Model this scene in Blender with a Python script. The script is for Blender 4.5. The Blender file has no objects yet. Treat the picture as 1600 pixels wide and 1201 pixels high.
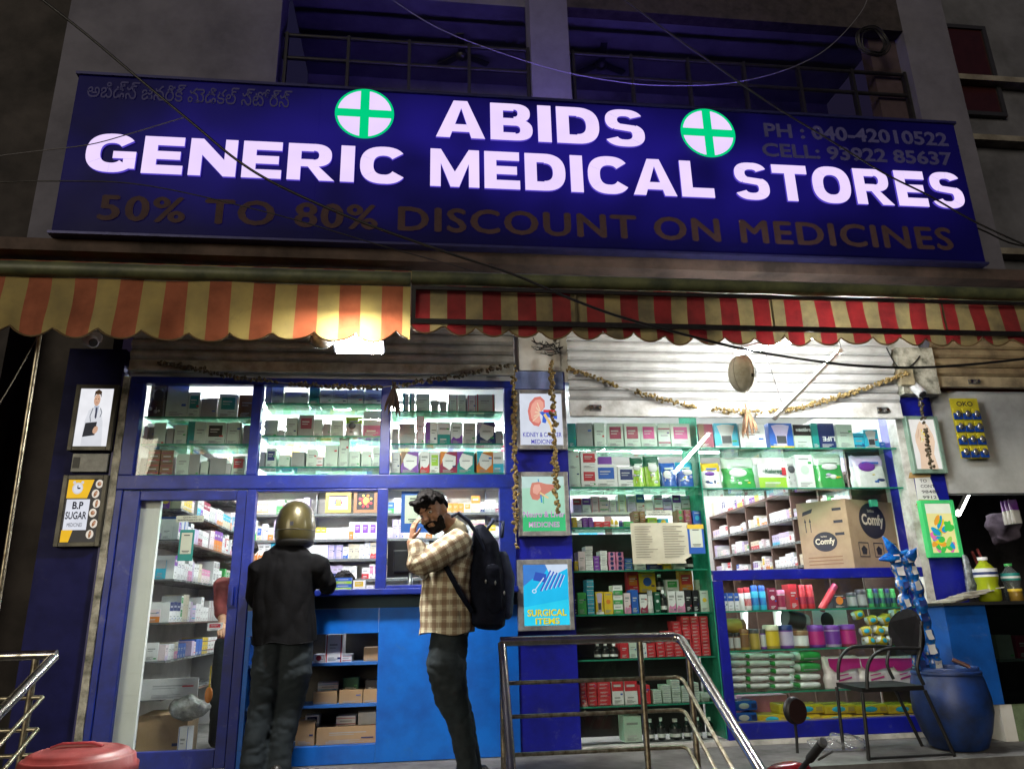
import bpy, bmesh, math, random
from mathutils import Vector, Matrix, noise, Euler
S = bpy.context.scene
C = S.collection
rnd = random.Random(7)
R_ = math.radians

# ------------------------------------------------------------------ camera
FPX = 1155.0
PITCH, ROLL, YAW = R_(17.094), R_(-1.391), R_(6.995)
CAM = Vector((0, -6.0, 1.08))
fw = Vector((math.sin(YAW)*math.cos(PITCH), math.cos(YAW)*math.cos(PITCH), math.sin(PITCH)))
rt = Vector((math.cos(YAW), -math.sin(YAW), 0))
up = rt.cross(fw)
cr, sr = math.cos(ROLL), math.sin(ROLL)
RT = rt*cr + up*sr
UP = up*cr - rt*sr
cam = bpy.data.objects.new('camera', bpy.data.cameras.new('camera'))
C.objects.link(cam)
cam.matrix_world = Matrix(((RT.x, UP.x, -fw.x, CAM.x), (RT.y, UP.y, -fw.y, CAM.y), (RT.z, UP.z, -fw.z, CAM.z), (0, 0, 0, 1)))
cam.data.sensor_width = 36; cam.data.lens = FPX/1600*36
cam.data.clip_start = 0.05; cam.data.clip_end = 2000
S.camera = cam
def ray(px, py):
    return RT*((px-800)/FPX) - UP*((py-600.5)/FPX) + fw
def at(px, py, Y):              # the point of the plane y = Y seen at this photo position
    d = ray(px, py); t = (Y-CAM.y)/d.y
    return CAM + d*t
def atx(px, py, X):
    d = ray(px, py); return CAM + d*((X-CAM.x)/d.x)
def proj(p):
    v = Vector(p)-CAM; w = v.dot(fw)
    return 800+FPX*v.dot(RT)/w, 600.5-FPX*v.dot(UP)/w, w

# ------------------------------------------------------------------ world, faint street light, exposure
W = bpy.data.worlds.new('World'); S.world = W; W.use_nodes = True
wn = W.node_tree.nodes; bg = wn['Background']
sky = wn.new('ShaderNodeTexSky'); sky.sky_type = 'NISHITA'; sky.sun_disc = False
sky.sun_elevation = R_(-4.5); sky.sun_rotation = R_(215); sky.air_density = 1.4; sky.dust_density = 4
tint = wn.new('ShaderNodeMix'); tint.data_type = 'RGBA'; tint.blend_type = 'MULTIPLY'; tint.inputs['Factor'].default_value = 1; tint.inputs[7].default_value = (0.95, .72, 1.6, 1)
W.node_tree.links.new(sky.outputs[0], tint.inputs[6]); W.node_tree.links.new(tint.outputs[2], bg.inputs[0]); bg.inputs[1].default_value = 1.0
sl = bpy.data.lights.new('street_glow', 'SUN'); sl.energy = 0.58; sl.angle = R_(25); sl.color = (1.0, 0.90, 0.66)
so = bpy.data.objects.new('street_glow', sl); C.objects.link(so)
so.rotation_euler = Vector((0.50, 0.80, -0.22)).to_track_quat('-Z', 'Y').to_euler()
so['kind'] = 'helper'
S.view_settings.view_transform = 'Standard'; S.view_settings.look = 'None'
S.view_settings.exposure = 1.0; S.view_settings.gamma = 1.0
S.render.film_transparent = False
cy = S.cycles
cy.use_denoising = True; cy.max_bounces = 7; cy.diffuse_bounces = 4; cy.glossy_bounces = 4
cy.transparent_max_bounces = 32; cy.transmission_bounces = 6; cy.caustics_reflective = False; cy.caustics_refractive = False
cy.sample_clamp_indirect = 4.0; cy.sample_clamp_direct = 0
cy.use_light_tree = True

# ------------------------------------------------------------------ materials
MATS = {}
def mat(name, col, rough=0.5, metal=0.0, noise_amt=0.18, scale=9.0, bump=0.0, spec=0.5, trans=0.0, dark=None, emit=0.0, coat=0.0, stretch=None, wear=0.0, wearcol=(.30, .29, .27)):
    if name in MATS: return MATS[name]
    emit *= EXPO
    m = bpy.data.materials.new(name); m.use_nodes = True
    nt = m.node_tree; N = nt.nodes; L = nt.links
    b = N['Principled BSDF']
    b.inputs['Roughness'].default_value = rough; b.inputs['Metallic'].default_value = metal
    b.inputs['Specular IOR Level'].default_value = spec
    if coat: b.inputs['Coat Weight'].default_value = coat; b.inputs['Coat Roughness'].default_value = 0.12
    tc = N.new('ShaderNodeTexCoord'); src = tc.outputs['Object']
    if stretch:
        mp = N.new('ShaderNodeMapping'); mp.inputs['Scale'].default_value = stretch
        L.new(src, mp.inputs[0]); src = mp.outputs[0]
    nz = N.new('ShaderNodeTexNoise'); nz.inputs['Scale'].default_value = scale
    nz.inputs['Detail'].default_value = 6; nz.inputs['Roughness'].default_value = 0.62
    L.new(src, nz.inputs['Vector'])
    if noise_amt:
        rp = N.new('ShaderNodeValToRGB'); rp.color_ramp.elements[0].position = 0.34; rp.color_ramp.elements[1].position = 0.62
        d = dark or tuple(c*(1-noise_amt*1.6) for c in col)
        rp.color_ramp.elements[0].color = (*[max(0, c) for c in d], 1); rp.color_ramp.elements[1].color = (*col, 1)
        L.new(nz.outputs[0], rp.inputs[0]); L.new(rp.outputs[0], b.inputs['Base Color'])
        mr = N.new('ShaderNodeMapRange'); mr.inputs['To Min'].default_value = min(1, rough*1.25+.03); mr.inputs['To Max'].default_value = max(0.02, rough*0.8)
        L.new(nz.outputs[0], mr.inputs[0]); L.new(mr.outputs[0], b.inputs['Roughness'])
    else:
        b.inputs['Base Color'].default_value = (*col, 1)
    if wear and noise_amt:      # scuffs, dust and chips with a shape of their own
        wz = N.new('ShaderNodeTexNoise'); wz.inputs['Scale'].default_value = 7; wz.inputs['Detail'].default_value = 12; wz.inputs['Roughness'].default_value = .78; wz.inputs['Distortion'].default_value = .6
        L.new(tc.outputs['Object'], wz.inputs['Vector'])
        wr_ = N.new('ShaderNodeMapRange'); wr_.inputs['From Min'].default_value = .57; wr_.inputs['From Max'].default_value = .70; wr_.inputs['To Max'].default_value = wear; L.new(wz.outputs[0], wr_.inputs[0])
        wm = N.new('ShaderNodeMix'); wm.data_type = 'RGBA'; wm.inputs[7].default_value = (*wearcol, 1)
        L.new(wr_.outputs[0], wm.inputs['Factor']); L.new(rp.outputs[0], wm.inputs[6]); L.new(wm.outputs[2], b.inputs['Base Color'])
    if bump:
        bp = N.new('ShaderNodeBump'); bp.inputs['Strength'].default_value = bump; bp.inputs['Distance'].default_value = 0.01
        n2 = N.new('ShaderNodeTexNoise'); n2.inputs['Scale'].default_value = scale*3; n2.inputs['Detail'].default_value = 5
        L.new(src, n2.inputs['Vector']); L.new(n2.outputs[0], bp.inputs['Height']); L.new(bp.outputs[0], b.inputs['Normal'])
    if emit:
        b.inputs['Emission Color'].default_value = (*col, 1); b.inputs['Emission Strength'].default_value = emit
    if trans:
        out = N['Material Output']; tl = N.new('ShaderNodeBsdfTranslucent'); mx = N.new('ShaderNodeMixShader'); mx.inputs[0].default_value = trans
        if noise_amt: L.new(rp.outputs[0], tl.inputs[0])
        else: tl.inputs[0].default_value = (*col, 1)
        L.new(b.outputs[0], mx.inputs[1]); L.new(tl.outputs[0], mx.inputs[2]); L.new(mx.outputs[0], out.inputs[0])
    MATS[name] = m
    return m
EXPO = 2**-S.view_settings.exposure      # printed and backlit faces are set for the finished exposure
def emat(name, col, strength, noise_amt=0.0, scale=4.0):
    if name in MATS: return MATS[name]
    strength *= EXPO
    m = bpy.data.materials.new(name); m.use_nodes = True
    nt = m.node_tree; N = nt.nodes; L = nt.links
    N.remove(N['Principled BSDF'])
    e = N.new('ShaderNodeEmission'); e.inputs[0].default_value = (*col, 1); e.inputs[1].default_value = strength
    if noise_amt:
        tc = N.new('ShaderNodeTexCoord'); nz = N.new('ShaderNodeTexNoise'); nz.inputs['Scale'].default_value = scale
        mr = N.new('ShaderNodeMapRange'); mr.inputs['From Min'].default_value = .3; mr.inputs['From Max'].default_value = .7
        mr.inputs['To Min'].default_value = strength*(1-noise_amt); mr.inputs['To Max'].default_value = strength*(1+noise_amt)
        L.new(tc.outputs['Object'], nz.inputs[0]); L.new(nz.outputs[0], mr.inputs[0]); L.new(mr.outputs[0], e.inputs[1])
    L.new(e.outputs[0], N['Material Output'].inputs[0])
    MATS[name] = m
    return m
def glassmat(name, tint=(0.93, 0.97, 0.95), refl=1.0, ior=1.5, rough=0.0, haze=0.0):
    if name in MATS: return MATS[name]
    m = bpy.data.materials.new(name); m.use_nodes = True
    nt = m.node_tree; N = nt.nodes; L = nt.links
    N.remove(N['Principled BSDF'])
    t = N.new('ShaderNodeBsdfTransparent'); t.inputs[0].default_value = (*tint, 1)
    g = N.new('ShaderNodeBsdfGlossy'); g.inputs['Roughness'].default_value = rough
    f = N.new('ShaderNodeFresnel'); ge = N.new('ShaderNodeNewGeometry'); io = N.new('ShaderNodeMapRange'); io.inputs['To Min'].default_value = ior; io.inputs['To Max'].default_value = 1/ior
    L.new(ge.outputs['Backfacing'], io.inputs[0]); L.new(io.outputs[0], f.inputs[0])      # both faces of a pane reflect alike
    mu = N.new('ShaderNodeMath'); mu.operation = 'MULTIPLY'; mu.inputs[1].default_value = refl; mu.use_clamp = True
    mx = N.new('ShaderNodeMixShader')
    L.new(f.outputs[0], mu.inputs[0]); L.new(mu.outputs[0], mx.inputs[0]); L.new(t.outputs[0], mx.inputs[1]); L.new(g.outputs[0], mx.inputs[2])
    last = mx
    if haze:
        d = N.new('ShaderNodeBsdfDiffuse'); d.inputs[0].default_value = (*tint, 1)
        m2 = N.new('ShaderNodeMixShader'); m2.inputs[0].default_value = haze
        L.new(last.outputs[0], m2.inputs[1]); L.new(d.outputs[0], m2.inputs[2]); last = m2
    L.new(last.outputs[0], N['Material Output'].inputs[0])
    MATS[name] = m
    return m

# ------------------------------------------------------------------ mesh helper
class MB:
    def __init__(s): s.v = []; s.f = []; s.m = []; s.sm = []; s.mats = []
    def mi(s, m):
        if m not in s.mats: s.mats.append(m)
        return s.mats.index(m)
    def add(s, vs, fs, m, smooth=False, M=None):
        b = len(s.v); k = s.mi(m)
        for p in vs: s.v.append((M @ Vector(p)) if M else Vector(p))
        for f in fs: s.f.append([b+i for i in f]); s.m.append(k); s.sm.append(smooth)
        return s
    def box(s, x0, x1, y0, y1, z0, z1, m, M=None, fm=None):
        vs = [(x0,y0,z0),(x1,y0,z0),(x1,y1,z0),(x0,y1,z0),(x0,y0,z1),(x1,y0,z1),(x1,y1,z1),(x0,y1,z1)]
        fs = [(0,3,2,1),(4,5,6,7),(0,1,5,4),(1,2,6,5),(2,3,7,6),(3,0,4,7)]
        return s.add(vs, fs, m, False, M)
    def cbox(s, x0, x1, y0, y1, z0, z1, m, c=0.01, M=None):   # box with its long edges eased
        bm = bmesh.new(); bmesh.ops.create_cube(bm, size=1)
        for v in bm.verts: v.co = Vector((x0+(x1-x0)*(v.co.x+.5), y0+(y1-y0)*(v.co.y+.5), z0+(z1-z0)*(v.co.z+.5)))
        bmesh.ops.bevel(bm, geom=bm.edges[:], offset=c, segments=2, profile=.6, affect='EDGES')
        bm.verts.index_update()
        s.add([v.co.copy() for v in bm.verts], [[v.index for v in f.verts] for f in bm.faces], m, False, M); bm.free()
        return s
    def poly(s, pts, m, M=None): return s.add(pts, [list(range(len(pts)))], m, False, M)
    def prism(s, pts, y0, y1, m, M=None):     # outline in x,z pushed from y0 to y1
        n = len(pts)
        vs = [(p[0], y0, p[1]) for p in pts] + [(p[0], y1, p[1]) for p in pts]
        fs = [list(range(n)), list(range(2*n-1, n-1, -1))] + [(i, (i+1) % n, n+(i+1) % n, n+i) for i in range(n)]
        return s.add(vs, fs, m, False, M)
    def tube(s, pts, r, m, n=8, closed=False, M=None, cap=True):
        pts = [Vector(p) for p in pts]; k = len(pts)
        rs = r if isinstance(r, (list, tuple)) else [r]*k
        vs = []; prev = None
        for i, p in enumerate(pts):
            a = pts[(i-1) % k] if (i or closed) else p; c = pts[(i+1) % k] if (i < k-1 or closed) else p
            t = (c-a).normalized()
            if prev is None:
                x = t.cross(Vector((0,0,1)) if abs(t.z) < .9 else Vector((1,0,0))).normalized()
            else:
                x = (prev - t*prev.dot(t)).normalized()
            prev = x; y = t.cross(x)
            for j in range(n):
                an = 2*math.pi*j/n; vs.append(p + (x*math.cos(an)+y*math.sin(an))*rs[i])
        fs = []
        for i in range(k if closed else k-1):
            for j in range(n):
                a = i*n+j; b2 = i*n+(j+1) % n; i2 = ((i+1) % k)*n
                fs.append((a, b2, i2+(j+1) % n, i2+j))
        s.add(vs, fs, m, True, M)
        if cap and not closed:
            s.add(vs[:n], [list(range(n-1, -1, -1))], m, False, M); s.add(vs[-n:], [list(range(n))], m, False, M)
        return s
    def lathe(s, prof, c, m, n=24, M=None, sx=1, sy=1):
        vs = []; fs = []
        for (r, z) in prof:
            for j in range(n):
                a = 2*math.pi*j/n; vs.append((c[0]+r*sx*math.cos(a), c[1]+r*sy*math.sin(a), c[2]+z))
        for i in range(len(prof)-1):
            for j in range(n):
                fs.append((i*n+j, i*n+(j+1) % n, (i+1)*n+(j+1) % n, (i+1)*n+j))
        s.add(vs, fs, m, True, M)
        if prof[0][0] > 1e-5: s.add(vs[:n], [list(range(n-1, -1, -1))], m, False, M)
        if prof[-1][0] > 1e-5: s.add(vs[-n:], [list(range(n))], m, False, M)
        return s
    def ell(s, c, r, m, M=None, nu=16, nv=10, e=1.0):
        vs = []; fs = []
        for i in range(nv+1):
            a = math.pi*i/nv - math.pi/2
            for j in range(nu):
                b = 2*math.pi*j/nu
                p = lambda t: math.copysign(abs(t)**e, t)
                vs.append((c[0]+r[0]*p(math.cos(a))*p(math.cos(b)), c[1]+r[1]*p(math.cos(a))*p(math.sin(b)), c[2]+r[2]*p(math.sin(a))))
        for i in range(nv):
            for j in range(nu): fs.append((i*nu+j, i*nu+(j+1) % nu, (i+1)*nu+(j+1) % nu, (i+1)*nu+j))
        return s.add(vs, fs, m, True, M)
    def loft(s, pts, rads, m, side=(1,0,0), n=18, M=None):
        pts = [Vector(p) for p in pts]; k = len(pts); side = Vector(side)
        R2 = [(r, r) if not isinstance(r, tuple) else r for r in rads]
        t0 = (pts[1]-pts[0]).normalized(); t1 = (pts[-1]-pts[-2]).normalized()
        pts = [pts[0]-t0*min(R2[0])*.55] + pts + [pts[-1]+t1*min(R2[-1])*.55]
        R2 = [(R2[0][0]*.55, R2[0][1]*.55)] + R2 + [(R2[-1][0]*.55, R2[-1][1]*.55)]; k += 2
        vs = []
        for i in range(k):
            t = (pts[min(k-1, i+1)]-pts[max(0, i-1)]).normalized()
            x = (side - t*side.dot(t)).normalized(); y = t.cross(x)
            for j in range(n):
                a = 2*math.pi*j/n; vs.append(pts[i]+x*math.cos(a)*R2[i][0]+y*math.sin(a)*R2[i][1])
        fs = [(i*n+j, i*n+(j+1) % n, (i+1)*n+(j+1) % n, (i+1)*n+j) for i in range(k-1) for j in range(n)]
        fs += [list(range(n-1, -1, -1)), list(range((k-1)*n, k*n))]
        return s.add(vs, fs, m, True, M)
    def text(s, body, x0, x1, z0, z1, y, m, off=0.0, space=1.0, fit=True, M=None, depth=0.0, align='C', flipx=False):
        c = bpy.data.curves.new('t', 'FONT'); c.body = body; c.offset = off; c.space_character = space; c.resolution_u = 3
        if depth: c.extrude = depth/(z1-z0)*.7
        o = bpy.data.objects.new('t', c); C.objects.link(o)
        dg = bpy.context.evaluated_depsgraph_get(); me = bpy.data.meshes.new_from_object(o.evaluated_get(dg))
        if len(me.vertices):
            xs = [v.co.x for v in me.vertices]; ys = [v.co.y for v in me.vertices]
            a, b, lo, hi = min(xs), max(xs), min(ys), max(ys)
            sz = (z1-z0)/(hi-lo); sx = (x1-x0)/(b-a) if fit else sz; cx = (x0+x1)/2
            vs = []
            for v in me.vertices:
                X = (v.co.x-(a+b)/2)*sx
                vs.append((cx+(-X if flipx else X), y - v.co.z*sz, z0+(v.co.y-lo)*sz))
            s.add(vs, [list(p.vertices) for p in me.polygons], m, False, M)
        bpy.data.objects.remove(o); bpy.data.meshes.remove(me); bpy.data.curves.remove(c)
        return s
    def mesh(s, name):
        me = bpy.data.meshes.new(name); me.from_pydata([tuple(v) for v in s.v], [], s.f)
        for m in s.mats: me.materials.append(m)
        me.polygons.foreach_set('material_index', s.m); me.polygons.foreach_set('use_smooth', s.sm); me.update()
        return me
    def build(s, name, parent=None, origin=None):
        lo = [min(v[i] for v in s.v) for i in range(3)]; hi = [max(v[i] for v in s.v) for i in range(3)]
        o0 = Vector(origin) if origin else Vector(((lo[0]+hi[0])/2, (lo[1]+hi[1])/2, lo[2]))
        for v in s.v: v -= o0
        o = bpy.data.objects.new(name, s.mesh(name)); C.objects.link(o)
        wp = Vector((0, 0, 0)); p = parent
        while p is not None: wp += p.location; p = p.parent
        o.location = o0 - wp; o.parent = parent
        return o
def tag(o, label=None, cat=None, group=None, kind=None):
    if label: o['label'] = label
    if cat: o['category'] = cat
    if group: o['group'] = group
    if kind: o['kind'] = kind
    return o
def thing(name, label, cat, loc, group=None):
    o = bpy.data.objects.new(name, None); C.objects.link(o); o.location = loc; o.empty_display_size = .1
    return tag(o, label, cat, group)
def copy_tree(o, parent=None, off=(0, 0, 0)):
    c = o.copy(); C.objects.link(c); c.parent = parent
    if parent is None: c.location = o.location + Vector(off)
    for ch in list(o.children): copy_tree(ch, c)
    return c
def arc(c, r, a0, a1, n, ax=(1,0,0), ay=(0,0,1)):
    ax = Vector(ax); ay = Vector(ay); c = Vector(c)
    return [c + ax*r*math.cos(R_(a0+(a1-a0)*i/n)) + ay*r*math.sin(R_(a0+(a1-a0)*i/n)) for i in range(n+1)]
def sag(a, b, d, n=14):
    a, b = Vector(a), Vector(b)
    return [a.lerp(b, i/n) - Vector((0, 0, d*4*(i/n)*(1-i/n))) for i in range(n+1)]

# common materials
BLUE = mat('blue_paint', (0.005, 0.021, 0.25), .38, noise_amt=.3, scale=7, bump=.08, dark=(.005, .015, .15), wear=.22)
NAVY = mat('navy_pillar_paint', (0.004, 0.005, 0.075), .6, noise_amt=.25, scale=4, bump=.08, spec=.2, wear=.15, wearcol=(.06, .06, .07))
SKYB = mat('bright_blue_laminate', (0.004, 0.135, 0.58), .36, noise_amt=.2, scale=4, bump=.06, dark=(.004, .085, .40), wear=.30, wearcol=(.10, .17, .30))
WHITE = mat('white_paint', (0.74, 0.73, 0.70), .5, noise_amt=.10, scale=3)
WALLW = mat('white_wall_plaster', (0.66, 0.64, 0.60), .7, noise_amt=.2, scale=2.2, bump=.15)
CREAM = mat('peeling_plaster', (0.50, 0.47, 0.38), .75, noise_amt=.5, scale=11, dark=(0.10, 0.10, 0.07), bump=.5)
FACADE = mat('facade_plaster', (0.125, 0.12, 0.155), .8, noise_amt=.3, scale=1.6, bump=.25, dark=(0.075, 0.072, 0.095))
CONC = mat('stained_concrete', (0.22, 0.20, 0.17), .85, noise_amt=.4, scale=3, bump=.4, dark=(.09, .075, .06))
BROWN = mat('brown_wall', (0.030, 0.022, 0.020), .85, noise_amt=.4, scale=2, bump=.3)
DARK = mat('near_black_paint', (0.012, 0.012, 0.015), .45, noise_amt=.3, scale=6)
GREYM = mat('grey_metal', (0.33, 0.33, 0.33), .35, metal=.8, noise_amt=.3, scale=7)
STEEL = mat('stainless_steel', (0.62, 0.60, 0.57), .20, metal=1, noise_amt=.28, scale=16, dark=(.36, .33, .28), stretch=(1, 1, .35))
DULLST = mat('dull_steel', (0.40, 0.36, 0.27), .36, metal=.9, noise_amt=.45, scale=22, dark=(.16, .13, .08))
IRON = mat('black_iron', (0.018, 0.017, 0.017), .42, metal=.2, noise_amt=.4, scale=20)
SHUT = mat('shutter_slat_paint', (0.46, 0.455, 0.44), .55, metal=.1, noise_amt=.2, scale=4, bump=.06, dark=(.32, .31, .285))
GLASS = glassmat('window_glass', (0.95, 0.98, 0.965), 1.0, 1.5)
GEDGE = mat('glass_edge_green', (0.05, 0.42, 0.27), .15, noise_amt=.2, scale=14, trans=.45)
GSHELF = glassmat('shelf_glass', (0.62, 0.90, 0.78), 1.0, 1.5)
CLEAR = glassmat('clear_plastic', (0.93, 0.93, 0.93), 1.6, 1.5, .12, haze=.10)
PAPER = mat('white_card', (0.72, 0.72, 0.70), .5, noise_amt=.06, scale=9)
INK = mat('dark_ink', (0.02, 0.02, 0.03), .5, noise_amt=.1)
CARD = mat('brown_cardboard', (0.36, 0.255, 0.15), .75, noise_amt=.14, scale=5, bump=.08)
TAPE = mat('parcel_tape', (0.42, 0.27, 0.11), .2, noise_amt=.1)
RUBBER = mat('black_rubber', (0.012, 0.012, 0.012), .6, noise_amt=.3)
# ================================================================== THE SETTING
def structure(mb, name):
    return tag(mb.build(name), kind='structure')
structure(MB().box(-120, 120, -160, 120, -.65, -.45, mat('street_asphalt', (0.05, 0.048, 0.046), .85, noise_amt=.4, scale=3, bump=.5)), 'street')
PAVE = mat('dusty_stone_paving', (0.17, 0.165, 0.155), .7, noise_amt=.45, scale=3.5, bump=.3, dark=(.07, .065, .06))
pv = MB().box(-3.1, 1.95, -1.10, 4.4, -.449, .06, PAVE).box(1.95, 7.5, -.84, 4.4, -.449, .059, PAVE)
pv.box(1.95, 7.5, -1.2, -.842, -.449, -.17, PAVE)
structure(pv, 'raised_pavement')

# ------------------------------------------------------------------ the shop building
B = thing('shop_building', 'shop building with blue pillars, white interior and dim balconies above the lit name board', 'shop building', (0.9, 0.3, .06))
mb = MB(); T = .1
mb.box(-2.5, -2.40, .1, 2.6, .06, 3.05, WALLW); mb.build('side_wall', B)
MB().box(-2.5, 1.2, 2.6, 2.7, .06, 3.05, WALLW).build('back_wall', B)
MB().box(1.2, 1.3, 2.702, 4.2, .06, 3.05, WALLW).build('partition_wall', B)
MB().box(1.2, 4.4, 4.2, 4.3, .06, 3.05, WALLW).build('back_wall', B)
MB().box(4.28, 4.4, .1, 4.198, .06, 3.05, WALLW).build('side_wall', B)
MB().box(-2.6, 4.5, .102, 4.4, 3.052, 3.2, mat('ceiling_paint', (.74, .74, .72), .7, noise_amt=.08, scale=2)).build('ceiling', B)
MB().box(-2.36, 4.56, .0, .1, 2.965, 3.86, WALLW).build('lintel', B)
# pillars
MB().box(-2.86, -2.425, .0, .3, .06, 3.2, NAVY).box(-2.423, -2.405, -.02, .3, .06, 3.0, mat('violet_edge_paint', (.03, .025, .20), .4)).build('pillar', B)
pb = MB()
zz = [0.06 + i*(2.9/26) for i in range(27)]
pl = [(-2.352+rnd.uniform(-.006, .006), z) for z in zz] + [(-2.403, z) for z in reversed(zz)]
pb.prism(pl, -.035, .1, CREAM); pb.build('peeling_doorpost', B)
MB().box(.735, 1.195, .0, .35, .06, 3.06, mat('royal_blue_paint', (.008, .012, .28), .36, noise_amt=.25, scale=4, bump=.06, wear=.25)).build('pillar', B)
MB().box(.80, 1.16, -.02, .3, 3.062, 3.6, WALLW).build('pillar_head', B)
MB().box(.762, 1.18, -.008, -.001, 2.90, 3.055, mat('faded_blue_sheet', (.25, .32, .62), .5, noise_amt=.25, scale=4)).build('faded_sheet', B)
MB().box(4.265, 4.57, .0, .35, .06, 2.86, mat('royal_blue_paint', (0, 0, 0))).build('pillar', B)
MB().box(4.19, 4.263, -.01, .12, .06, 2.95, mat('grubby_white_post', (.62, .61, .57), .6, noise_amt=.4, scale=8, dark=(.3, .28, .24), bump=.2)).build('post', B)
MB().box(4.25, 4.6, -.12, .3, 2.862, 3.3, CREAM).build('pillar_head', B)
# ledge under the board
MB().box(-3.4, 5.6, -.42, -.002, 3.862, 3.965, mat('brown_ledge', (.085, .055, .045), .85, noise_amt=.45, scale=2.5, bump=.4)).build('ledge', B)
# upper storey
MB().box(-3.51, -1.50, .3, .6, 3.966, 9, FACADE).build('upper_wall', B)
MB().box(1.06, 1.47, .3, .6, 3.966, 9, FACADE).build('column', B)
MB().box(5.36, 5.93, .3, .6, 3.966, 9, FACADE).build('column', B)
MB().box(5.02, 5.358, .45, .6, 3.966, 9, mat('dark_red_trim', (.05, .03, .035), .7)).build('trim_panel', B)
MB().box(-1.50, 5.36, 1.9, 2.0, 3.966, 9, mat('recess_wall', (.30, .30, .34), .8, noise_amt=.35, scale=1.3, bump=.2)).build('recess_wall', B)
MB().box(-1.50, 5.36, .601, 1.9, 3.8, 3.966, CONC).build('balcony_floor', B)
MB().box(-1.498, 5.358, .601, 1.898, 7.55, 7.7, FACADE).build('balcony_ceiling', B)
MB().box(1.472, 5.358, .30, .44, 7.30, 7.9, mat('dark_beam', (.03, .022, .022), .8, noise_amt=.4)).build('balcony_beam', B)
UW = mat('dark_window_pane', (.015, .02, .045), .12, noise_amt=.3, scale=2)
UF = mat('dark_window_frame', (.02, .02, .025), .5)
for (x0, x1) in ((-1.2, -.1), (.1, .95), (1.8, 2.9), (3.3, 4.6)):
    w = MB()
    for q in ((x0, x0+.07), ((x0+x1)/2-.03, (x0+x1)/2+.03), (x1-.07, x1)): w.box(q[0], q[1], 1.85, 1.898, 5.0, 7.1, UF)
    w.box(x0, x1, 1.852, 1.896, 7.102, 7.17, UF); w.box(x0, x1, 1.852, 1.896, 4.93, 4.998, UF)
    fr = w.build('window', B); MB().box(x0+.072, x1-.072, 1.87, 1.88, 5.0, 7.1, UW).build('pane', fr)
for (x0, x1) in ((-1.48, 1.05), (1.49, 5.35)):
    r = MB()
    for z in (5.75, 6.1, 6.5, 6.78): r.tube([(x0, .40, z), (x1, .40, z)], .022, IRON, 6)
    n = int((x1-x0)/.62)
    for i in range(n+1): r.box(x0+.02+i*(x1-x0-.05)/n, x0+.05+i*(x1-x0-.05)/n, .37, .43, 3.97, 6.80, IRON)
    r.build('balcony_railing', B)
# fan shapes on the balcony ceiling
for (px, py) in ((722, 28), (935, 42)):
    p = at(px, py, 1.2)
    f = MB().tube([(p.x, 1.2, 7.55), (p.x, 1.2, 7.40)], .015, DARK).lathe([(.02, -.08), (.07, -.05), (.07, 0), (.02, .02)], (p.x, 1.2, 7.38), DARK, 12)
    for k in range(3):
        a = k*2.094+.4; M = Matrix.Translation((p.x, 1.2, 7.37)) @ Matrix.Rotation(a, 4, 'Z')
        f.box(.05, .34, -.04, .04, -.006, .006, DARK, M)
    f.build('ceiling_fan', B)

# ------------------------------------------------------------------ neighbours
D = thing('dark_building', 'unlit dark brown building beyond the peeling doorpost, lost in the night', 'building', (-6, .9, -.45))
MB().box(-9, -2.87, .8, 1.0, -.449, 10, BROWN).build('wall', D)
MB().box(-4.25, -3.62, .5, .798, -.449, 10, mat('brown_column', (.035, .027, .026), .85, noise_amt=.4, scale=2, bump=.3)).build('column', D)
NB = thing('neighbour_shop', 'neighbouring grey shop with a dim upper window and an open stall front', 'building', (6, .6, .06))
MB().box(4.572, 9, .02, .15, 1.99, 2.93, mat('grubby_grey_wall', (.50, .51, .50), .75, noise_amt=.28, scale=2, bump=.15, dark=(.30, .30, .29))).build('front_wall', NB)
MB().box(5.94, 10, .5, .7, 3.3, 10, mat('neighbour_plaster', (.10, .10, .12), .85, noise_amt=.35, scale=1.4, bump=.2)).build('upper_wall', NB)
MB().box(4.61, 9, .0, .6, 3.302, 3.9, FACADE).build('beam', NB)
wf = MB().box(5.9, 6.56, .44, .498, 6.34, 6.39, UF).box(5.9, 6.56, .44, .498, 7.55, 7.6, UF).box(5.9, 5.95, .44, .498, 6.392, 7.548, UF).box(6.51, 6.56, .44, .498, 6.392, 7.548, UF).build('window', NB)
MB().box(5.952, 6.508, .46, .47, 6.392, 7.548, mat('dark_red_pane', (.03, .008, .008), .3)).build('pane', wf)
for z in (4.55, 5.95, 6.75):
    MB().box(5.95, 10, .36, .498, z, z+.07, CONC).build('ledge', NB)
MB().box(4.58, 9, 2.6, 2.7, .06, 2.9, mat('stall_back_wall', (.035, .033, .04), .8, noise_amt=.5, scale=3)).build('back_wall', NB)
MB().box(4.575, 9, .15, 2.6, 2.75, 2.9, WALLW).build('ceiling', NB)
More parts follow.
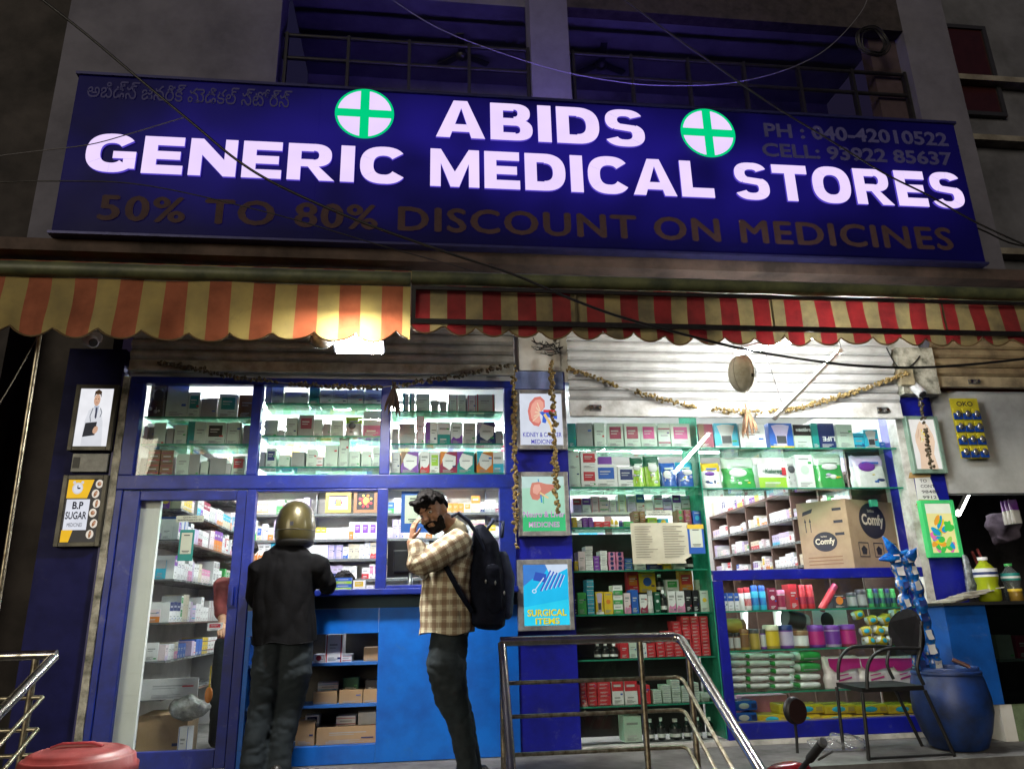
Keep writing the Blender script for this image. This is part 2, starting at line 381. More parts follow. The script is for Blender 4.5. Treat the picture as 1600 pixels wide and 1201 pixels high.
# neighbour's shutter
def shutter(name, label, x0, x1, z0, z1, y, m, pitch, barh, barm, lockx=()):
    t = thing(name, label, 'shutter', ((x0+x1)/2, y, z0))
    mb = MB(); n = max(1, int(round((z1-z0-barh)/pitch))); p = (z1-z0-barh)/n; pr = []
    for i in range(n):
        zb = z0+barh+i*p
        pr += [(y+.012, zb), (y-.012, zb+p*.06), (y-.034, zb+p*.30), (y-.037, zb+p*.60), (y-.022, zb+p*.90), (y+.012, zb+p*.95)]
    pr.append((y, z1))
    nx = 12
    vs = [(x0+(x1-x0)*k/nx, q[0], q[1]) for k in range(nx+1) for q in pr]; L = len(pr)
    fs = [(k*L+i, (k+1)*L+i, (k+1)*L+i+1, k*L+i+1) for k in range(nx) for i in range(L-1)]
    mb.add(vs, fs, m, False); mb.build('curtain', t)
    bb = MB().cbox(x0, x1, y-.03, y+.01, z0+.004, z0+barh-.004, barm, .006); bb.box(x0, x1, y-.04, y-.031, z0+.004, z0+.02, barm); bar = bb.build('bottom_bar', t)
    for lx in lockx:
        k = MB()
        for dx in (-.035, .035):
            k.tube([(lx+dx, y-.03, z0+barh*.5), (lx+dx, y-.06, z0+barh*.5)], .016, STEEL, 10)
        k.box(lx-.05, lx+.05, y-.036, y-.031, z0+barh*.3, z0+barh*.7, GREYM); k.build('lock', bar)
    return t
shutter('roller_shutter', 'white corrugated roller shutter half down behind the hanging coconut, garland along it', 1.205, 4.185, 2.625, 3.66, -.10, SHUT, .085, .15, mat('shutter_bar_paint', (.64, .63, .60), .4, noise_amt=.35, scale=6, dark=(.35, .33, .29), bump=.05), (1.42, 4.0))
shutter('roller_shutter', 'dingy grey roller shutter rolled up above the service hatch windows', -2.34, .74, 2.975, 3.52, -.10, mat('dingy_shutter_paint', (.30, .30, .285), .5, metal=.1, noise_amt=.3, scale=5, dark=(.16, .15, .135)), .09, .10, mat('dingy_bar_paint', (.40, .39, .34), .5, noise_amt=.45, scale=7, dark=(.18, .17, .13)))
shutter('roller_shutter', 'brown rusty roller shutter above the neighbouring stall', 4.62, 8.5, 2.94, 3.5, -.04, mat('brown_shutter_paint', (.33, .25, .14), .5, metal=.1, noise_amt=.4, scale=5, dark=(.16, .11, .065)), .09, .11, mat('tan_bar_paint', (.42, .33, .20), .5, noise_amt=.4, scale=7), (4.98,))

# ------------------------------------------------------------------ shopfront
F = thing('shopfront', 'blue painted shopfront with glazed upper windows, service hatch and counter', 'shopfront', (-.8, 0, .06))
fr = MB(); y0, y1 = -.03, .05
def bar(x0, x1, z0, z1, a=y0, b=y1, m=BLUE): fr.cbox(x0, x1, a, b, z0, z1, m, .006)
bar(-2.35, .733, 2.905, 2.962)
bar(-2.35, .733, 2.05, 2.16, -.034)
bar(-2.35, -2.245, 2.162, 2.903); bar(-1.395, -1.318, 2.162, 2.903); bar(-.362, -.282, 2.162, 2.903); bar(.662, .733, 2.162, 2.903)
bar(-1.375, -1.305, .062, 2.048, -.028); bar(-.368, -.285, 1.276, 2.048, -.032); bar(.605, .733, 1.276, 2.048, -.032)
bar(-2.35, -2.30, .062, 2.048, -.028)
bar(-1.303, -.37, 2.03, 2.048, -.026); bar(-.283, .603, 1.276, 1.30, -.026)
fr.build('frame', F)
for (x0, x1) in ((-2.243, -1.397), (-1.316, -.364), (-.28, .66)):
    MB().box(x0, x1, .003, .009, 2.164, 2.901, GLASS).build('window_pane', F)
MB().box(-.283, .603, .003, .009, 1.302, 2.046, GLASS).build('window_pane', F)
# door
d = MB(); X0, X1 = -2.296, -1.378
d.cbox(X0, X0+.125, -.022, .03, .075, 2.04, BLUE, .006); d.cbox(X1-.075, X1, -.022, .03, .075, 2.04, BLUE, .006)
d.cbox(X0+.127, X1-.077, -.02, .028, 1.965, 2.04, BLUE, .006); d.cbox(X0+.127, X1-.077, -.02, .028, .075, .20, BLUE, .006)
door = d.build('door', F)
MB().box(X0+.125, X1-.075, .0, .006, .202, 1.963, GLASS).build('door_glass', door)
MB().cbox(-1.455, -1.385, -.03, -.0225, 1.16, 1.33, BLUE, .003).box(-1.43, -1.41, -.055, -.0305, 1.18, 1.31, BLUE).build('handle', door)
# counter
c = MB()
c.cbox(-1.30, .733, -.13, .34, 1.228, 1.274, BLUE, .008)
ct = c.build('counter_top', F)
c = MB()
c.box(-.33, .733, -.018, .30, .066, 1.135, SKYB)
c.box(-1.303, -.332, -.018, .0, .955, 1.135, SKYB); c.box(-1.303, -.332, -.018, .30, .066, .185, SKYB)
c.box(-1.303, -1.27, -.018, .30, .187, .953, SKYB)
c.box(-1.303, .733, -.022, .30, 1.137, 1.226, mat('dark_teal_band', (.004, .03, .05), .4))
c.build('counter_front', F)
c = MB()
SH = mat('cupboard_blue_board', (.02, .13, .45), .5)
c.box(-1.268, -.334, .002, .30, .44, .46, SH); c.box(-1.268, -.334, .002, .30, .73, .75, SH)
c.box(-1.268, -.334, .302, .32, .187, .953, mat('cupboard_back', (.05, .045, .04), .7)); c.build('cupboard_shelf', F)

# ------------------------------------------------------------------ display cabinet on the other side of the pillar
G = thing('display_cabinet', 'glass display cabinet stacked with products beside the poster pillar, blue lower frame', 'display cabinet', (2.7, .2, .06))
YF = .075
def zs(px, py): return at(px, py, YF).z
ZA = [zs(1000, v) for v in (699, 761, 823, 890, 957.5, 1027, 1099)]
ZB = [zs(1250, v) for v in (700.5, 762.5)]
ZC = [zs(1250, v) for v in (951, 1012, 1077)]
def shelfslab(x0, x1, z, y1=.42, name='glass_shelf', par=None, y0=.03):
    o = MB().box(x0, x1, y0+.006, y1, z-.012, z-.002, GSHELF).build(name, par)
    MB().box(x0, x1, y0, y0+.005, z-.013, z-.001, GEDGE).build('edge', o)
for z in ZA: shelfslab(1.20, 2.325, z, par=G)
for z in ZB: shelfslab(2.345, 4.18, z, par=G)
for z in ZC: shelfslab(2.43, 4.18, z, par=G)
MB().box(1.20, 2.328, .0, .006, .11, 2.95, GLASS).build('front_glass', G)
MB().box(2.34, 4.185, .0, .006, ZB[1]-.03, 2.95, GLASS).build('front_glass', G)
MB().box(2.42, 4.18, .0, .006, .217, 1.285, GLASS).build('front_glass', G)
MB().box(2.3285, 2.339, .0, .40, .11, 2.95, GEDGE).build('glass_divider', G)
mb = MB()
mb.cbox(2.35, 4.188, -.012, .018, 1.286, 1.366, mat('royal_blue_paint', (0,)*3), .005); mb.box(2.35, 4.188, .019, .45, 1.350, 1.3675, mat('royal_blue_paint', (0,)*3))
mb.cbox(2.345, 2.425, -.011, .05, .217, 1.284, mat('royal_blue_paint', (0,)*3), .005); mb.cbox(2.345, 4.188, -.011, .05, .10, .215, mat('royal_blue_paint', (0,)*3), .005)
mb.build('blue_frame', G)
MB().box(1.197, 4.188, -.02, .08, .062, .098, mat('white_sill', (.62, .60, .56), .6, noise_amt=.3, scale=6)).build('sill', G)
BK = mat('cabinet_back', (.016, .016, .018), .5, noise_amt=.3)
MB().box(1.20, 2.326, .44, .46, .1, ZA[2]-.02, BK).build('back_board', G)
MB().box(2.43, 4.18, .06, .45, .190, .216, CARD).build('base_board', G)

# ------------------------------------------------------------------ interior lamps (ceiling tube lights)
LED = emat('lit_tube', (.95, .97, 1.0), 200.0)
first = None
def batten(x, y, L=1.2):
    t = thing('ceiling_tube_light', 'lit white tube light on the shop ceiling', 'tube light', (x, y, 3.0), 'tube lights on the shop ceiling')
    MB().cbox(x-L/2, x+L/2, y-.04, y+.04, 3.02, 3.05, WHITE, .005).build('fitting', t)
    MB().tube([(x-L/2+.03, y, 2.995), (x+L/2-.03, y, 2.995)], .022, LED, 10).build('tube', t)
    return t
b0 = batten(-1.5, .95)
for (x, y) in ((-.3, 1.0), (-1.3, 2.0), (.3, 1.9), (2.0, .8), (3.3, .9), (2.0, 2.9), (3.2, 3.0)):
    copy_tree(b0, None, (x+1.5, y-.95, 0))
t = thing('display_tube_light', 'added tube light hidden behind the blue frame bar to brighten the lower display', 'tube light', (3.3, .045, 1.30))
MB().tube([(2.46, .046, 1.318), (4.14, .046, 1.318)], .011, emat('added_display_fill', (.97, 1.0, .96), 48.0), 8).build('tube', t)  # added lamp, kept out of sight behind the bar to brighten the goods
MB().box(2.46, 4.14, .036, .056, 1.330, 1.349, WHITE).build('fitting', t)
for k, px in enumerate((1166, 1218)):
    a, b = at(px, 990, .40), at(px, 953, .40)
    t = thing('display_tube_light', ('lit upright tube light behind the gold tins of the lower display', 'lit upright tube light behind the dull dark tin of the lower display')[k], 'tube light', (a.x, .40, a.z))
    MB().tube([a, b], .013, emat('upright_tube', (1, .97, .98), 6.0), 8).build('tube', t); MB().box(a.x-.02, a.x+.02, .415, .435, a.z, b.z, WHITE).build('fitting', t)
# ================================================================== NAME BOARD
SY = -.50
def bx(px, py): p = at(px, py, SY); return p.x, p.z
sb = thing('name_board', 'long deep blue lit name board with white letters and two green crosses', 'shop sign', (1.05, -.4, 3.985))
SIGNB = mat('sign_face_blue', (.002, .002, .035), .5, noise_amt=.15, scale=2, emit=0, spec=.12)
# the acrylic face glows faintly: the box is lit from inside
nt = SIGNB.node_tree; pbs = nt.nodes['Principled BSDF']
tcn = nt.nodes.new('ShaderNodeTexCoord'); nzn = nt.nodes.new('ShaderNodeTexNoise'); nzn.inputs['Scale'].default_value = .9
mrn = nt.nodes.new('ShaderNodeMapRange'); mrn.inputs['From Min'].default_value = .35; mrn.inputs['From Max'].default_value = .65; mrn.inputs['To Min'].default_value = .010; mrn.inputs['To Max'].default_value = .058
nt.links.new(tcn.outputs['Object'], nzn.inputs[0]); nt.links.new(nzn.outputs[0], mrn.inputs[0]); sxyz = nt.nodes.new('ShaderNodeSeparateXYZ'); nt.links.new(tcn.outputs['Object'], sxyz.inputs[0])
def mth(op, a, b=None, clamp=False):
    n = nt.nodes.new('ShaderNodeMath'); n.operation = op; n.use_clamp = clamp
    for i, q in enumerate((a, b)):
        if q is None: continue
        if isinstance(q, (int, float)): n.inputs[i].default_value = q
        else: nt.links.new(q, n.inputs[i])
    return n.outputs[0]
# glow painted into the face's emission: brightest round the lit words, fading outward
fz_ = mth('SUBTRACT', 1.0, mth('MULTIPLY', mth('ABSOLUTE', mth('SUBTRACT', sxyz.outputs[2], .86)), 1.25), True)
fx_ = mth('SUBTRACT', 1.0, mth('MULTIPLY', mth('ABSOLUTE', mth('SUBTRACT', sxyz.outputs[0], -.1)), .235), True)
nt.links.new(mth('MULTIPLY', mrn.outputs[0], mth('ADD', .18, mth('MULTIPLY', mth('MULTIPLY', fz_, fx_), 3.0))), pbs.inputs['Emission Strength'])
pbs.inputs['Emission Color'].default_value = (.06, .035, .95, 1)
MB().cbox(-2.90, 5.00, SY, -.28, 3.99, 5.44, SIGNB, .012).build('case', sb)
RIM = mat('sign_rim', (.03, .03, .12), .4, metal=.4)
r = MB()
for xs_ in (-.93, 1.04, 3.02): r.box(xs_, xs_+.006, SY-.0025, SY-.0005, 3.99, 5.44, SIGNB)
r.box(-2.92, 5.02, SY-.012, -.27, 5.445, 5.47, RIM); r.box(-2.92, 5.02, SY-.012, -.27, 3.965, 3.986, RIM)
r.build('rim', sb)
MB().box(-.6, 3.4, -.40, -.34, 5.473, 5.478, emat('violet_edge_glow', (.27, .19, 1.0), 50.0)).build('edge_light', sb)
LIT = emat('lit_letter', (.80, .64, 1.0), 1.08, .05, 3)
LITG = emat('lit_green', (.0, .62, .22), 1.0, .05)
LEDGE_ = emat('letter_halo', (.16, .10, .95), .55)
# heavy block capitals: unit height, strips
def strip(o, i): return [(o[k], o[k+1], i[k+1], i[k]) for k in range(len(o)-1)]
def ringpts(cx, cz, rx, rz, a0, a1, n=22, e=.82):
    out = []
    for k in range(n+1):
        a = R_(a0+(a1-a0)*k/n); c, s = math.cos(a), math.sin(a)
        out.append((cx+rx*math.copysign(abs(c)**e, c), cz+rz*math.copysign(abs(s)**e, s)))
    return out
def ring(cx, cz, rx, rz, tx, tz, a0, a1, n=22): return strip(ringpts(cx, cz, rx, rz, a0, a1, n), ringpts(cx, cz, rx-tx, rz-tz, a0, a1, n))
t, h = .34, .235
def rect(x0, x1, z0, z1): return [((x0, z0), (x1, z0), (x1, z1), (x0, z1))]
def letter(ch):
    if ch == 'I': return .36, rect(0, .36, 0, 1)
    if ch == 'E': return 1.0, rect(0, t, 0, 1)+rect(t, 1.0, 0, h)+rect(t, .92, .39, .61)+rect(t, .99, 1-h, 1)
    if ch == 'L': return .98, rect(0, t, 0, 1)+rect(t, .98, 0, .26)
    if ch == 'T': return 1.12, rect(0, 1.12, .76, 1)+rect(.39, .73, 0, .76)
    if ch == 'N': return 1.18, rect(0, .31, 0, 1)+rect(.87, 1.18, 0, 1)+[((.31, 1), (.31, .56), (.87, 0), (.87, .44))]
    if ch == 'M': return 1.36, rect(0, .29, 0, 1)+rect(1.07, 1.36, 0, 1)+[((.29, 1), (.29, .62), (.56, 0), (.68, 0), (.68, .40)), ((1.07, 1), (.68, .40), (.68, 0), (.80, 0), (1.07, .62))]
    if ch == 'A': return 1.28, [((0, 0), (.36, 0), (.66, .80), (.66, 1), (.46, 1)), ((1.28, 0), (.82, 1), (.66, 1), (.66, .80), (.92, 0)), ((.415, .16), (.87, .16), (.80, .36), (.48, .36))]
    if ch == 'O': return 1.24, ring(.62, .5, .62, .515, .35, .24, 0, 360, 40)
    if ch == 'C': return 1.16, ring(.62, .5, .62, .515, .35, .25, 38, 326, 34)
    if ch == 'G': return 1.24, ring(.62, .5, .62, .515, .35, .25, 38, 318, 34)+rect(.66, 1.22, .36, .55)+rect(.92, 1.22, .10, .36)
    if ch == 'D': return 1.16, rect(0, t, 0, 1)+rect(t, .55, 0, .24)+rect(t, .55, .76, 1)+ring(.55, .5, .61, .5, .36, .26, -90, 90, 22)
    if ch == 'B': return 1.12, rect(0, t, 0, 1)+rect(t, .66, 0, .21)+rect(t, .66, .40, .60)+rect(t, .62, .80, 1)+ring(.66, .29, .46, .29, .33, .18, -90, 90, 16)+ring(.62, .74, .44, .26, .33, .16, -90, 90, 16)
    if ch == 'R': return 1.22, rect(0, t, 0, 1)+rect(t, .66, .37, .57)+rect(t, .66, .79, 1)+ring(.66, .685, .47, .315, .33, .19, -90, 90, 18)+[((.50, .40), (.78, .40), (1.22, 0), (.83, 0))]
    if ch == 'S': return 1.10, ring(.55, .715, .52, .30, .33, .19, 22, 236, 24)+ring(.55, .305, .55, .32, .34, .19, 56, -158, 24)+[((.255, .455), (.33, .62), (.86, .57), (.80, .39))]
def word(mb, w, pxs, b0, b1, ht):
    # pxs: photo x of the two ends; b0,b1: baseline photo points; ht: height in metres
    (xa, za), (xb, zb) = bx(*b0), bx(*b1)
    ls = [letter(c) for c in w]; gap = .145
    tot = sum(l[0] for l in ls)+gap*(len(ls)-1); k = (xb-xa)/tot; x = xa; z0 = (za+zb)/2
    for (wd, qs) in ls:
        for i, q in enumerate(qs):
            yy = SY-.022-.0002*(i % 7)
            mb.poly([(x+p[0]*k, yy, z0+p[1]*ht) for p in q], LIT)
            n = len(q)
            for a in range(n):       # the letter's returns
                p, r2 = q[a], q[(a+1) % n]
                mb.poly([(x+p[0]*k, yy, z0+p[1]*ht), (x+r2[0]*k, yy, z0+r2[1]*ht), (x+r2[0]*k, SY-.001, z0+r2[1]*ht), (x+p[0]*k, SY-.001, z0+p[1]*ht)], LEDGE_)
        x += (wd+gap)*k
def hz(px, py0, py1): return bx(px, py0)[1]-bx(px, py1)[1]
m1 = MB(); word(m1, 'ABIDS', None, (681, 216), (1008, 232), hz(760, 162, 219)); m1.build('lettering', sb)
m1 = MB(); word(m1, 'GENERIC', None, (131, 270), (631, 289), hz(395, 222, 279)); m1.build('lettering', sb); m1 = MB(); word(m1, 'MEDICAL', None, (672, 294), (1116, 310), hz(900, 246, 303)); m1.build('lettering', sb); m1 = MB(); word(m1, 'STORES', None, (1149, 312), (1508, 328), hz(1320, 266, 321))
m1.build('lettering', sb)
GLOWV = mat('faint_glow_violet_letter', (.05, .045, .11), .6, emit=.22, spec=.1)  # faint emission put into the unlit wording so it shows on the board
GLOWG = mat('faint_glow_gold_letter', (.05, .028, .028), .6, emit=.16, spec=.1)
def line(s, pa, pb2, ptop, m, off, name='lettering', space=1.0):
    (xa, za), (xb, zb) = bx(*pa), bx(*pb2); z = (za+zb)/2; ht = hz(ptop[0], ptop[1], ptop[2])
    tm_ = MB()
    if off < .015 and off > 0:      # thin strokes made heavier by near copies
        for k, (dx, dz) in enumerate(((0, 0), (.012, 0), (-.012, 0), (0, .007), (0, -.007))): tm_.text(s, xa+dx, xb+dx, z+dz, z+ht+dz, SY-.006-.0006*k, m, 0.0, space)
    else: tm_.text(s, xa, xb, z, z+ht, SY-.006, m, off, space, depth=.004)
    tm_.build(name, sb)
line('అబిడ్స్ జనరిక్ మెడికల్ స్టోర్స్', (136, 152), (455, 170), (300, 138, 165), GLOWV, .0)
line('PH : 040-42010522', (1195, 214), (1482, 230), (1340, 201, 222), GLOWV, .022)
line('CELL: 93922 85637', (1192, 245), (1489, 260), (1340, 232, 253), GLOWV, .022)
line('50% TO 80% DISCOUNT ON MEDICINES', (153, 346), (1489, 389), (800, 332, 368), GLOWG, .011, space=1.12)
for (px, py, rp) in ((570, 180, 46), (1105, 210, 42)):
    cx, cz = bx(px, py); r0 = bx(px+rp, py)[0]-cx
    em = MB()
    yy = SY-.02
    em.poly([(cx+r0*.93*math.cos(a*.1309), yy, cz+r0*.93*math.sin(a*.1309)) for a in range(48)], LIT)
    e = em.build('cross_emblem', sb)
    g = MB()
    for q in strip([(r0*math.cos(a*.1309), r0*math.sin(a*.1309)) for a in range(49)], [(r0*.92*math.cos(a*.1309), r0*.92*math.sin(a*.1309)) for a in range(49)]):
        g.poly([(cx+p[0], yy-.002, cz+p[1]) for p in q], LITG)
    g.box(cx-r0*.15, cx+r0*.15, yy-.006, yy-.0025, cz-r0*.93, cz+r0*.93, LITG); g.box(cx-r0*.93, cx-r0*.151, yy-.006, yy-.0025, cz-r0*.15, cz+r0*.15, LITG); g.box(cx+r0*.151, cx+r0*.93, yy-.006, yy-.0025, cz-r0*.15, cz+r0*.15, LITG)
    g.build('green_cross', e)

# ================================================================== AWNINGS
AY = -1.42
RED1 = mat('faded_orange_canvas', (.42, .115, .050), .8, noise_amt=.3, scale=3, trans=.22, bump=.2)
CRE1 = mat('faded_cream_canvas', (.44, .33, .105), .8, noise_amt=.3, scale=2.4, trans=.22, bump=.2, dark=(.27, .21, .085), wear=.5, wearcol=(.14, .11, .06))
RED2 = mat('red_canvas', (.24, .016, .018), .75, noise_amt=.35, scale=4, trans=.14, bump=.2, dark=(.12, .012, .014))
CRE2 = mat('grubby_cream_canvas', (.28, .22, .095), .8, noise_amt=.45, scale=3.2, trans=.14, bump=.2, dark=(.11, .09, .055))
def awning(label, x0, x1, ztop, zbot, sc, per, ma, mbm, framed, slope):
    t = thing('striped_awning', label, 'awning', ((x0+x1)/2, AY, zbot))
    v = MB(); n = int((x1-x0)/.0125); dx = (x1-x0)/n; rows = 9
    def P(i, j):
        x = x0+i*dx; ph = ((x-x0) % sc)/sc; low = zbot - .070*abs(math.sin(math.pi*ph))**.6
        low += .014*math.sin(x*1.7+1)+.010*noise.noise((x*3.1, 1.7, 0)); z = ztop+(low-ztop)*j/rows
        y = AY - .015*math.sin(x*6.1+.7)*(j/rows) - .012*math.sin(x*21)*(j/rows)**2 + .03*noise.noise((x*2, z*4, 3.3))
        return (x, y, z)
    vs = [P(i, j) for i in range(n+1) for j in range(rows+1)]
    for k in range(2):
        fs = []
        for i in range(n):
            st = int(((x0+(i+.5)*dx-x0) % per) / (per/2)) 
            if st == k: fs += [(i*(rows+1)+j, i*(rows+1)+j+1, (i+1)*(rows+1)+j+1, (i+1)*(rows+1)+j) for j in range(rows)]
        if k == 0: b0_ = len(v.v); v.add(vs, fs, ma, True)
        else:
            kk = v.mi(mbm)
            for f in fs: v.f.append([b0_+q for q in f]); v.m.append(kk); v.sm.append(True)
    v.build('valance', t)
    pt = []
    for i in range(n+1):
        p = P(i, rows); pt.append((p[0], p[1]-.004, p[2]+.004))
    MB().tube(pt[::2], .006, mat('awning_hem', (.16, .10, .04), .8), 5).build('hem', t)
    if slope:
        s2 = MB()
        k0 = 0; x = x0
        while x < x1-1e-4:
            xe = min(x1, x+per/2); m = ma if k0 % 2 == 0 else mbm
            s2.poly([(x, AY+.01, ztop+.05), (xe, AY+.01, ztop+.05), (xe, -.30, 3.83), (x, -.30, 3.83)], m); x = xe; k0 += 1
        s2.build('canopy', t)
    MB().tube([(x0, AY-.005, ztop+.05), (x1, AY-.005, ztop+.05)], .05, mat('awning_rail_paint', (.12, .13, .06), .5, noise_amt=.4, scale=6, dark=(.04, .05, .03)), 10).build('rail', t)
    if framed:
        f = MB().box(x0, x1, AY-.05, AY-.03, zbot+.01, zbot+.045, IRON).box(x0, x1, AY-.05, AY-.03, ztop-.05, ztop-.025, IRON).box(x0+.002, x0+.03, AY-.0502, AY-.0302, zbot+.046, ztop-.051, IRON)
        for xx in (1.0, 2.4, 3.7): f.box(xx, xx+.012, AY-.034, AY-.028, zbot+.046, ztop-.051, mat('seam_thread', (.10, .08, .04), .8))
        f.build('frame', t)
    for xx in ([x0+.5, x0+2.1] if slope else [x0+1.2, x0+3.4]):
        MB().tube([(xx, AY+.02, ztop+.04), (xx, -.12, 3.3)], .016, IRON, 6).build('arm', t)
    return t
za = at(320, 426, AY).z; zb = at(320, 514, AY).z
awning('faded orange and cream striped awning with scalloped hem above the service hatch', -3.6, -.105, za-.06, zb+.0, .262, .276, RED1, CRE1, False, True)
za = at(1120, 446, AY).z; zb = at(1120, 521, AY).z
awning('red and grubby cream striped awning in a dark frame above the white shutter', -.10, 6.0, za-.06, zb, .215, .238, RED2, CRE2, True, False)

# ================================================================== LAMPS UNDER THE AWNING
p = at(560, 533, -1.08); hw = .16; hh = .14
fl = thing('flood_lamp', 'lit white flood lamp under the faded awning, too bright to look at', 'flood lamp', (p.x, -1.08, p.z-.1))
Mf = Matrix.Translation(p) @ Matrix.Rotation(R_(74), 4, 'X')
MB().cbox(-hw-.02, hw+.02, .004, .06, -hh-.02, hh+.02, DARK, .006, Mf).tube([(0, .05, 0), (0, .25, .1)], .012, IRON, 6, M=Mf).build('housing', fl)
MB().box(-hw, hw, -.004, .003, -hh, hh, emat('flood_panel', (1.0, .98, .93), 480.0), Mf).build('panel', fl)
p2 = at(503, 531, -1.1)
sp = thing('spot_lamp', 'round unlit lamp wrapped in clear plastic beside the lit flood lamp', 'lamp', (p2.x, -1.2, p2.z-.07))
Ms = Matrix.Translation(p2) @ Matrix.Rotation(R_(60), 4, 'X')
MB().lathe([(.02, .09), (.06, .07), (.085, .0), (.075, -.02), (.0, -.03)], (0, 0, 0), mat('milky_lamp_glass', (.12, .12, .115), .12, noise_amt=.4, scale=12), 20, Ms).tube([(0, 0, .09), (0, .06, .28)], .01, IRON, 6, M=Ms).build('lamp_body', sp)
# hanging tube batten: the tube faces the shop, its grey back faces the street
a = Vector((2.47, -1.15, 2.35)); b = Vector((2.97, -1.30, 2.83)); dv = (b-a).normalized()
tb = thing('hanging_tube_light', 'slanting lit tube light hung before the white shutter, its grey back to the street', 'tube light', a)
yv = Vector((0, 1, 0)); yv = (yv-dv*yv.dot(dv)).normalized(); xv = dv.cross(yv)
Mt = Matrix(((dv.x, xv.x, yv.x, a.x), (dv.y, xv.y, yv.y, a.y), (dv.z, xv.z, yv.z, a.z), (0, 0, 0, 1)))
Lb = (b-a).length
MB().box(0, Lb, -.011, .011, -.014, .0, mat('batten_back', (.8, .8, .79), .3, metal=.1, noise_amt=.2), Mt).box(.0, .03, -.016, .016, .001, .036, WHITE, Mt).box(Lb-.03, Lb, -.016, .016, .001, .036, WHITE, Mt).build('batten', tb)
MB().tube([Mt @ Vector((.02, 0, .022)), Mt @ Vector((Lb-.02, 0, .022))], .016, emat('outside_tube', (.97, 1.0, .99), 300.0), 10).build('tube', tb)
w = MB()
w.tube([b, b+Vector((0, .05, .35))], .003, IRON, 5).tube([a+dv*.1, a+dv*.1+Vector((0, .3, .9))], .003, IRON, 5); w.build('hanger', tb)
a = at(1200, 553, -.98); b = at(1250, 540, -.98)
t2 = thing('hanging_tube_light', 'lit tube light under the red awning, mostly behind its scallops', 'tube light', a)
MB().tube([a-Vector((.25, 0, .0)), b+Vector((.75, 0, .22))], .016, emat('outside_tube', (0,)*3, 1), 10).build('tube', t2)
MB().tube([a-Vector((.25, 0, -.03)), b+Vector((.75, 0, .25))], .02, WHITE, 8).build('batten', t2)
# ================================================================== LIT POSTERS
FRD = mat('dark_bronze_frame', (.07, .065, .05), .4, metal=.4, noise_amt=.3); FRS = mat('silver_frame', (.50, .50, .48), .35, metal=.6, noise_amt=.3, scale=12)
FRG = mat('pale_green_frame', (.28, .42, .33), .35, metal=.3, noise_amt=.2)
_em = {}
def E(col, k=1.0):
    key = (tuple(round(c, 3) for c in col), k)
    if key not in _em: _em[key] = emat('backlit_print_%d' % len(_em), col, k, .06, 9)
    return _em[key]
class Poster:
    def __init__(s, label, fr, inn, Y, fm, back, name='lit_poster', cat='poster', depth=.05):
        f = [at(*q, Y) for q in fr]; i = [at(*q, Y) for q in inn]
        s.fx0, s.fx1, s.fz1, s.fz0 = (f[0].x+f[3].x)/2, (f[1].x+f[2].x)/2, (f[0].z+f[1].z)/2, (f[2].z+f[3].z)/2
        s.x0, s.x1, s.z1, s.z0 = (i[0].x+i[3].x)/2, (i[1].x+i[2].x)/2, (i[0].z+i[1].z)/2, (i[2].z+i[3].z)/2
        s.y = Y; s.t = thing(name, label, cat, ((s.fx0+s.fx1)/2, Y, s.fz0))
        m = MB()
        m.cbox(s.fx0, s.x0, Y-.008, Y+depth, s.fz0, s.fz1, fm, .003); m.cbox(s.x1, s.fx1, Y-.008, Y+depth, s.fz0, s.fz1, fm, .003)
        m.cbox(s.x0+.0005, s.x1-.0005, Y-.0075, Y+depth, s.z1, s.fz1, fm, .003); m.cbox(s.x0+.0005, s.x1-.0005, Y-.0075, Y+depth, s.fz0, s.z0, fm, .003)
        m.build('frame', s.t)
        s.panel = MB().box(s.x0, s.x1, Y+.004, Y+.03, s.z0, s.z1, back).build('panel', s.t)
        s.k = 0; s.mb = MB()
    def p(s, u, v): return s.x0+(s.x1-s.x0)*u, s.z0+(s.z1-s.z0)*v
    def yy(s): s.k += 1; return s.y+.0035-.0003*s.k
    def poly(s, pts, m):
        y = s.yy(); s.mb.poly([(s.p(*q)[0], y, s.p(*q)[1]) for q in pts], m); return s
    def ell(s, u, v, ru, rv, m, rot=0, n=24):
        return s.poly([(u+ru*math.cos(a)*math.cos(rot)-rv*math.sin(a)*math.sin(rot), v+ru*math.cos(a)*math.sin(rot)+rv*math.sin(a)*math.cos(rot)) for a in [2*math.pi*k/n for k in range(n)]], m)
    def line(s, pts, w, m):
        for a, b in zip(pts, pts[1:]):
            a = Vector(a); b = Vector(b); d = (b-a).normalized(); n = Vector((-d.y, d.x))*w
            s.poly([tuple(a+n), tuple(a-n), tuple(b-n), tuple(b+n)], m)
        return s
    def end(s, name='printed_picture'):
        if s.mb.v: s.mb.build(name, s.panel); s.mb = MB()
        return s
    def text(s, body, u0, u1, v0, v1, m, off=.01):
        a, b = s.p(u0, v0), s.p(u1, v1); MB().text(body, a[0], b[0], a[1], b[1], s.yy(), m, off).build('lettering', s.panel); return s
PY = -.055
SKIN = E((.62, .38, .26)); 
P = Poster('lit poster of a white-coated doctor holding a dark clipboard', [(119, 601), (186, 601), (173, 703), (106, 704)], [(126, 607), (178, 607), (167, 697), (114, 697)], PY, FRD, E((.80, .80, .84), 1.05))
P.poly([(.22, .0), (.24, .42), (.32, .62), (.48, .68), (.68, .62), (.78, .42), (.84, .0)], E((.70, .71, .76))).poly([(.46, .70), (.62, .70), (.57, .50)], E((.45, .5, .6))).poly([(.52, .67), (.57, .67), (.58, .50), (.55, .47), (.52, .50)], E((.05, .05, .08)))
P.line([(.44, .66), (.38, .52), (.42, .42)], .012, E((.2, .22, .25))).line([(.66, .66), (.72, .58), (.68, .50)], .012, E((.2, .22, .25)))
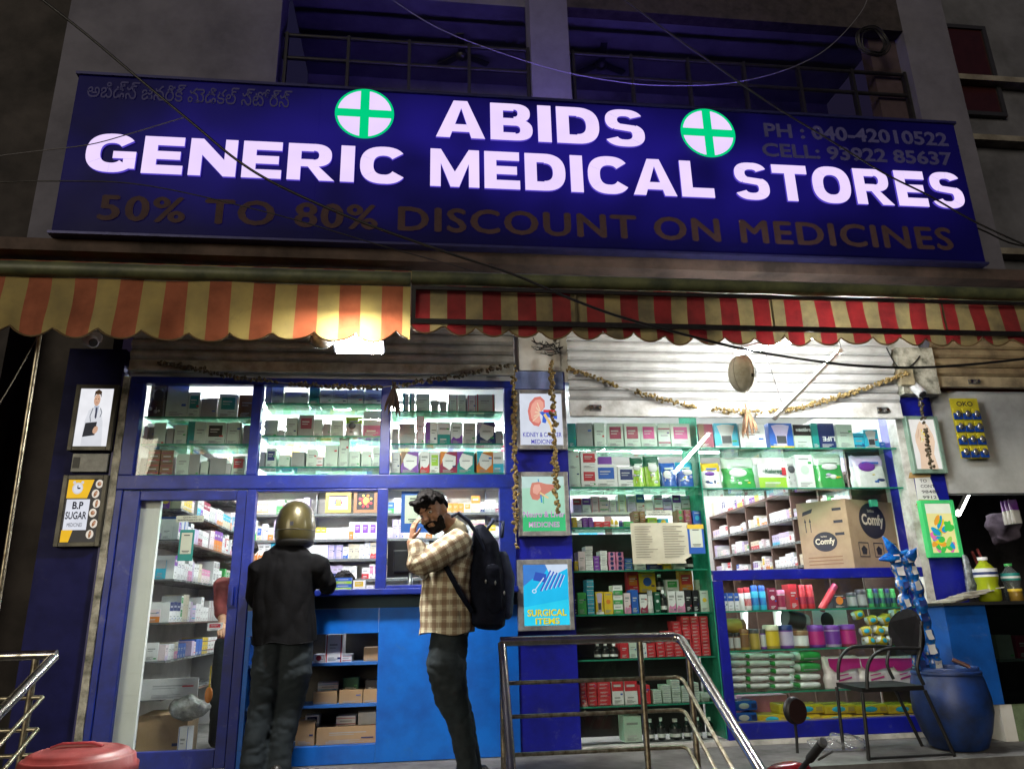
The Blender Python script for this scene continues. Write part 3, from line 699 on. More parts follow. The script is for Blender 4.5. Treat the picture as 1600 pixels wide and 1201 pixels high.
P.ell(.53, .80, .095, .105, SKIN).poly([(.43, .84), (.44, .95), (.54, .99), (.64, .95), (.645, .84), (.60, .90), (.47, .90)], E((.06, .035, .02))).ell(.49, .82, .014, .008, E((.05, .03, .02))).ell(.57, .82, .014, .008, E((.05, .03, .02))).ell(.53, .755, .03, .007, E((.4, .15, .12)))
P.poly([(.24, .16), (.28, .40), (.62, .42), (.60, .19)], E((.035, .035, .04))).ell(.60, .28, .08, .06, SKIN, .5).end()
P = Poster('lit yellow and black poster reading B.P SUGAR MEDICINES', [(100, 742), (169, 742), (155, 854), (83, 853)], [(105, 750), (160, 748), (150, 847), (93, 846)], PY, FRD, E((.06, .055, .05)))
YEL = E((.85, .50, .03)); WHT = E((.72, .74, .82)); BLK = E((.012, .013, .02))
P.poly([(.02, 1), (.74, 1), (.60, .70), (.02, .70)], YEL).poly([(.02, .0), (.25, .0), (.33, .19), (.02, .19)], YEL)
P.ell(.30, .86, .15, .095, E((.62, .62, .66))).ell(.30, .86, .115, .073, WHT).line([(.30, .86), (.30, .91)], .012, BLK).line([(.30, .86), (.38, .86)], .012, BLK).ell(.19, .955, .04, .025, E((.62, .62, .66))).ell(.42, .955, .04, .025, E((.62, .62, .66)))
P.poly([(.05, .19), (.05, .68), (.70, .68), (.70, .19)], WHT)
for i, v in enumerate((.93, .77, .61, .46, .29, .12)):
    uu = .90-(i % 2)*.07; P.ell(uu, v, .105, .07, E((.75, .68, .58))).ell(uu, v, .06, .035, E((.30, .14, .07)), .7*(i % 3)).ell(uu+.02, v+.01, .03, .02, E((.55, .30, .2)))
P.end().text('B.P', .24, .54, .52, .64, BLK, .03).text('SUGAR', .08, .67, .36, .48, BLK, .02).text('MEDICINES', .16, .58, .24, .30, BLK, .0)
BLT = E((.06, .05, .42))
P = Poster('lit kidney poster reading KIDNEY & CANCER MEDICINES in a silver frame', [(805, 609), (883, 609), (887, 702), (809, 702)], [(811, 615), (877, 615), (880, 695), (814, 695)], PY, FRS, E((.66, .70, .80)))
kid = [(.50, .95), (.36, .93), (.24, .82), (.19, .66), (.22, .48), (.32, .38), (.44, .36), (.50, .44), (.47, .53), (.46, .60), (.52, .66), (.60, .74), (.60, .87)]
P.poly(kid, E((.66, .20, .17))).poly([(.5+(u-.42)*.78-.07, .66+(v-.66)*.8) for u, v in kid], E((.80, .38, .30)))
for a in range(5): P.line([(.50, .62), (.30+.03*a, .46+.09*a)], .012, E((.85, .62, .45)))
P.poly([(.46, .64), (.62, .66), (.88, .58), (.88, .50), (.66, .54), (.60, .42), (.52, .44), (.54, .56)], E((.05, .14, .62))).line([(.58, .60), (.72, .40), (.76, .24)], .03, E((.80, .55, .22))).line([(.56, .66), (.84, .66)], .025, E((.7, .05, .05))).end()
P.text('KIDNEY & CANCER', .06, .97, .155, .245, BLT, .012).text('MEDICINES', .25, .80, .02, .11, BLT, .012)
P = Poster('lit green liver poster reading Neuro & Liver MEDICINES in a silver frame', [(809, 737), (887, 737), (891, 836), (811, 838)], [(815, 744), (881, 744), (884, 829), (817, 830)], PY, FRS, E((.40, .68, .52)))
P.poly([(0, .0), (1, .0), (1, .32), (0, .30)], E((.06, .52, .20))).poly([(0, .78), (0, 1), (1, 1), (1, .84)], E((.52, .70, .66)))
P.poly([(.20, .78), (.24, .88), (.40, .90), (.58, .86), (.76, .85), (.80, .80), (.66, .72), (.52, .66), (.36, .56), (.24, .58), (.19, .68)], E((.62, .24, .18))).poly([(.26, .78), (.30, .85), (.42, .86), (.46, .76), (.36, .66), (.26, .70)], E((.80, .42, .33)))
P.line([(.44, .66), (.46, .52)], .018, E((.05, .3, .6))).line([(.50, .66), (.50, .50)], .014, E((.15, .5, .3))).line([(.42, .70), (.62, .60)], .016, E((.8, .6, .3))).line([(.40, .90), (.39, .95)], .012, E((.05, .3, .6))).end()
MAG = E((.50, .16, .52)); PK = E((.80, .72, .80))
P.text('Neuro & Liver', .02, .99, .25, .36, PK, .02).text('Neuro & Liver', .02, .99, .25, .36, MAG, .0).text('MEDICINES', .14, .86, .07, .17, PK, .02).text('MEDICINES', .14, .86, .07, .17, MAG, .0)
P = Poster('lit blue poster of scissors and tools reading SURGICAL ITEMS', [(808, 874), (893, 873), (898, 984), (810, 985)], [(817, 882), (887, 881), (890, 976), (819, 977)], PY, FRS, E((.02, .50, .84)))
P.poly([(0, 1), (.60, 1), (.45, .82), (.2, .76), (0, .64)], E((.06, .22, .62))).poly([(.50, 1), (1, 1), (1, .93), (.62, .80)], E((.62, .72, .88))).poly([(0, .30), (1, .42), (1, 0), (0, 0)], E((.03, .62, .88)))
P.poly([(.22, .74), (.28, .88), (.52, .84), (.50, .70)], E((.04, .10, .48)))
for k in range(5): P.line([(.62+.07*k, .90-.02*k), (.38+.10*k, .56+.015*k)], .016, E((.05, .13, .55))).line([(.65+.07*k, .90-.02*k), (.41+.10*k, .56+.015*k)], .007, E((.60, .70, .9)))
P.ell(.24, .56, .05, .035, E((.6, .75, .9))).ell(.24, .56, .03, .02, E((.02, .50, .84))).line([(.26, .58), (.46, .78)], .01, E((.6, .75, .9))).end()
GLD = E((.72, .66, .04)); GSH = E((.12, .20, .10))
P.text('SURGICAL', .085, .945, .145, .255, GSH, .03).text('SURGICAL', .075, .935, .15, .26, GLD, .025).text('ITEMS', .255, .785, .015, .115, GSH, .03).text('ITEMS', .245, .775, .02, .12, GLD, .025)
P = Poster('lit poster of cupped hands full of pills, dried garland hanging across it', [(1412, 650), (1463, 650), (1481, 740), (1431, 738)], [(1418, 655), (1460, 655), (1472, 733), (1433, 732)], PY, FRG, E((.80, .78, .74)))
HS = E((.78, .58, .42))
P.poly([(.18, 0), (.24, .30), (.16, .55), (.18, .68), (.36, .90), (.46, .97), (.54, .90), (.62, .96), (.74, .88), (.88, .68), (.90, .55), (.78, .30), (.86, 0)], HS)
for k in range(16): P.ell(.35+.34*rnd.random(), .55+.2*rnd.random(), .055, .022, rnd.choice([E((.78, .62, .08)), E((.75, .72, .5)), E((.7, .35, .1))]), rnd.random()*3)
P.line([(.53, .1), (.53, .48)], .01, E((.5, .32, .22))).line([(.25, .62), (.35, .80)], .008, E((.5, .32, .22))).line([(.78, .62), (.68, .80)], .008, E((.5, .32, .22))).end()
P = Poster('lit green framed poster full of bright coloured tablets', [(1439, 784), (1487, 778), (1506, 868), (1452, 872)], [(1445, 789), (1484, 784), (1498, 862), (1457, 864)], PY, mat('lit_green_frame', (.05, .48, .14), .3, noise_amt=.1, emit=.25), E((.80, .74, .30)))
P.poly([(0, .8), (0, 1), (1, 1), (1, .8)], E((.75, .78, .62)))
for k in range(30):
    P.ell(.08+.84*rnd.random(), .06+.62*(k/30), .13+.05*rnd.random(), .065, rnd.choice([E((.75, .60, .02)), E((.06, .52, .08)), E((.02, .32, .55)), E((.70, .16, .40)), E((.78, .36, .04)), E((.35, .6, .1))]), rnd.uniform(-.6, .9))
P.end()
# small unlit pane and taped notice
a = at(116, 708, -.03); b = at(160, 737, -.03)
sp_ = thing('wall_plate', 'small unlit grey plate between the doctor poster and the sugar poster', 'plate', (a.x, -.03, b.z))
MB().cbox(a.x-.01, b.x+.03, -.03, -.001, b.z, a.z, mat('dull_plate', (.12, .125, .12), .3, noise_amt=.4, scale=8), .004).build('plate', sp_)
MB().box(a.x, a.x+.05, -.032, -.0302, b.z+.03, a.z-.03, DARK).build('sticker', sp_)
a = at(1428, 743, -.02); b = at(1468, 785, -.02)
nt_ = thing('taped_notice', 'torn white notice of phone digits stuck with brown tape between two lit posters', 'notice', ((a.x+b.x)/2, -.02, b.z))
m = MB(); x0, x1, z0, z1 = a.x, b.x-.01, b.z, a.z
m.prism([(x0, z0), (x1+.02, z0+.01), (x1-.03, z1-.01), (x0+.01, z1)], -.012, -.010, PAPER); pp = m.build('paper', nt_)
for i, tx in enumerate(('TO', 'CONT', '98482', '9912')):
    v1 = z1-.03-i*.048; MB().text(tx, x0+.05, x0+.05+.033*len(tx), v1-.026, v1, -.0135, INK, .01).build('lettering', pp)
MB().prism([(x0-.05, z1-.02), (x1-.02, z1-.01), (x1-.03, z1+.04), (x0-.03, z1+.03)], -.015, -.0125, TAPE).prism([(x0-.03, z0-.02), (x1+.03, z0-.01), (x1+.02, z0+.025), (x0+.01, z0+.03)], -.0148, -.0123, TAPE).build('tape', nt_)

# ================================================================== GARLANDS, HANGING THINGS
FLW = mat('dried_marigold', (.30, .21, .07), .9, noise_amt=.5, scale=40, dark=(.10, .065, .025)); FLD = mat('dried_marigold_dark', (.10, .075, .04), .9, noise_amt=.5, scale=40)
STR = mat('garland_thread', (.35, .32, .25), .8)
def garland(label, pxs, Y, m, r=.017, step=.026, gaps=()):
    pts = [at(x, y, Y) for x, y in pxs]
    t = thing('dried_garland', label, 'garland', pts[0])
    MB().tube(pts, .003, STR, 5).build('thread', t)
    mb = MB(); d = 0; L = sum((pts[i+1]-pts[i]).length for i in range(len(pts)-1)); acc = 0
    for i in range(len(pts)-1):
        seg = pts[i+1]-pts[i]; l = seg.length; d = max(0, d)
        while d < l:
            f = (acc+d)/L
            if not any(g0 < f < g1 for g0, g1 in gaps):
                c = pts[i]+seg*(d/l)
                for q in range(3):
                    o = Vector((rnd.gauss(0, r*.45), rnd.gauss(0, r*.4), rnd.gauss(0, r*.45)))
                    M = Matrix.Translation(c+o) @ Euler((rnd.random()*3, rnd.random()*3, rnd.random()*3)).to_matrix().to_4x4()
                    mb.ell((0, 0, 0), (r*rnd.uniform(.5, .95), r*rnd.uniform(.5, .9), r*rnd.uniform(.3, .6)), m, M, 7, 4)
            d += step*rnd.uniform(.8, 1.25)
        d -= l; acc += l
    mb.build('flowers', t); return t
garland('dark dried flower garland sagging along the top of the upper windows', [(250, 567), (300, 575), (370, 590), (410, 595), (465, 600), (510, 603), (595, 605), (630, 601), (700, 590), (750, 580), (795, 572)], -.17, FLD, .021, .03, ((.33, .36), (.62, .655)))
garland('dried golden garland sagging across the white roller shutter', [(887, 575), (920, 586), (962, 602), (990, 611), (1040, 625), (1080, 634), (1110, 637), (1150, 642), (1200, 643), (1250, 637), (1300, 623), (1350, 607), (1395, 592), (1420, 582)], -.18, FLW, .021, .026, ((.075, .09), (.14, .185), (.36, .40), (.535, .56)))
garland('dried garland hanging straight down the door-side edge of the poster pillar', [(802, 568), (803, 620), (804, 700), (805, 780), (806, 836), (807, 855)], -.09, FLW, .023, .028, ((.93, .985),))
garland('dried garland hanging across the kidney and liver posters', [(861, 570), (864, 640), (867, 700), (869, 760), (871, 797)], -.10, FLW, .025, .028, ((.9, .93),))
garland('short dried garland hanging over the cupped hands poster', [(1436, 618), (1441, 642), (1447, 672), (1450, 700), (1457, 731)], -.10, FLD, .02, .025, ((.4, .46),))
c = at(1160, 584, -1.22)
t = thing('hanging_coconut', 'cream cloth-wrapped coconut hanging from a cord before the white shutter', 'coconut', (c.x, c.y, c.z-.15))
COC = mat('wrapped_cloth', (.60, .57, .44), .8, noise_amt=.4, scale=9, bump=.3, dark=(.34, .31, .22)); COD = mat('dark_husk', (.045, .04, .03), .8, noise_amt=.4, scale=14)
mb = MB(); mb.ell(c, (.100, .098, .140), COC, None, 28, 18)
for i, f in enumerate(mb.f):
    v = sum((mb.v[k] for k in f), Vector())/len(f)-c
    if v.x > .045+.02*math.sin(v.z*30) and v.z > -.05 and v.z < .13: mb.m[i] = mb.mi(COD)
mb.build('husk', t)
mb = MB()
for a0 in (-1.2, 1.1, 2.6): mb.tube([c+Vector((.113*math.cos(a0)*math.cos(q)*.89, -.0995*math.sin(a0)*math.cos(q)*1, .142*math.sin(q))) for q in [k*.2-1.3 for k in range(14)]], .0025, STR, 5)
mb.tube([c+Vector((-.03, 0, .15)), c+Vector((-.05, 0, .32))], .003, STR, 5); mb.tube([c+Vector((.03, 0, .15)), c+Vector((0, 0, .34))], .003, STR, 5)
mb.build('cord', t)
ROOT = mat('dry_roots', (.40, .22, .12), .8, noise_amt=.4, scale=20)
def roots(label, px, py0, py1, Y, m):
    p = at(px, py0, Y); q = at(px, py1, Y); L = p.z-q.z
    t = thing('root_bundle', label, 'roots', (p.x, Y, q.z)); mb = MB()
    for k in range(8):
        a = k*.8; dx = .055*math.cos(a)*(.4+.8*rnd.random()); dy = .03*math.sin(a); l = L*rnd.uniform(.65, 1)
        mb.tube([p+Vector((dx*.1, dy*.1, 0)), p+Vector((dx*.6, dy, -l*.45)), p+Vector((dx, dy*1.3, -l*.8)), p+Vector((dx*1.15, dy, -l))], [.008, .014, .011, .002], m, 7)
    mb.build('roots', t); MB().tube([p+Vector((0, 0, -.01)), p+Vector((-.01, 0, .06))], .008, m, 6).build('tie', t)
roots('bundle of pale dry roots hanging from the middle of the golden garland', 1167, 640, 688, -.2, ROOT)
roots('bundle of dry roots coloured dark for shade, hanging in front of the upper window bar', 615, 606, 656, -.19, mat('shaded_dry_roots', (.05, .028, .018), .85, noise_amt=.4, scale=20))  # shadow on this bundle is put into its darker root colour

# sachet card
a = at(1486, 622, -.05); b = at(1556, 716, -.05)
t = thing('sachet_card', 'yellow and blue hanging card of silver sachets on the grey wall', 'sachet card', ((a.x+b.x)/2, -.05, b.z))
SY1 = mat('sachet_yellow', (.62, .52, .03), .35, noise_amt=.2); SB1 = mat('sachet_blue', (.01, .06, .33), .35, noise_amt=.2); SSV = mat('sachet_silver', (.5, .5, .52), .25, metal=.8, noise_amt=.3)
x0, x1, z0, z1 = a.x-.02, b.x-.06, b.z, a.z
cd = MB().box(x0, x1, -.05, -.046, z0, z1, SY1).build('card', t)
MB().text('OKO', x0+.06, x0+.22, z1-.075, z1-.03, -.0515, INK, .02).build('lettering', cd)
for i in range(4):
    for j in range(3):
        w = (x1-x0)/3; h = (z1-.09-z0)/4; X = x0+j*w; Z = z0+i*h
        s_ = MB().cbox(X+.006, X+w-.006, -.066, -.0505, Z+.006, Z+h*.55, SB1, .006).cbox(X+.006, X+w-.006, -.064, -.0505, Z+h*.552, Z+h-.006, SY1, .006).build('sachet', cd)
        MB().ell((X+w*.55, -.066, Z+h*.5), (w*.28, .014, h*.28), SSV, None, 12, 8).build('blister', s_)
# security cameras
WCAM = mat('camera_white_plastic', (.62, .62, .62), .35, noise_amt=.15)
def seccam(label, px, py, Y, d):
    c = at(px, py, Y); t = thing('security_camera', label, 'security camera', (c.x, c.y, c.z-.06)); d = Vector(d).normalized()
    e = c+d*.16
    bo = MB().tube([c-d*.03, c, e, e+d*.005], [.03, .042, .042, .036], WCAM, 16).build('body', t)
    MB().tube([e+d*.0055, e+d*.012], [.032, .030], DARK, 14).build('lens', bo)
    MB().tube([c, c+Vector((.0, .06, .05)), c+Vector((.0, .11, .06))], .014, WCAM, 8).tube([c+Vector((0, .11, .06)), c+Vector((0, .125, .06))], .05, WCAM, 12).build('bracket', t)
seccam('white bullet security camera under the faded awning, beside the dark alley', 138, 531, -.30, (.5, -.65, -.35))
seccam('white security camera above the cupped hands poster', 1424, 600, -.10, (.05, -.5, -.6))
jb = at(1408, 590, -.1)
t = thing('junction_box', 'grubby tan junction box beside the security camera on the white post head', 'junction box', (jb.x, -.13, jb.z-.1))
MB().cbox(jb.x-.06, jb.x+.07, -.18, -.121, jb.z-.09, jb.z+.06, mat('tan_plastic', (.40, .33, .2), .5, noise_amt=.4), .008).build('box', t)
MB().tube(sag((jb.x, -.15, jb.z+.06), (jb.x+.2, -.13, jb.z+.2), .02), .006, IRON, 5).tube(sag((jb.x-.03, -.15, jb.z+.06), (jb.x-.16, -.2, jb.z+.25), .03), .006, IRON, 5).build('wiring', t)
mb = MB(); c = at(858, 545, -.06)
t = thing('wire_tangle', 'tangle of dark wires at the head of the poster pillar', 'wires', c)
for k in range(7):
    pts = [c+Vector((rnd.uniform(-.16, .13), rnd.uniform(-.05, .0), rnd.uniform(-.05, .1))) for _ in range(4)]
    sm = []
    for i in range(3):
        for f in range(5): sm.append(pts[i].lerp(pts[i+1], f/5)-Vector((0, 0, .03*math.sin(f/5*3.14))))
    mb.tube(sm, .004, IRON, 5)
mb.build('wiring', t)

# ================================================================== CABLES ACROSS THE STREET FACE
def cable(label, pxs, Y, r, m, name='cable'):
    if not isinstance(Y, (list, tuple)): Y = [Y]*len(pxs)
    pts = [at(x, y, yy) for (x, y), yy in zip(pxs, Y)]
    sm = []
    for i in range(len(pts)-1):          # catmull-rom
        p0, p1, p2_, p3 = pts[max(0, i-1)], pts[i], pts[i+1], pts[min(len(pts)-1, i+2)]
        for k in range(6):
            f = k/6; sm.append(.5*((2*p1)+(p2_-p0)*f+(2*p0-5*p1+4*p2_-p3)*f*f+(3*p1-p0-3*p2_+p3)*f**3))
    sm.append(pts[-1])
    o = MB().tube(sm, r, m, 6).build(name); return tag(o, label, 'cable')
cable('thick black cable slanting down across the name board and over the red awning', [(40, -20), (130, 50), (218, 124), (300, 192), (370, 250), (440, 292), (560, 345), (700, 395), (800, 428), (880, 462), (960, 492), (1060, 520), (1160, 545), (1260, 562), (1350, 572), (1440, 574), (1530, 568), (1640, 556)], -1.75, .0085, IRON)
cable('dark cable slanting from the dim balcony down over the lit word STORES', [(950, -20), (1040, 48), (1110, 97), (1200, 160), (1290, 215), (1380, 270), (1452, 306), (1530, 350), (1640, 400)], -.9, .008, IRON)
WIRE = mat('pale_wire', (.14, .135, .15), .5)
cable('pale thin wire drooping across the dim balconies', [(590, -15), (680, 42), (780, 82), (880, 112), (980, 130), (1060, 134), (1140, 130), (1220, 112), (1290, 78), (1345, 20), (1360, -20)], -.35, .004, WIRE)
cable('thin pale wire crossing the first lit letter of the long word', [(-20, 246), (60, 236), (140, 226), (200, 210), (250, 195), (290, 183)], -.75, .004, WIRE)
cable('slack dark wire under the name board above the awning rail', [(-20, 286), (90, 283), (230, 290), (430, 335), (600, 385), (700, 412), (790, 436), (900, 440), (980, 448)], -1.35, .004, IRON)
cable('thin black wire leaving the end of the name board for the neighbour', [(1500, 345), (1540, 362), (1580, 380), (1640, 392)], -.3, .008, IRON)
c = at(1362, 66, .2)
t = thing('cable_coil', 'coil of black cable hung on the dark beam of the balcony', 'cable coil', c-Vector((0, 0, .17)))
mb = MB()
for k in range(7):
    r0 = .155+.022*rnd.random(); o = Vector((rnd.gauss(0, .012), -.03*k/7, rnd.gauss(0, .012)))
    mb.tube([c+o+Vector((r0*math.cos(a*.262), .01*math.sin(a), r0*1.05*math.sin(a*.262))) for a in range(24)], .008, IRON, 6, True)
mb.build('coil', t)
MB().tube([c+Vector((0, -.02, .17)), c+Vector((.0, .12, .24))], .01, IRON, 6).build('hook', t)
p0 = at(64, 512, -1.2); p1 = at(0, 925, -1.2)
t = tag(MB().tube([p0, p1, p1+(p1-p0)*.35], .014, DULLST, 8).build('awning_prop'), 'thin slanting metal prop under the far end of the faded awning', 'prop')
tag(MB().tube(sag(at(64, 515, -1.19), at(-20, 660, -1.3), .03), .003, STR, 5).build('cord'), 'thin slack cord tied to the slanting metal prop', 'cord')
# ================================================================== PRODUCTS
COL = {'w': ('white', (.72, .72, .71)), 'pg': ('pale green', (.52, .62, .53)), 'g': ('grey', (.30, .31, .30)), 'lg': ('light grey', (.50, .50, .49)), 't': ('teal', (.01, .24, .22)), 'b': ('blue', (.02, .10, .42)),
       'n': ('navy', (.012, .025, .12)), 'r': ('red', (.50, .03, .04)), 'm': ('maroon', (.26, .02, .06)), 'br': ('brown', (.22, .11, .05)), 'k': ('black', (.012, .012, .014)), 'y': ('yellow', (.66, .46, .03)),
       'o': ('orange', (.62, .20, .03)), 'p': ('purple', (.17, .04, .32)), 'pk': ('pink', (.62, .22, .38)), 'gr': ('green', (.05, .34, .08)), 'lm': ('lime green', (.30, .52, .04)), 'c': ('cyan', (.03, .40, .58)),
       'cr': ('cream', (.60, .54, .40)), 'lv': ('lilac', (.50, .42, .60)), 'pw': ('pinkish white', (.70, .58, .60)), 'dg': ('dark green', (.01, .09, .045)), 'dk': ('dark grey', (.05, .05, .055)), 'gd': ('gold', (.42, .30, .06)), 'cb': ('cardboard brown', (.36, .235, .125)), 'mg': ('magenta', (.45, .02, .18))}
def PM(k): return mat('print_'+COL[k][0].replace(' ', '_'), COL[k][1], .42, noise_amt=.07, scale=10)
def FOIL(k): return mat('film_'+COL[k][0].replace(' ', '_'), COL[k][1], .22, noise_amt=.12, scale=10, bump=.5, coat=.4)
ORD = ['first', 'second', 'third', 'fourth', 'fifth', 'sixth', 'seventh', 'eighth', 'ninth', 'tenth', 'eleventh', 'twelfth', 'thirteenth', 'fourteenth', 'fifteenth', 'sixteenth', 'seventeenth', 'eighteenth', 'nineteenth', 'twentieth'] + ['%dth' % i for i in range(21, 60)]
STY = {'plain': 'plain {b} carton', 'lines': '{b} carton with small print', 'panel': '{b} carton with {a} panel', 'top': '{b} carton, {a} top half', 'bot': '{b} carton, {a} lower half', 'side': '{b} carton, {a} side band',
       'stripe': '{b} carton with {a} stripes', 'dot': '{b} carton with {a} spot', 'hex': '{a} carton with white badge', 'wave': '{b} carton with {a} swoosh', 'bars': '{b} carton with {a} bars', 'body': '{a} carton showing a figure'}
def decal(mb, x0, x1, z0, z1, y, sty, b, a):
    w, h = x1-x0, z1-z0; A = PM(a)
    def q(u0, u1, v0, v1, m, k=1): mb.poly([(x0+w*u0, y-.0006*k, z0+h*v0), (x0+w*u1, y-.0006*k, z0+h*v0), (x0+w*u1, y-.0006*k, z0+h*v1), (x0+w*u0, y-.0006*k, z0+h*v1)], m)
    def el(u, v, ru, rv, m, k=1): mb.poly([(x0+w*(u+ru*math.cos(i*.524)), y-.0006*k, z0+h*(v+rv*math.sin(i*.524))) for i in range(12)], m)
    lm = PM('g') if b not in ('k', 'n', 'br', 'm', 'dk', 'dg', 't', 'b', 'p', 'r') else PM('lg')
    rs = (x0*977+z0*531+w*313) % 1
    for k in range(3 if w > .05 else 2): q(.1+.1*rs, .45+.4*((rs*7+k*.37) % 1), .06+.045*k, .085+.045*k, lm, 4)
    if rs > .45: q(.72, .92, .03+.8*((rs*13) % 1)*.9, .10+.8*((rs*13) % 1)*.9, PM(('r', 'b', 'gr', 'n')[int(rs*40) % 4]), 5)
    if sty == 'lines': q(.2, .8, .62, .68, lm); q(.2, .6, .52, .56, lm); q(.2, .7, .2, .23, lm)
    elif sty == 'panel': q(.5, .86, .24, .27, lm); q(.14, .86, .36, .86, A); q(.22, .7, .66, .71, PM('lg'), 2); q(.22, .6, .56, .59, PM('lg'), 2); q(.2, .5, .12, .16, lm)
    elif sty == 'top': q(0, 1, .55, 1, A); q(.15, .8, .72, .82, PM('lg'), 2); q(.2, .7, .25, .3, lm)
    elif sty == 'bot': q(0, 1, 0, .45, A); q(.15, .8, .66, .75, lm, 1); q(.2, .7, .2, .26, PM('lg'), 2)
    elif sty == 'side': q(0, .38, 0, 1, A); q(.5, .9, .6, .66, lm); q(.5, .8, .48, .52, lm)
    elif sty == 'stripe': q(0, 1, .16, .24, A); q(0, 1, .74, .80, A); q(.2, .8, .45, .53, lm)
    elif sty == 'bars': q(.06, .12, 0, 1, A); q(.88, .94, 0, 1, A); q(.25, .7, .6, .66, lm); q(.25, .6, .5, .53, lm)
    elif sty == 'dot': el(.5, .55, .26, .26*w/h, A); q(.2, .8, .85, .9, lm)
    elif sty == 'hex':
        mb.poly([(x0+w*u, y-.0006, z0+h*v) for u, v in ((0, 1), (.4, 1), (0, .35))], PM({'p': 'br', 't': 'p', 'o': 'c', 'm': 'o', 'n': 'lv'}.get(a, 'c')))
        mb.poly([(x0+w*u, y-.0012, z0+h*v) for u, v in ((.12, .62), (.3, .92), (.92, .78), (.9, .40), (.55, .16), (.18, .34))], PM('w')); q(.3, .75, .55, .60, lm, 3)
    elif sty == 'wave':
        mb.poly([(x0+w*u, y-.0006, z0+h*v) for u, v in ((0, 0), (1, 0), (1, .48), (.75, .30), (.45, .26), (.2, .34), (0, .2))], A); q(.15, .8, .70, .80, lm); q(.15, .6, .58, .63, lm)
    elif sty == 'body':
        mb.poly([(x0+w*u, y-.0006, z0+h*v) for u, v in ((.3, .05), (.26, .5), (.12, .9), (.36, .95), (.64, .95), (.88, .9), (.74, .5), (.7, .05))], PM('lv' if a != 'c' else 'lg')); q(.3, .7, .2, .5, PM('dk'), 2); q(.0, 1, .0, .1, PM('y' if a == 'b' else 'w'), 2)
NLAB = {}
def uniq(lb):
    NLAB[lb] = NLAB.get(lb, 0)+1
    return lb
def carton_mesh(mb, x0, x1, y, d, z0, z1, b, sty, a, rot=0.0):
    cx, cy_ = (x0+x1)/2, y+d/2; M = Matrix.Translation((cx, cy_, 0)) @ Matrix.Rotation(rot, 4, 'Z') @ Matrix.Translation((-cx, -cy_, 0))
    n0 = len(mb.v); base = PM(a if sty in ('hex', 'body') else b)
    mb.box(x0, x1, y, y+d, z0, z1, base); decal(mb, x0, x1, z0, z1, y, sty, b, a)
    if sty == 'top': mb.box(x1+.0001, x1+.0008, y, y+d, z0+(z1-z0)*.55, z1, PM(a))
    for i in range(n0, len(mb.v)): mb.v[i] = M @ mb.v[i]
def cylinder_item(t, kind, x0, x1, y, z0, z1, b, a, extra=None):
    r = (x1-x0)/2; c = ((x0+x1)/2, y+r, z0); h = z1-z0
    if kind == 'bottle':
        glass = mat('amber_bottle', (.03, .014, .008), .12, noise_amt=.1) if b == 'br' else (mat('dark_bottle', (.008, .012, .010), .12, noise_amt=.1) if b == 'k' else PM(b))
        MB().lathe([(r*.9, 0), (r, h*.03), (r, h*.62), (r*.85, h*.72), (r*.38, h*.80), (r*.36, h*.86)], c, glass, 16).build('body', t)
        MB().lathe([(r*.42, h*.84), (r*.44, h), (0, h)], c, PM(extra or 'w'), 14).build('cap', t)
        MB().lathe([(r*1.012, h*.10), (r*1.012, h*.56)], c, PM(a), 16).lathe([(r*1.02, h*.14), (r*1.02, h*.30)], c, PM('lm' if a == 'w' else 'w'), 16).build('label_band', t)
    elif kind == 'can':
        MB().lathe([(r*.95, 0), (r, h*.02), (r, h*.74), (r*.8, h*.78)], c, PM(b), 18).build('body', t)
        MB().lathe([(r*.9, h*.762), (r*.9, h*.985), (r*.8, h), (0, h)], c, PM(a), 16).build('cap', t)
        MB().lathe([(r*1.01, h*.2), (r*1.01, h*.5)], c, PM(extra or 'w'), 16).build('label_band', t)
    elif kind in ('tin', 'jar'):
        MB().lathe([(r*.97, 0), (r, h*.02), (r, h*.80)], c, PM(b), 20).build('body', t)
        MB().lathe([(r*1.03, h*.78), (r*1.03, h*.97), (r*.95, h), (0, h)], c, PM(extra or 'p'), 20).build('lid', t)
        MB().lathe([(r*1.012, h*.12), (r*1.012, h*.72)], c, PM(a), 20).build('label_band', t)
def pillow(mb, x0, x1, y, d, z0, z1, m, m2=None, pinch=.75):
    # flow-wrapped packet: full in the middle, flat sealed ends
    n, k = 9, 12; vs = []
    for i in range(n):
        u = i/(n-1); f = (1-abs(2*u-1)**6)*.97+.03; w = .5+.5*f*pinch/.75
        for j in range(k):
            a = 2*math.pi*j/k; ca, sa = math.cos(a), math.sin(a)
            vs.append((x0+(x1-x0)*u, y+d/2+d/2*math.copysign(abs(ca)**.6, ca)*(.25+.75*f), (z0+z1)/2+(z1-z0)/2*math.copysign(abs(sa)**.4, sa)*(.12+.88*f)+.002*math.sin(9*u+j)))
    fs = [(i*k+j, i*k+(j+1) % k, (i+1)*k+(j+1) % k, (i+1)*k+j) for i in range(n-1) for j in range(k)]
    mb.add(vs, fs, m, True)
    if m2:
        kk = mb.mi(m2); nf = len(fs)
        for q in range(nf):
            i = q//k
            if i in (0, n-2): mb.m[len(mb.m)-nf+q] = kk
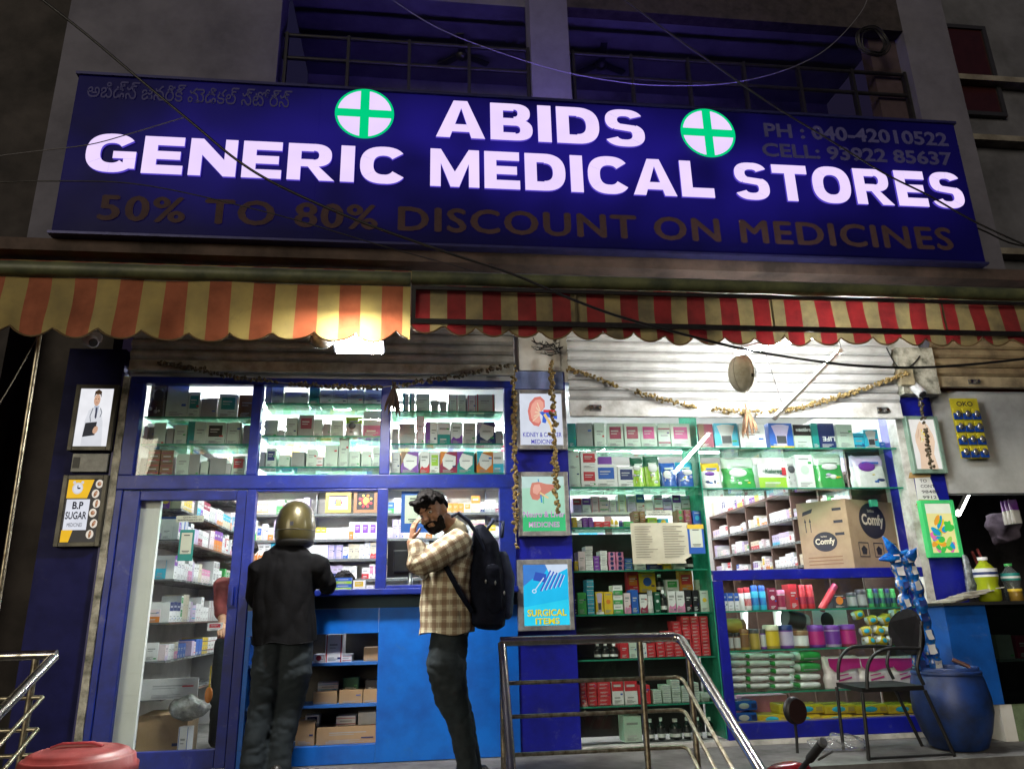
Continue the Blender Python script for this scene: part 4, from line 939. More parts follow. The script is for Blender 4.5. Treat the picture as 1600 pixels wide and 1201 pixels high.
def pouch(mb, x0, x1, y, d, z0, z1, m, m2=None, split=.5):
    n, k = 10, 14; vs = []
    for i in range(n):
        v = i/(n-1); f = max(.06, (1-v**2.6))**.7; w = 1-.05*math.sin(v*3.1)*(-1)
        wob = .012*(x1-x0)*math.sin(v*17)
        for j in range(k):
            a = 2*math.pi*j/k; ca, sa = math.cos(a), math.sin(a)
            vs.append(((x0+x1)/2+wob+(x1-x0)/2*math.copysign(abs(ca)**.35, ca)*(.97+.03*math.sin(v*9)), y+d/2+d/2*sa*f, z0+(z1-z0)*v*(1+.03*math.sin(j*2.3)*(v > .85))))
    fs = [(i*k+j, i*k+(j+1) % k, (i+1)*k+(j+1) % k, (i+1)*k+j) for i in range(n-1) for j in range(k)]
    mb.add(vs, fs, m, True)
    if m2:
        kk = mb.mi(m2)
        for q in range(len(fs)):
            if (q//k)/(n-1) >= split: mb.m[len(mb.m)-len(fs)+q] = kk
CNT = {'carton': 0}
def row(bay, pyb, items, anchor, yf=.075, depth=.16, z=None, group=None, noun='product_carton'):
    """items: (kind, px0, px1, pytop, base, style/label, accent[, extra])"""
    for i, it in enumerate(items):
        kind, xa, xb, pt, b, sty, a = it[:7]; ex = it[7] if len(it) > 7 else None
        xm = (xa+xb)/2; zz0 = z if z is not None else at(xm, pyb, yf).z
        x0, x1, z1 = at(xa, pyb, yf).x+.001, at(xb, pyb, yf).x-.001, at(xm, pt, yf).z
        if kind == 'box' and isinstance(ex, (int, float)): zz0 = at(xm, ex, yf).z
        pos = '%s from %s, %s' % (ORD[i], anchor, bay)
        if kind == 'box':
            lb = STY[sty].format(b=COL[b][0], a=COL[a][0]); mb = MB()
            carton_mesh(mb, x0, x1, yf+rnd.uniform(0, .012), depth*rnd.uniform(.75, 1.0), zz0, z1, b, sty, a, rnd.gauss(0, .035))
            tag(mb.build(noun), uniq(lb+', '+pos), 'carton', group or 'cartons on the display shelves')
        elif kind == 'stack':          # a column of equal small cartons, each one its own thing
            n = ex or 4; h = (z1-zz0)/n
            for k in range(n):
                mb = MB(); carton_mesh(mb, x0+rnd.uniform(-.002, .002), x1-.001, yf+rnd.uniform(0, .01), depth*.8, zz0+k*h+.0004, zz0+(k+1)*h-.0004, b, sty, a, rnd.gauss(0, .02))
                lev = 'topmost' if k == n-1 else ('lowest' if k == 0 else ORD[k]+' up')
                tag(mb.build(noun), uniq('%s small %s carton in stack %s' % (lev, COL[a if sty == 'hex' else b][0], pos)), 'carton', group or 'cartons on the display shelves')
        elif kind in ('bottle', 'can', 'tin', 'jar'):
            nm = {'bottle': 'bottle', 'can': 'spray_can', 'tin': 'powder_tin', 'jar': 'plastic_jar'}[kind]
            cw = {'bottle': 'bottle', 'can': 'spray can', 'tin': 'tin', 'jar': 'jar'}[kind]
            t = thing(nm, uniq('%s %s with %s %s, %s' % (COL[b][0], cw, COL[a][0], 'cap' if kind == 'can' else 'label', pos)), cw, ((x0+x1)/2, yf+(x1-x0)/2, zz0), cw+'s on the display shelves')
            cylinder_item(t, kind, x0, x1, yf, zz0, z1, b, a, ex)
        elif kind == 'pouch':
            mb = MB(); dp = min(.14, (x1-x0)*.6); w_, h_ = x1-x0, z1-zz0; pouch(mb, x0, x1, yf, dp, zz0, z1, FOIL(b), FOIL(a), .62 if ex is None else .5)
            pal = ('w', 'pg', 'lv', 'y') if b in ('b', 'gr', 'lm') else (('dk', 'g') if b in ('dk', 'lg') else ('p', 'b', 'y', 'n'))
            mb.ell((x0+w_*rnd.uniform(.36, .64), yf+.006, zz0+h_*rnd.uniform(.5, .66)), (w_*rnd.uniform(.2, .34), .008, h_*rnd.uniform(.08, .2)), PM(pal[0]), None, 14, 8)
            for _ in range(5): mb.ell((x0+w_*rnd.uniform(.2, .8), yf+.004, zz0+h_*rnd.uniform(.14, .42)), (w_*rnd.uniform(.03, .13), .008, h_*rnd.uniform(.015, .07)), PM(rnd.choice(pal)), None, 10, 6)
            mb.box(x0+w_*.25, x0+w_*.75, yf+.001, yf+.003, zz0+h_*.72, zz0+h_*.78, PM(pal[1]))
            tag(mb.build('pouch'), uniq('%s soft pouch, %s' % (COL[b][0] if a == b else COL[b][0]+' and '+COL[a][0], pos)), 'pouch', 'soft pouches on the display shelves')
# ---- upper window over the door
Bx = lambda x0, x1, t, b='pg', s='lines', a='g', e=None: ('box', x0, x1, t, b, s, a) if e is None else ('box', x0, x1, t, b, s, a, e)
Z1 = []
def winrow(lbl, pyb, x0, x1, items, anchor, yf=.09, par=None, xs=None):
    z = at((x0+x1)/2, pyb, yf-.03).z
    o = MB().box(xs[0], xs[1], yf-.03, .40, z-.012, z-.002, GSHELF).build('glass_shelf', F); MB().box(xs[0], xs[1], yf-.036, yf-.0305, z-.013, z-.001, GEDGE).build('edge', o)
    row(lbl, pyb, items, anchor, yf, .20, z)
s1 = (-2.24, -1.40); s2 = (-1.315, -.365); s3 = (-.28, .66)
winrow('top shelf over the door', 651, 226, 396, [('pouch', 227, 257, 596, 'dk', 'x', 'dk'), Bx(257, 291, 600, 'pg', 'plain'), Bx(291, 310, 612, 'pg', 'panel', 't'), Bx(311, 336, 622, 'g', 'plain'), Bx(338, 368, 615, 'pg', 'panel', 't'), Bx(370, 395, 616, 'br', 'lines')], 'peeling post', xs=s1)
winrow('middle shelf over the door', 693, 222, 394, [Bx(222, 228, 665, 'pw', 'plain'), Bx(229, 237, 667, 'g', 'plain'), Bx(238, 257, 660, 'pg', 'plain'), Bx(258, 269, 668, 'g', 'plain'), Bx(270, 289, 663, 'pg', 'lines'), Bx(290, 318, 658, 'pg', 'side', 't'), Bx(319, 349, 659, 'pg', 'panel', 'k'), Bx(351, 376, 660, 'pg', 'bars', 'g'), Bx(378, 393, 664, 'g', 'plain')], 'peeling post', xs=s1)
winrow('bottom shelf over the door', 741, 215, 390, [Bx(216, 226, 715, 'g', 'plain'), ('stack', 227, 247, 702, 'br', 'stripe', 'r', 2), ('stack', 248, 268, 703, 'br', 'stripe', 'm', 2), Bx(273, 293, 709, 'pg', 'lines'), Bx(294, 311, 709, 'g', 'plain'), Bx(312, 324, 720, 'pg', 'plain'), Bx(325, 351, 715, 'g', 'plain'), Bx(352, 360, 724, 'lg', 'plain'), Bx(361, 382, 712, 'pg', 'panel', 'r')], 'peeling post', xs=s1)
winrow('top shelf over the hatch', 630, 412, 597, [Bx(413, 423, 602, 'g', 'plain'), Bx(424, 442, 604, 'pg', 'lines'), Bx(443, 480, 612, 'pg', 'plain'), Bx(482, 498, 602, 't', 'plain'), Bx(499, 518, 609, 'pg', 'lines'), Bx(519, 543, 609, 'pg', 'lines'), Bx(544, 569, 609, 'pg', 'lines'), Bx(570, 597, 608, 'pg', 'lines')], 'door side', xs=s2)
winrow('middle shelf over the hatch', 680.5, 408, 596, [Bx(412, 433, 656, 'pg', 'plain'), Bx(434, 444, 671, 'lg', 'plain'), Bx(446, 464, 652, 'pg', 'lines'), Bx(465, 489, 648, 'g', 'panel', 'm'), Bx(490, 503, 655, 'pg', 'plain'), Bx(504, 515, 661, 'g', 'plain'), Bx(516, 535, 656, 'pg', 'lines'), ('pouch', 538, 565, 650, 'lg', 'x', 'lm'), Bx(567, 596, 642, 'pg', 'bot', 'mg')], 'door side', xs=s2)
winrow('bottom shelf over the hatch', 728.5, 404, 594, [Bx(405, 413, 705, 'g', 'plain'), Bx(414, 430, 700, 'pg', 'panel', 'n'), Bx(434, 451, 710, 'pg', 'plain'), Bx(455, 476, 705, 'g', 'plain'), Bx(477, 494, 701, 'pg', 'lines'), Bx(495, 505, 712, 'w', 'stripe', 'r'), Bx(506, 527, 695, 'pg', 'plain'), Bx(528, 544, 685, 'pg', 'bars', 'g'), Bx(545, 562, 704, 'pg', 'lines'), Bx(563, 579, 704, 'pg', 'plain'), Bx(580, 594, 698, 'pg', 'lines')], 'door side', xs=s2)
winrow('top shelf above backpack man', 642, 613, 785, [Bx(629, 638, 614, 'pg', 'side', 't'), Bx(639, 648, 614, 'pg', 'side', 't'), Bx(650, 672, 615, 'pg', 'lines'), Bx(673, 686, 625, 'g', 'plain'), Bx(687, 699, 627, 'g', 'plain'), Bx(700, 715, 616, 'pg', 'bars', 'm'), Bx(716, 728, 616, 'pg', 'lines'), Bx(729, 743, 617, 'w', 'bars', 'r'), Bx(744, 774, 616, 'pg', 'bars', 'r')], 'hatch side', xs=s3)
winrow('middle shelf above backpack man', 692.5, 611, 787, [Bx(612, 622, 670, 'g', 'plain'), ('stack', 624, 648, 662, 'g', 'lines', 'g', 2), Bx(650, 662, 650, 'pw', 'bars', 'r'), Bx(664, 682, 659, 'w', 'side', 'p'), Bx(683, 703, 659, 'w', 'bot', 't'), Bx(704, 722, 659, 'w', 'wave', 'p'), Bx(724, 743, 660, 'lg', 'lines'), Bx(745, 774, 659, 'w', 'hex', 'n'), Bx(775, 786, 672, 'g', 'plain')], 'hatch side', xs=s3)
winrow('bottom shelf above backpack man', 738.5, 609, 789, [Bx(611, 625, 706, 'lg', 'lines'), Bx(626, 654, 705, 'w', 'hex', 'p'), Bx(655, 670, 705, 'w', 'wave', 'r'), Bx(671, 686, 705, 'w', 'panel', 'lm'), Bx(687, 714, 705, 'w', 'hex', 'm'), Bx(715, 742, 705, 'w', 'hex', 't'), Bx(743, 769, 705, 'w', 'hex', 'o'), Bx(770, 788, 705, 'w', 'bot', 'c')], 'hatch side', xs=s3)

# ---- display bay beside the poster pillar
A_ = 'poster pillar'
row('top display shelf', 699, [Bx(889, 902, 661, 't', 'plain'), Bx(903, 928, 660, 'g', 'plain'), Bx(929, 946, 660, 'pg', 'lines'), Bx(951, 976, 661, 'pg', 'panel', 'm'), Bx(977, 1002, 661, 'pg', 'panel', 'm'), Bx(1003, 1028, 661, 'pg', 'panel', 'mg'), Bx(1030, 1049, 661, 'pg', 'stripe', 'm'), Bx(1050, 1081, 661, 'pg', 'panel', 'mg')], A_, z=ZA[0])
row('second display shelf', 760, [('stack', 889, 908, 704, 'pg', 'plain', 'g', 2), ('stack', 909, 936, 704, 'w', 'panel', 'r', 2), Bx(938, 959, 713, 'p', 'lines'), Bx(931, 966, 725, 'w', 'panel', 'b'), Bx(967, 994, 728, 'w', 'panel', 'n'), ('pouch', 988, 1011, 714, 'lm', 'x', 'dg'), ('pouch', 1009, 1034, 712, 'lm', 'x', 'dg'), ('pouch', 1034, 1060, 722, 'b', 'x', 'b'), ('pouch', 1060, 1087, 721, 'b', 'x', 'c')], A_, z=ZA[1])
row('third display shelf back row', 800, [Bx(896+i*14.2, 909+i*14.2, 774+rnd.randint(-2, 6), rnd.choice(['w', 'w', 'pw', 'lv', 'w']), rnd.choice(['lines', 'bars', 'stripe', 'top', 'plain']), rnd.choice(['r', 'b', 'p', 'y', 'gr'])) for i in range(13)], A_, yf=.31, depth=.1, z=at(1000, 800, .31).z)
bs = MB().box(1.20, 2.326, .28, .425, at(1000, 800, .31).z-.02, at(1000, 800, .31).z-.001, PAPER); bs.build('back_shelf', G)
row('third display shelf', 823, [('stack', 894, 902, 808, 'y', 'lines', 'g', 2), ('stack', 903, 910, 812, 'w', 'stripe', 'n', 2), ('stack', 911, 919, 808, 'p', 'lines', 'g', 3), ('stack', 920, 928, 808, 'p', 'lines', 'g', 3), Bx(929, 941, 814, 'r', 'lines'), Bx(942, 954, 814, 'r', 'lines'), ('bottle', 955, 960, 808, 'y', 'r', 'y'), ('bottle', 961, 967, 810, 'y', 'r', 'y'), ('tin', 968, 974, 813, 'c', 'w', 'n'), Bx(975, 990, 814, 'gr', 'lines'), ('stack', 992, 1000, 798, 'br', 'stripe', 'gr', 3), ('stack', 1001, 1010, 798, 'br', 'stripe', 'gd', 3), Bx(1013, 1028, 808, 'lm', 'lines'), Bx(1030, 1046, 810, 'c', 'dot', 'y'), ('stack', 1060, 1070, 796, 'br', 'dot', 'gr', 3), ('stack', 1071, 1082, 796, 'm', 'dot', 'br', 3), Bx(1083, 1097, 798, 'b', 'dot', 'c')], A_, z=ZA[2])
row('fourth display shelf', 890, [Bx(897, 903, 876, 'y', 'lines'), Bx(904, 915, 861, 'pw', 'lines'), ('stack', 916, 928, 853, 'w', 'stripe', 'g', 5), ('stack', 929, 938, 868, 'p', 'lines', 'g', 2), ('stack', 939, 950, 860, 'w', 'stripe', 'g', 4), ('stack', 952, 963, 862, 'pk', 'dot', 'n', 4), ('stack', 964, 976, 862, 'pk', 'dot', 'n', 4), ('stack', 977, 989, 872, 'b', 'stripe', 'lm', 2), Bx(992, 1010, 878, 'pg', 'lines'), Bx(1012, 1035, 882, 'n', 'lines'), Bx(1037, 1050, 879, 'y', 'lines'), Bx(1052, 1070, 880, 'pg', 'lines'), ('bottle', 1072, 1086, 862, 'k', 'dk', 'k')], A_, z=ZA[3])
row('fifth display shelf back row', 925, [Bx(981, 999, 894, 'r', 'panel', 'o'), Bx(1000, 1026, 895, 'y', 'dot', 'b'), ('bottle', 1027, 1040, 897, 'k', 'dk', 'k'), Bx(1041, 1062, 905, 'w', 'panel', 'gr'), Bx(1063, 1084, 893, 'o', 'panel', 'r'), Bx(1089, 1107, 905, 'pg', 'lines')], A_, yf=.26, depth=.08, z=at(1000, 925, .26).z)
MB().box(1.20, 2.326, .245, .43, at(1000, 925, .26).z-.022, at(1000, 925, .26).z-.001, BK).build('back_shelf', G)
row('fifth display shelf', 957.5, [Bx(898, 903, 925, 'k', 'lines'), Bx(904, 918, 925, 'gr', 'lines'), ('stack', 919, 930, 905, 'c', 'stripe', 'w', 4), Bx(932, 944, 924, 'y', 'body', 'y'), Bx(945, 959, 924, 'y', 'dot', 'o'), ('stack', 960, 975, 914, 'w', 'bot', 'gr', 3), Bx(977, 987, 926, 'pw', 'wave', 'pk'), Bx(988, 999, 921, 'b', 'lines'), Bx(1001, 1013, 928, 'w', 'wave', 'm'), ('can', 1014, 1023, 922, 'lg', 'x', 'g', 'w'), Bx(1024, 1033, 924, 'dg', 'dot', 'w'), ('bottle', 1034, 1045, 921, 'k', 'pg', 'k'), Bx(1046, 1058, 923, 'w', 'wave', 'pk'), Bx(1059, 1072, 923, 'w', 'wave', 'pk'), Bx(1073, 1083, 921, 'k', 'lines'), Bx(1084, 1094, 921, 'k', 'lines'), Bx(1097, 1110, 922, 'pg', 'dot', 'y')], A_, z=ZA[4])
row('sixth display shelf', 1027, [('bottle', 930, 941, 1005, 'k', 'pg', 'k'), ('bottle', 942, 954, 1004, 'k', 'pg', 'k'), ('bottle', 955, 968, 1005, 'k', 'pg', 'k'), Bx(970, 983, 1004, 'r', 'lines'), Bx(984, 996, 1002, 'pg', 'lines'), Bx(997, 1011, 1004, 'w', 'lines')] + [('stack', 1012+i*14.4, 1025.5+i*14.4, [1005, 1000, 985, 970, 962, 962, 962][i], 'r', 'lines', 'w', [2, 2, 4, 5, 6, 6, 6][i]) for i in range(7)], A_, z=ZA[5])
row('seventh display shelf', 1099, [('stack', 908, 918, 1064, 'r', 'panel', 'm', 3), ('stack', 919, 934, 1064, 'r', 'lines', 'm', 3), ('stack', 935, 956, 1064, 'r', 'lines', 'm', 3), Bx(958, 976, 1062, 'w', 'top', 'r'), Bx(977, 997, 1062, 'w', 'top', 'r'), Bx(998, 1018, 1070, 'r', 'lines')] + [('stack', 1022+i*15, 1035+i*15, [1078, 1070, 1062, 1072, 1066, 1082][i], 'pg', 'stripe', 'n', [3, 4, 5, 4, 4, 3][i]) for i in range(6)], A_, z=ZA[6])
row('cabinet floor', 1165, [('box', 976, 1004, 1118, 'pg', 'bot', 'pg'), ('bottle', 1014, 1026, 1123, 'k', 'w', 'k'), ('bottle', 1031, 1043, 1121, 'k', 'w', 'k'), ('bottle', 1051, 1070, 1123, 'k', 'lm', 'k'), ('bottle', 1072, 1084, 1120, 'k', 'lm', 'k'), ('bottle', 1090, 1101, 1120, 'k', 'w', 'k'), ('bottle', 1108, 1119, 1120, 'k', 'w', 'k')], A_, yf=.12, z=.10)
# ---- display bay over the big carton
J_ = 'glass divider'
row('upper shelf over the big carton', 700.5, [Bx(1094, 1117, 662, 'm', 'side', 'br'), Bx(1119, 1156, 661, 'c', 'body', 'c'), Bx(1158, 1199, 661, 'w', 'lines'), Bx(1204, 1242, 661, 'b', 'body', 'b'), Bx(1243, 1271, 663, 'pg', 'top', 'k'), Bx(1272, 1282, 661, 't', 'plain'), Bx(1283, 1308, 661, 'n', 'plain'), Bx(1310, 1336, 663, 'pg', 'lines'), Bx(1337, 1353, 676, 'c', 'stripe', 'n'), Bx(1354, 1376, 671, 'c', 'body', 'c'), Bx(1377, 1385, 690, 'b', 'lines')], J_, z=ZB[0])
row('lower shelf over the big carton', 762, [('pouch', 1098, 1131, 722, 'w', 'x', 'y'), ('pouch', 1134, 1186, 714, 'gr', 'x', 'pg'), ('box', 1188, 1236, 724, 'w', 'bot', 'lm'), ('pouch', 1230, 1248, 714, 'lg', 'x', 'lg'), ('box', 1249, 1276, 710, 'w', 'dot', 'pg'), ('pouch', 1278, 1326, 707, 'gr', 'x', 'pg'), ('pouch', 1340, 1392, 710, 'w', 'x', 'lv')], J_, z=ZB[1])
def ptext(s, xa, xb, ya, yb, Y, m, parent=None, off=.02, M=None, flip=False):
    p, q = at(xa, yb, Y), at(xb, ya, Y); mb = MB(); mb.text(s, p.x, q.x, p.z, q.z, Y-.003, m, off, M=M)
    if flip:
        c = Vector(((p.x+q.x)/2, Y-.003, (p.z+q.z)/2)); Mx = Matrix.Translation(c) @ Matrix.Rotation(math.pi, 4, 'Y') @ Matrix.Translation(-c)
        mb.v = [Mx @ v for v in mb.v]
    return mb.build('lettering', parent)
def find(lb):
    for o in C.objects:
        if o.parent is None and o.get('label', '').startswith(lb): return o
ptext('LIFE', 1286, 1304, 682, 689, .075, PM('w'), find('plain navy carton, seventh from glass divider'), flip=True)
ptext('active', 1248, 1266, 668, 674, .075, PM('w'), find('pale green carton, black top half'))
ptext('Kalaree', 1196, 1221, 732, 739, .075, PM('dg'), find('white carton, lime green lower half'))
ptext('1', 1222, 1227, 730, 742, .075, PM('r'), find('white carton, lime green lower half'))
# ---- lower bay
row('top shelf under big carton', 951, [Bx(1128, 1139, 926, 'w', 'top', 'b'), Bx(1140, 1149, 926, 'w', 'top', 'b'), Bx(1150, 1157, 926, 'w', 'top', 'b'), ('can', 1157, 1166, 918, 'w', 'x', 'r', 'w'), ('can', 1166, 1177, 917, 'w', 'x', 'r', 'r'), ('can', 1178, 1189, 914, 'c', 'x', 'b', 'b'), ('can', 1190, 1201, 914, 'c', 'x', 'b', 'b'), Bx(1203, 1216, 918, 'm', 'dot', 'pw'), ('jar', 1217, 1232, 921, 'pw', 'gr', 'm', 'pk'), Bx(1237, 1250, 912, 'r', 'lines'), ('can', 1253, 1264, 913, 'r', 'x', 'r', 'm'), ('can', 1265, 1277, 913, 'r', 'x', 'r', 'm'), Bx(1304, 1326, 928, 'dk', 'dot', 'o'), ('tin', 1330, 1344, 925, 'dg', 'dk', 'g', 'dk'), ('tin', 1345, 1360, 920, 'dk', 'dg', 'g', 'dk')] + [('can', 1361+i*9, 1369+i*9, 919, 'dg' if i % 2 else 'gr', 'x', 'n' if i % 2 else 'gr', 'n') for i in range(5)], J_, z=ZC[0])
row('second shelf under big carton', 1012, [('jar', 1138, 1149, 988, 'br', 'x', 'lg', 'k'), ('jar', 1150, 1160, 988, 'br', 'x', 'lg', 'k'), ('tin', 1160, 1175, 982, 'gd', 'x', 'br', 'br'), ('tin', 1176, 1191, 982, 'gd', 'x', 'gd', 'dk'), ('tin', 1192, 1200, 982, 'p', 'x', 'lg', 'dk'), ('tin', 1201, 1224, 976, 'gd', 'x', 'y', 'cr'), ('jar', 1225, 1246, 976, 'p', 'x', 'lv', 'n'), ('jar', 1248, 1270, 985, 'br', 'x', 'w', 'br'), ('jar', 1272, 1296, 976, 'p', 'x', 'mg', 'p'), ('jar', 1298, 1321, 976, 'lv', 'x', 'p', 'p'), ('jar', 1322, 1346, 975, 'm', 'x', 'mg', 'p')], J_, z=ZC[1])
# things lying on the jars and cans
def lying(name, label, cat, px, py, L, r, ang, Y, b, a, z=None):
    c = at(px, py, Y); t = thing(name, label, cat, (c.x, c.y, c.z-r)); d = Vector((math.cos(ang), .12, math.sin(ang))).normalized()
    MB().tube([c-d*L/2, c+d*L*.28], r, PM(b), 16).build('body', t); MB().tube([c+d*L*.281, c+d*L/2], r*.9, PM(a), 14).build('cap', t)
lying('spray_can', 'red spray can leaning at a slant among the upright cans', 'spray can', 1294, 933, .26, .030, .85, .10, 'r', 'm')
lying('powder_tin', 'gold tin lying across the two brown jars', 'tin', 1145, 978, .19, .062, 0, .16, 'gd', 'br')
lying('powder_tin', 'dull dark tin lying on top of the purple jar', 'tin', 1243, 968, .20, .07, -.2, .2, 'dk', 'g')
# wet wipes: stacked flow packs
PKW = FOIL('w'); PKG = FOIL('gr')
def pack(label, cat, xa, xb, pya, pyb, m, m2, Y=.09, d=.16, grp=None, name='wipes_packet', txt=None, band=None, boxy=False):
    a, b = at(xa, pyb, Y), at(xb, pya, Y); mb = MB()
    if boxy: mb.cbox(a.x+.002, b.x-.002, Y+.01, Y+d, a.z+.001, b.z, m, .016).ell((a.x+(b.x-a.x)*.45, Y+.011, (a.z+b.z)/2), ((b.x-a.x)*.22, .006, (b.z-a.z)*.30), PM('c' if m is YF_ else 'lg'), None, 14, 8).box(a.x+(b.x-a.x)*.74, a.x+(b.x-a.x)*.93, Y+.006, Y+.012, a.z+.02, b.z-.02, PM('gd' if m is YF_ else 'n'))
    else: pillow(mb, a.x, b.x, Y, d, a.z, b.z, m, m2)
    o = mb.build(name); tag(o, uniq(label), cat, grp)
    if band:
        w = b.x-a.x; MB().poly([(a.x+w*.2, Y-.004, a.z+.25*(b.z-a.z)), (a.x+w*.72, Y-.004, a.z+.25*(b.z-a.z)), (a.x+w*.72, Y-.004, a.z+.34*(b.z-a.z)), (a.x+w*.2, Y-.004, a.z+.34*(b.z-a.z))], PM(band)).build('print_band', o)
    return o
YF_ = FOIL('y')
cols = [(1140, 1170), (1169, 1208), (1209, 1246)]
for ci, (xa, xb) in enumerate(cols):
    ys = [1077, 1066, 1054, 1042, 1030, 1019]
    for k in range(5):
        pack('%s white and green wipes packet in pile %s from blue frame post' % (['lowest', 'second', 'third', 'fourth', 'topmost'][k], ORD[ci]), 'wipes packet', xa+rnd.uniform(-2, 1), xb+rnd.uniform(-1, 2), ys[k+1]+.4, ys[k]-.4, PKW, PKG, grp='piled wipes packets', d=.2, band='g')
for k in range(4):
    pack('%s %s wipes packet in the pile beside the magenta packs' % (['lowest', 'second', 'third', 'topmost'][k], ['white', 'white', 'green', 'green'][k]), 'wipes packet', 1248, 1288, [1064, 1051, 1034, 1016][k], [1077, 1064, 1051, 1034][k]-.5, PKW if k < 2 else PKG, PKG if k < 2 else PKW, grp='piled wipes packets', d=.22, band='g')
for k, (xa, xb) in enumerate(((1292, 1341), (1343, 1391), (1393, 1428))):
    a, b = at(xa, 1076, .10), at(xb, 1024, .10); mb = MB(); pouch(mb, a.x, b.x, .08, .10, ZC[2], b.z, FOIL('pw'), FOIL('pw')); y = .078
    o = mb.build('pad_pack'); w = b.x-a.x; h = b.z-ZC[2]; q = MB()
    q.poly([(a.x+w*u, y, ZC[2]+h*v) for u, v in ((.1, .95), (.98, .93), (.98, .62), (.7, .60), (.45, .50), (.25, .52), (.12, .70))], PM('mg')); q.poly([(a.x+w*u, y, ZC[2]+h*v) for u, v in ((.32, .36), (.62, .42), (.62, .46), (.32, .40))], PM('mg')); q.poly([(a.x+w*u, y, ZC[2]+h*v) for u, v in ((.32, .2), (.7, .3), (.7, .36), (.32, .26))], PM('mg'))
    q.build('print_band', o); tag(o, '%s magenta and white pad pack %s' % (('uncovered', 'middle', 'last')[k], ('beside the wipes pile', 'behind the chair arms', 'behind the black chair back')[k]), 'pad pack', 'magenta and white pad packs')
YF_ = FOIL('y')
i0 = 0
for r, (ya, yb) in enumerate(((1108, 1122), (1092, 1107))):
    for k in range(5):
        xa = 1186+k*50+(4 if r else 0)
        if r == 1 and k == 0: xa += 30
        pack('%s yellow pad packet in the %s row on the cabinet base board' % (ORD[k], ('lower', 'upper')[r]), 'pad packet', xa, xa+(48 if not (r == 1 and k == 0) else 22), ya+7, yb+9, YF_, YF_, grp='yellow pad packets on the base board', name='pad_packet', d=.2, boxy=True)
for k, (ya, yb) in enumerate(((1112, 1130), (1094, 1111))):
    pack('%s blue packet beside the yellow packets at the frame post' % ('lower', 'upper')[k], 'packet', 1147, 1184, ya, yb, FOIL('b'), FOIL('b'), grp='blue packets on the base board', name='pad_packet', d=.2, boxy=True)
a, b = at(1160, 1100, .30), at(1230, 1084, .30)
t = tag(MB().cbox(a.x, b.x, .30, .42, .2165, b.z, PM('pk'), .01).build('pink_box'), 'pink plastic box behind the blue packets under the wipes', 'box')
for i, (px, py) in enumerate([(1340, 960), (1361, 968), (1382, 966), (1399, 958), (1352, 985), (1372, 984), (1390, 982), (1406, 980), (1357, 1001), (1376, 1000), (1396, 999), (1408, 970)]):
    c = at(px, py, .13); mb = MB(); M = Matrix.Translation(c) @ Euler((rnd.uniform(-.2, .2), rnd.uniform(-.5, .5), rnd.uniform(-.3, .3))).to_matrix().to_4x4()
    pillow(mb, -.052, .052, -.045, .09, -.036, .036, FOIL('y'), FOIL('w')); mb.ell((0, -.046, 0), (.024, .004, .018), PM('c'), None, 12, 6)
    mb.v = [M @ v for v in mb.v]
    tag(mb.build('snack_packet'), 'small yellow packet with blue oval in the heap beside the purple jars', 'packet', 'heap of small yellow packets')
# poster-like face card behind jars
a, b = at(1273, 986, .34), at(1322, 952, .34); t = tag(MB().box(a.x, b.x, .34, .345, a.z, b.z, PM('lg')).ell(((a.x+b.x)/2-.03, .339, (a.z+b.z)/2), (.06, .003, .07), PM('k'), None, 16, 8).build('picture_card'), 'grey picture card with a dark shape behind the purple jars', 'card')

# the big carton, turned corner-on
c0 = at(1336, 887, .10); zt = at(1322, 779, .12).z; z0 = 1.37
cl = at(1257, 890, .42); crn = at(1411, 880, .40)
pl4 = [Vector((c0.x, c0.y, 0)), Vector((crn.x, crn.y, 0)), Vector((crn.x+cl.x-c0.x, crn.y+cl.y-c0.y, 0)), Vector((cl.x, cl.y, 0))]
t = thing('big_carton', 'large brown cardboard carton printed Comfy, set corner-on over the blue frame', 'cardboard box', (c0.x, c0.y+.3, z0))
mb = MB(); vs = [(p.x, p.y, z0+.001) for p in pl4]+[(p.x, p.y, zt) for p in pl4]
mb.add(vs, [(3, 2, 1, 0), (4, 5, 6, 7), (0, 1, 5, 4), (1, 2, 6, 5), (2, 3, 7, 6), (3, 0, 4, 7)], CARD)
bo = mb.build('carton_body', t)
def facexf(a, b):
    d = (b-a); w = d.length; d.normalize(); n = Vector((d.y, -d.x, 0))
    if n.y > 0: n = -n
    return w, Matrix(((d.x, -n.x, 0, a.x), (d.y, -n.y, 0, a.y), (0, 0, 1, z0), (0, 0, 0, 1)))
H = zt-z0
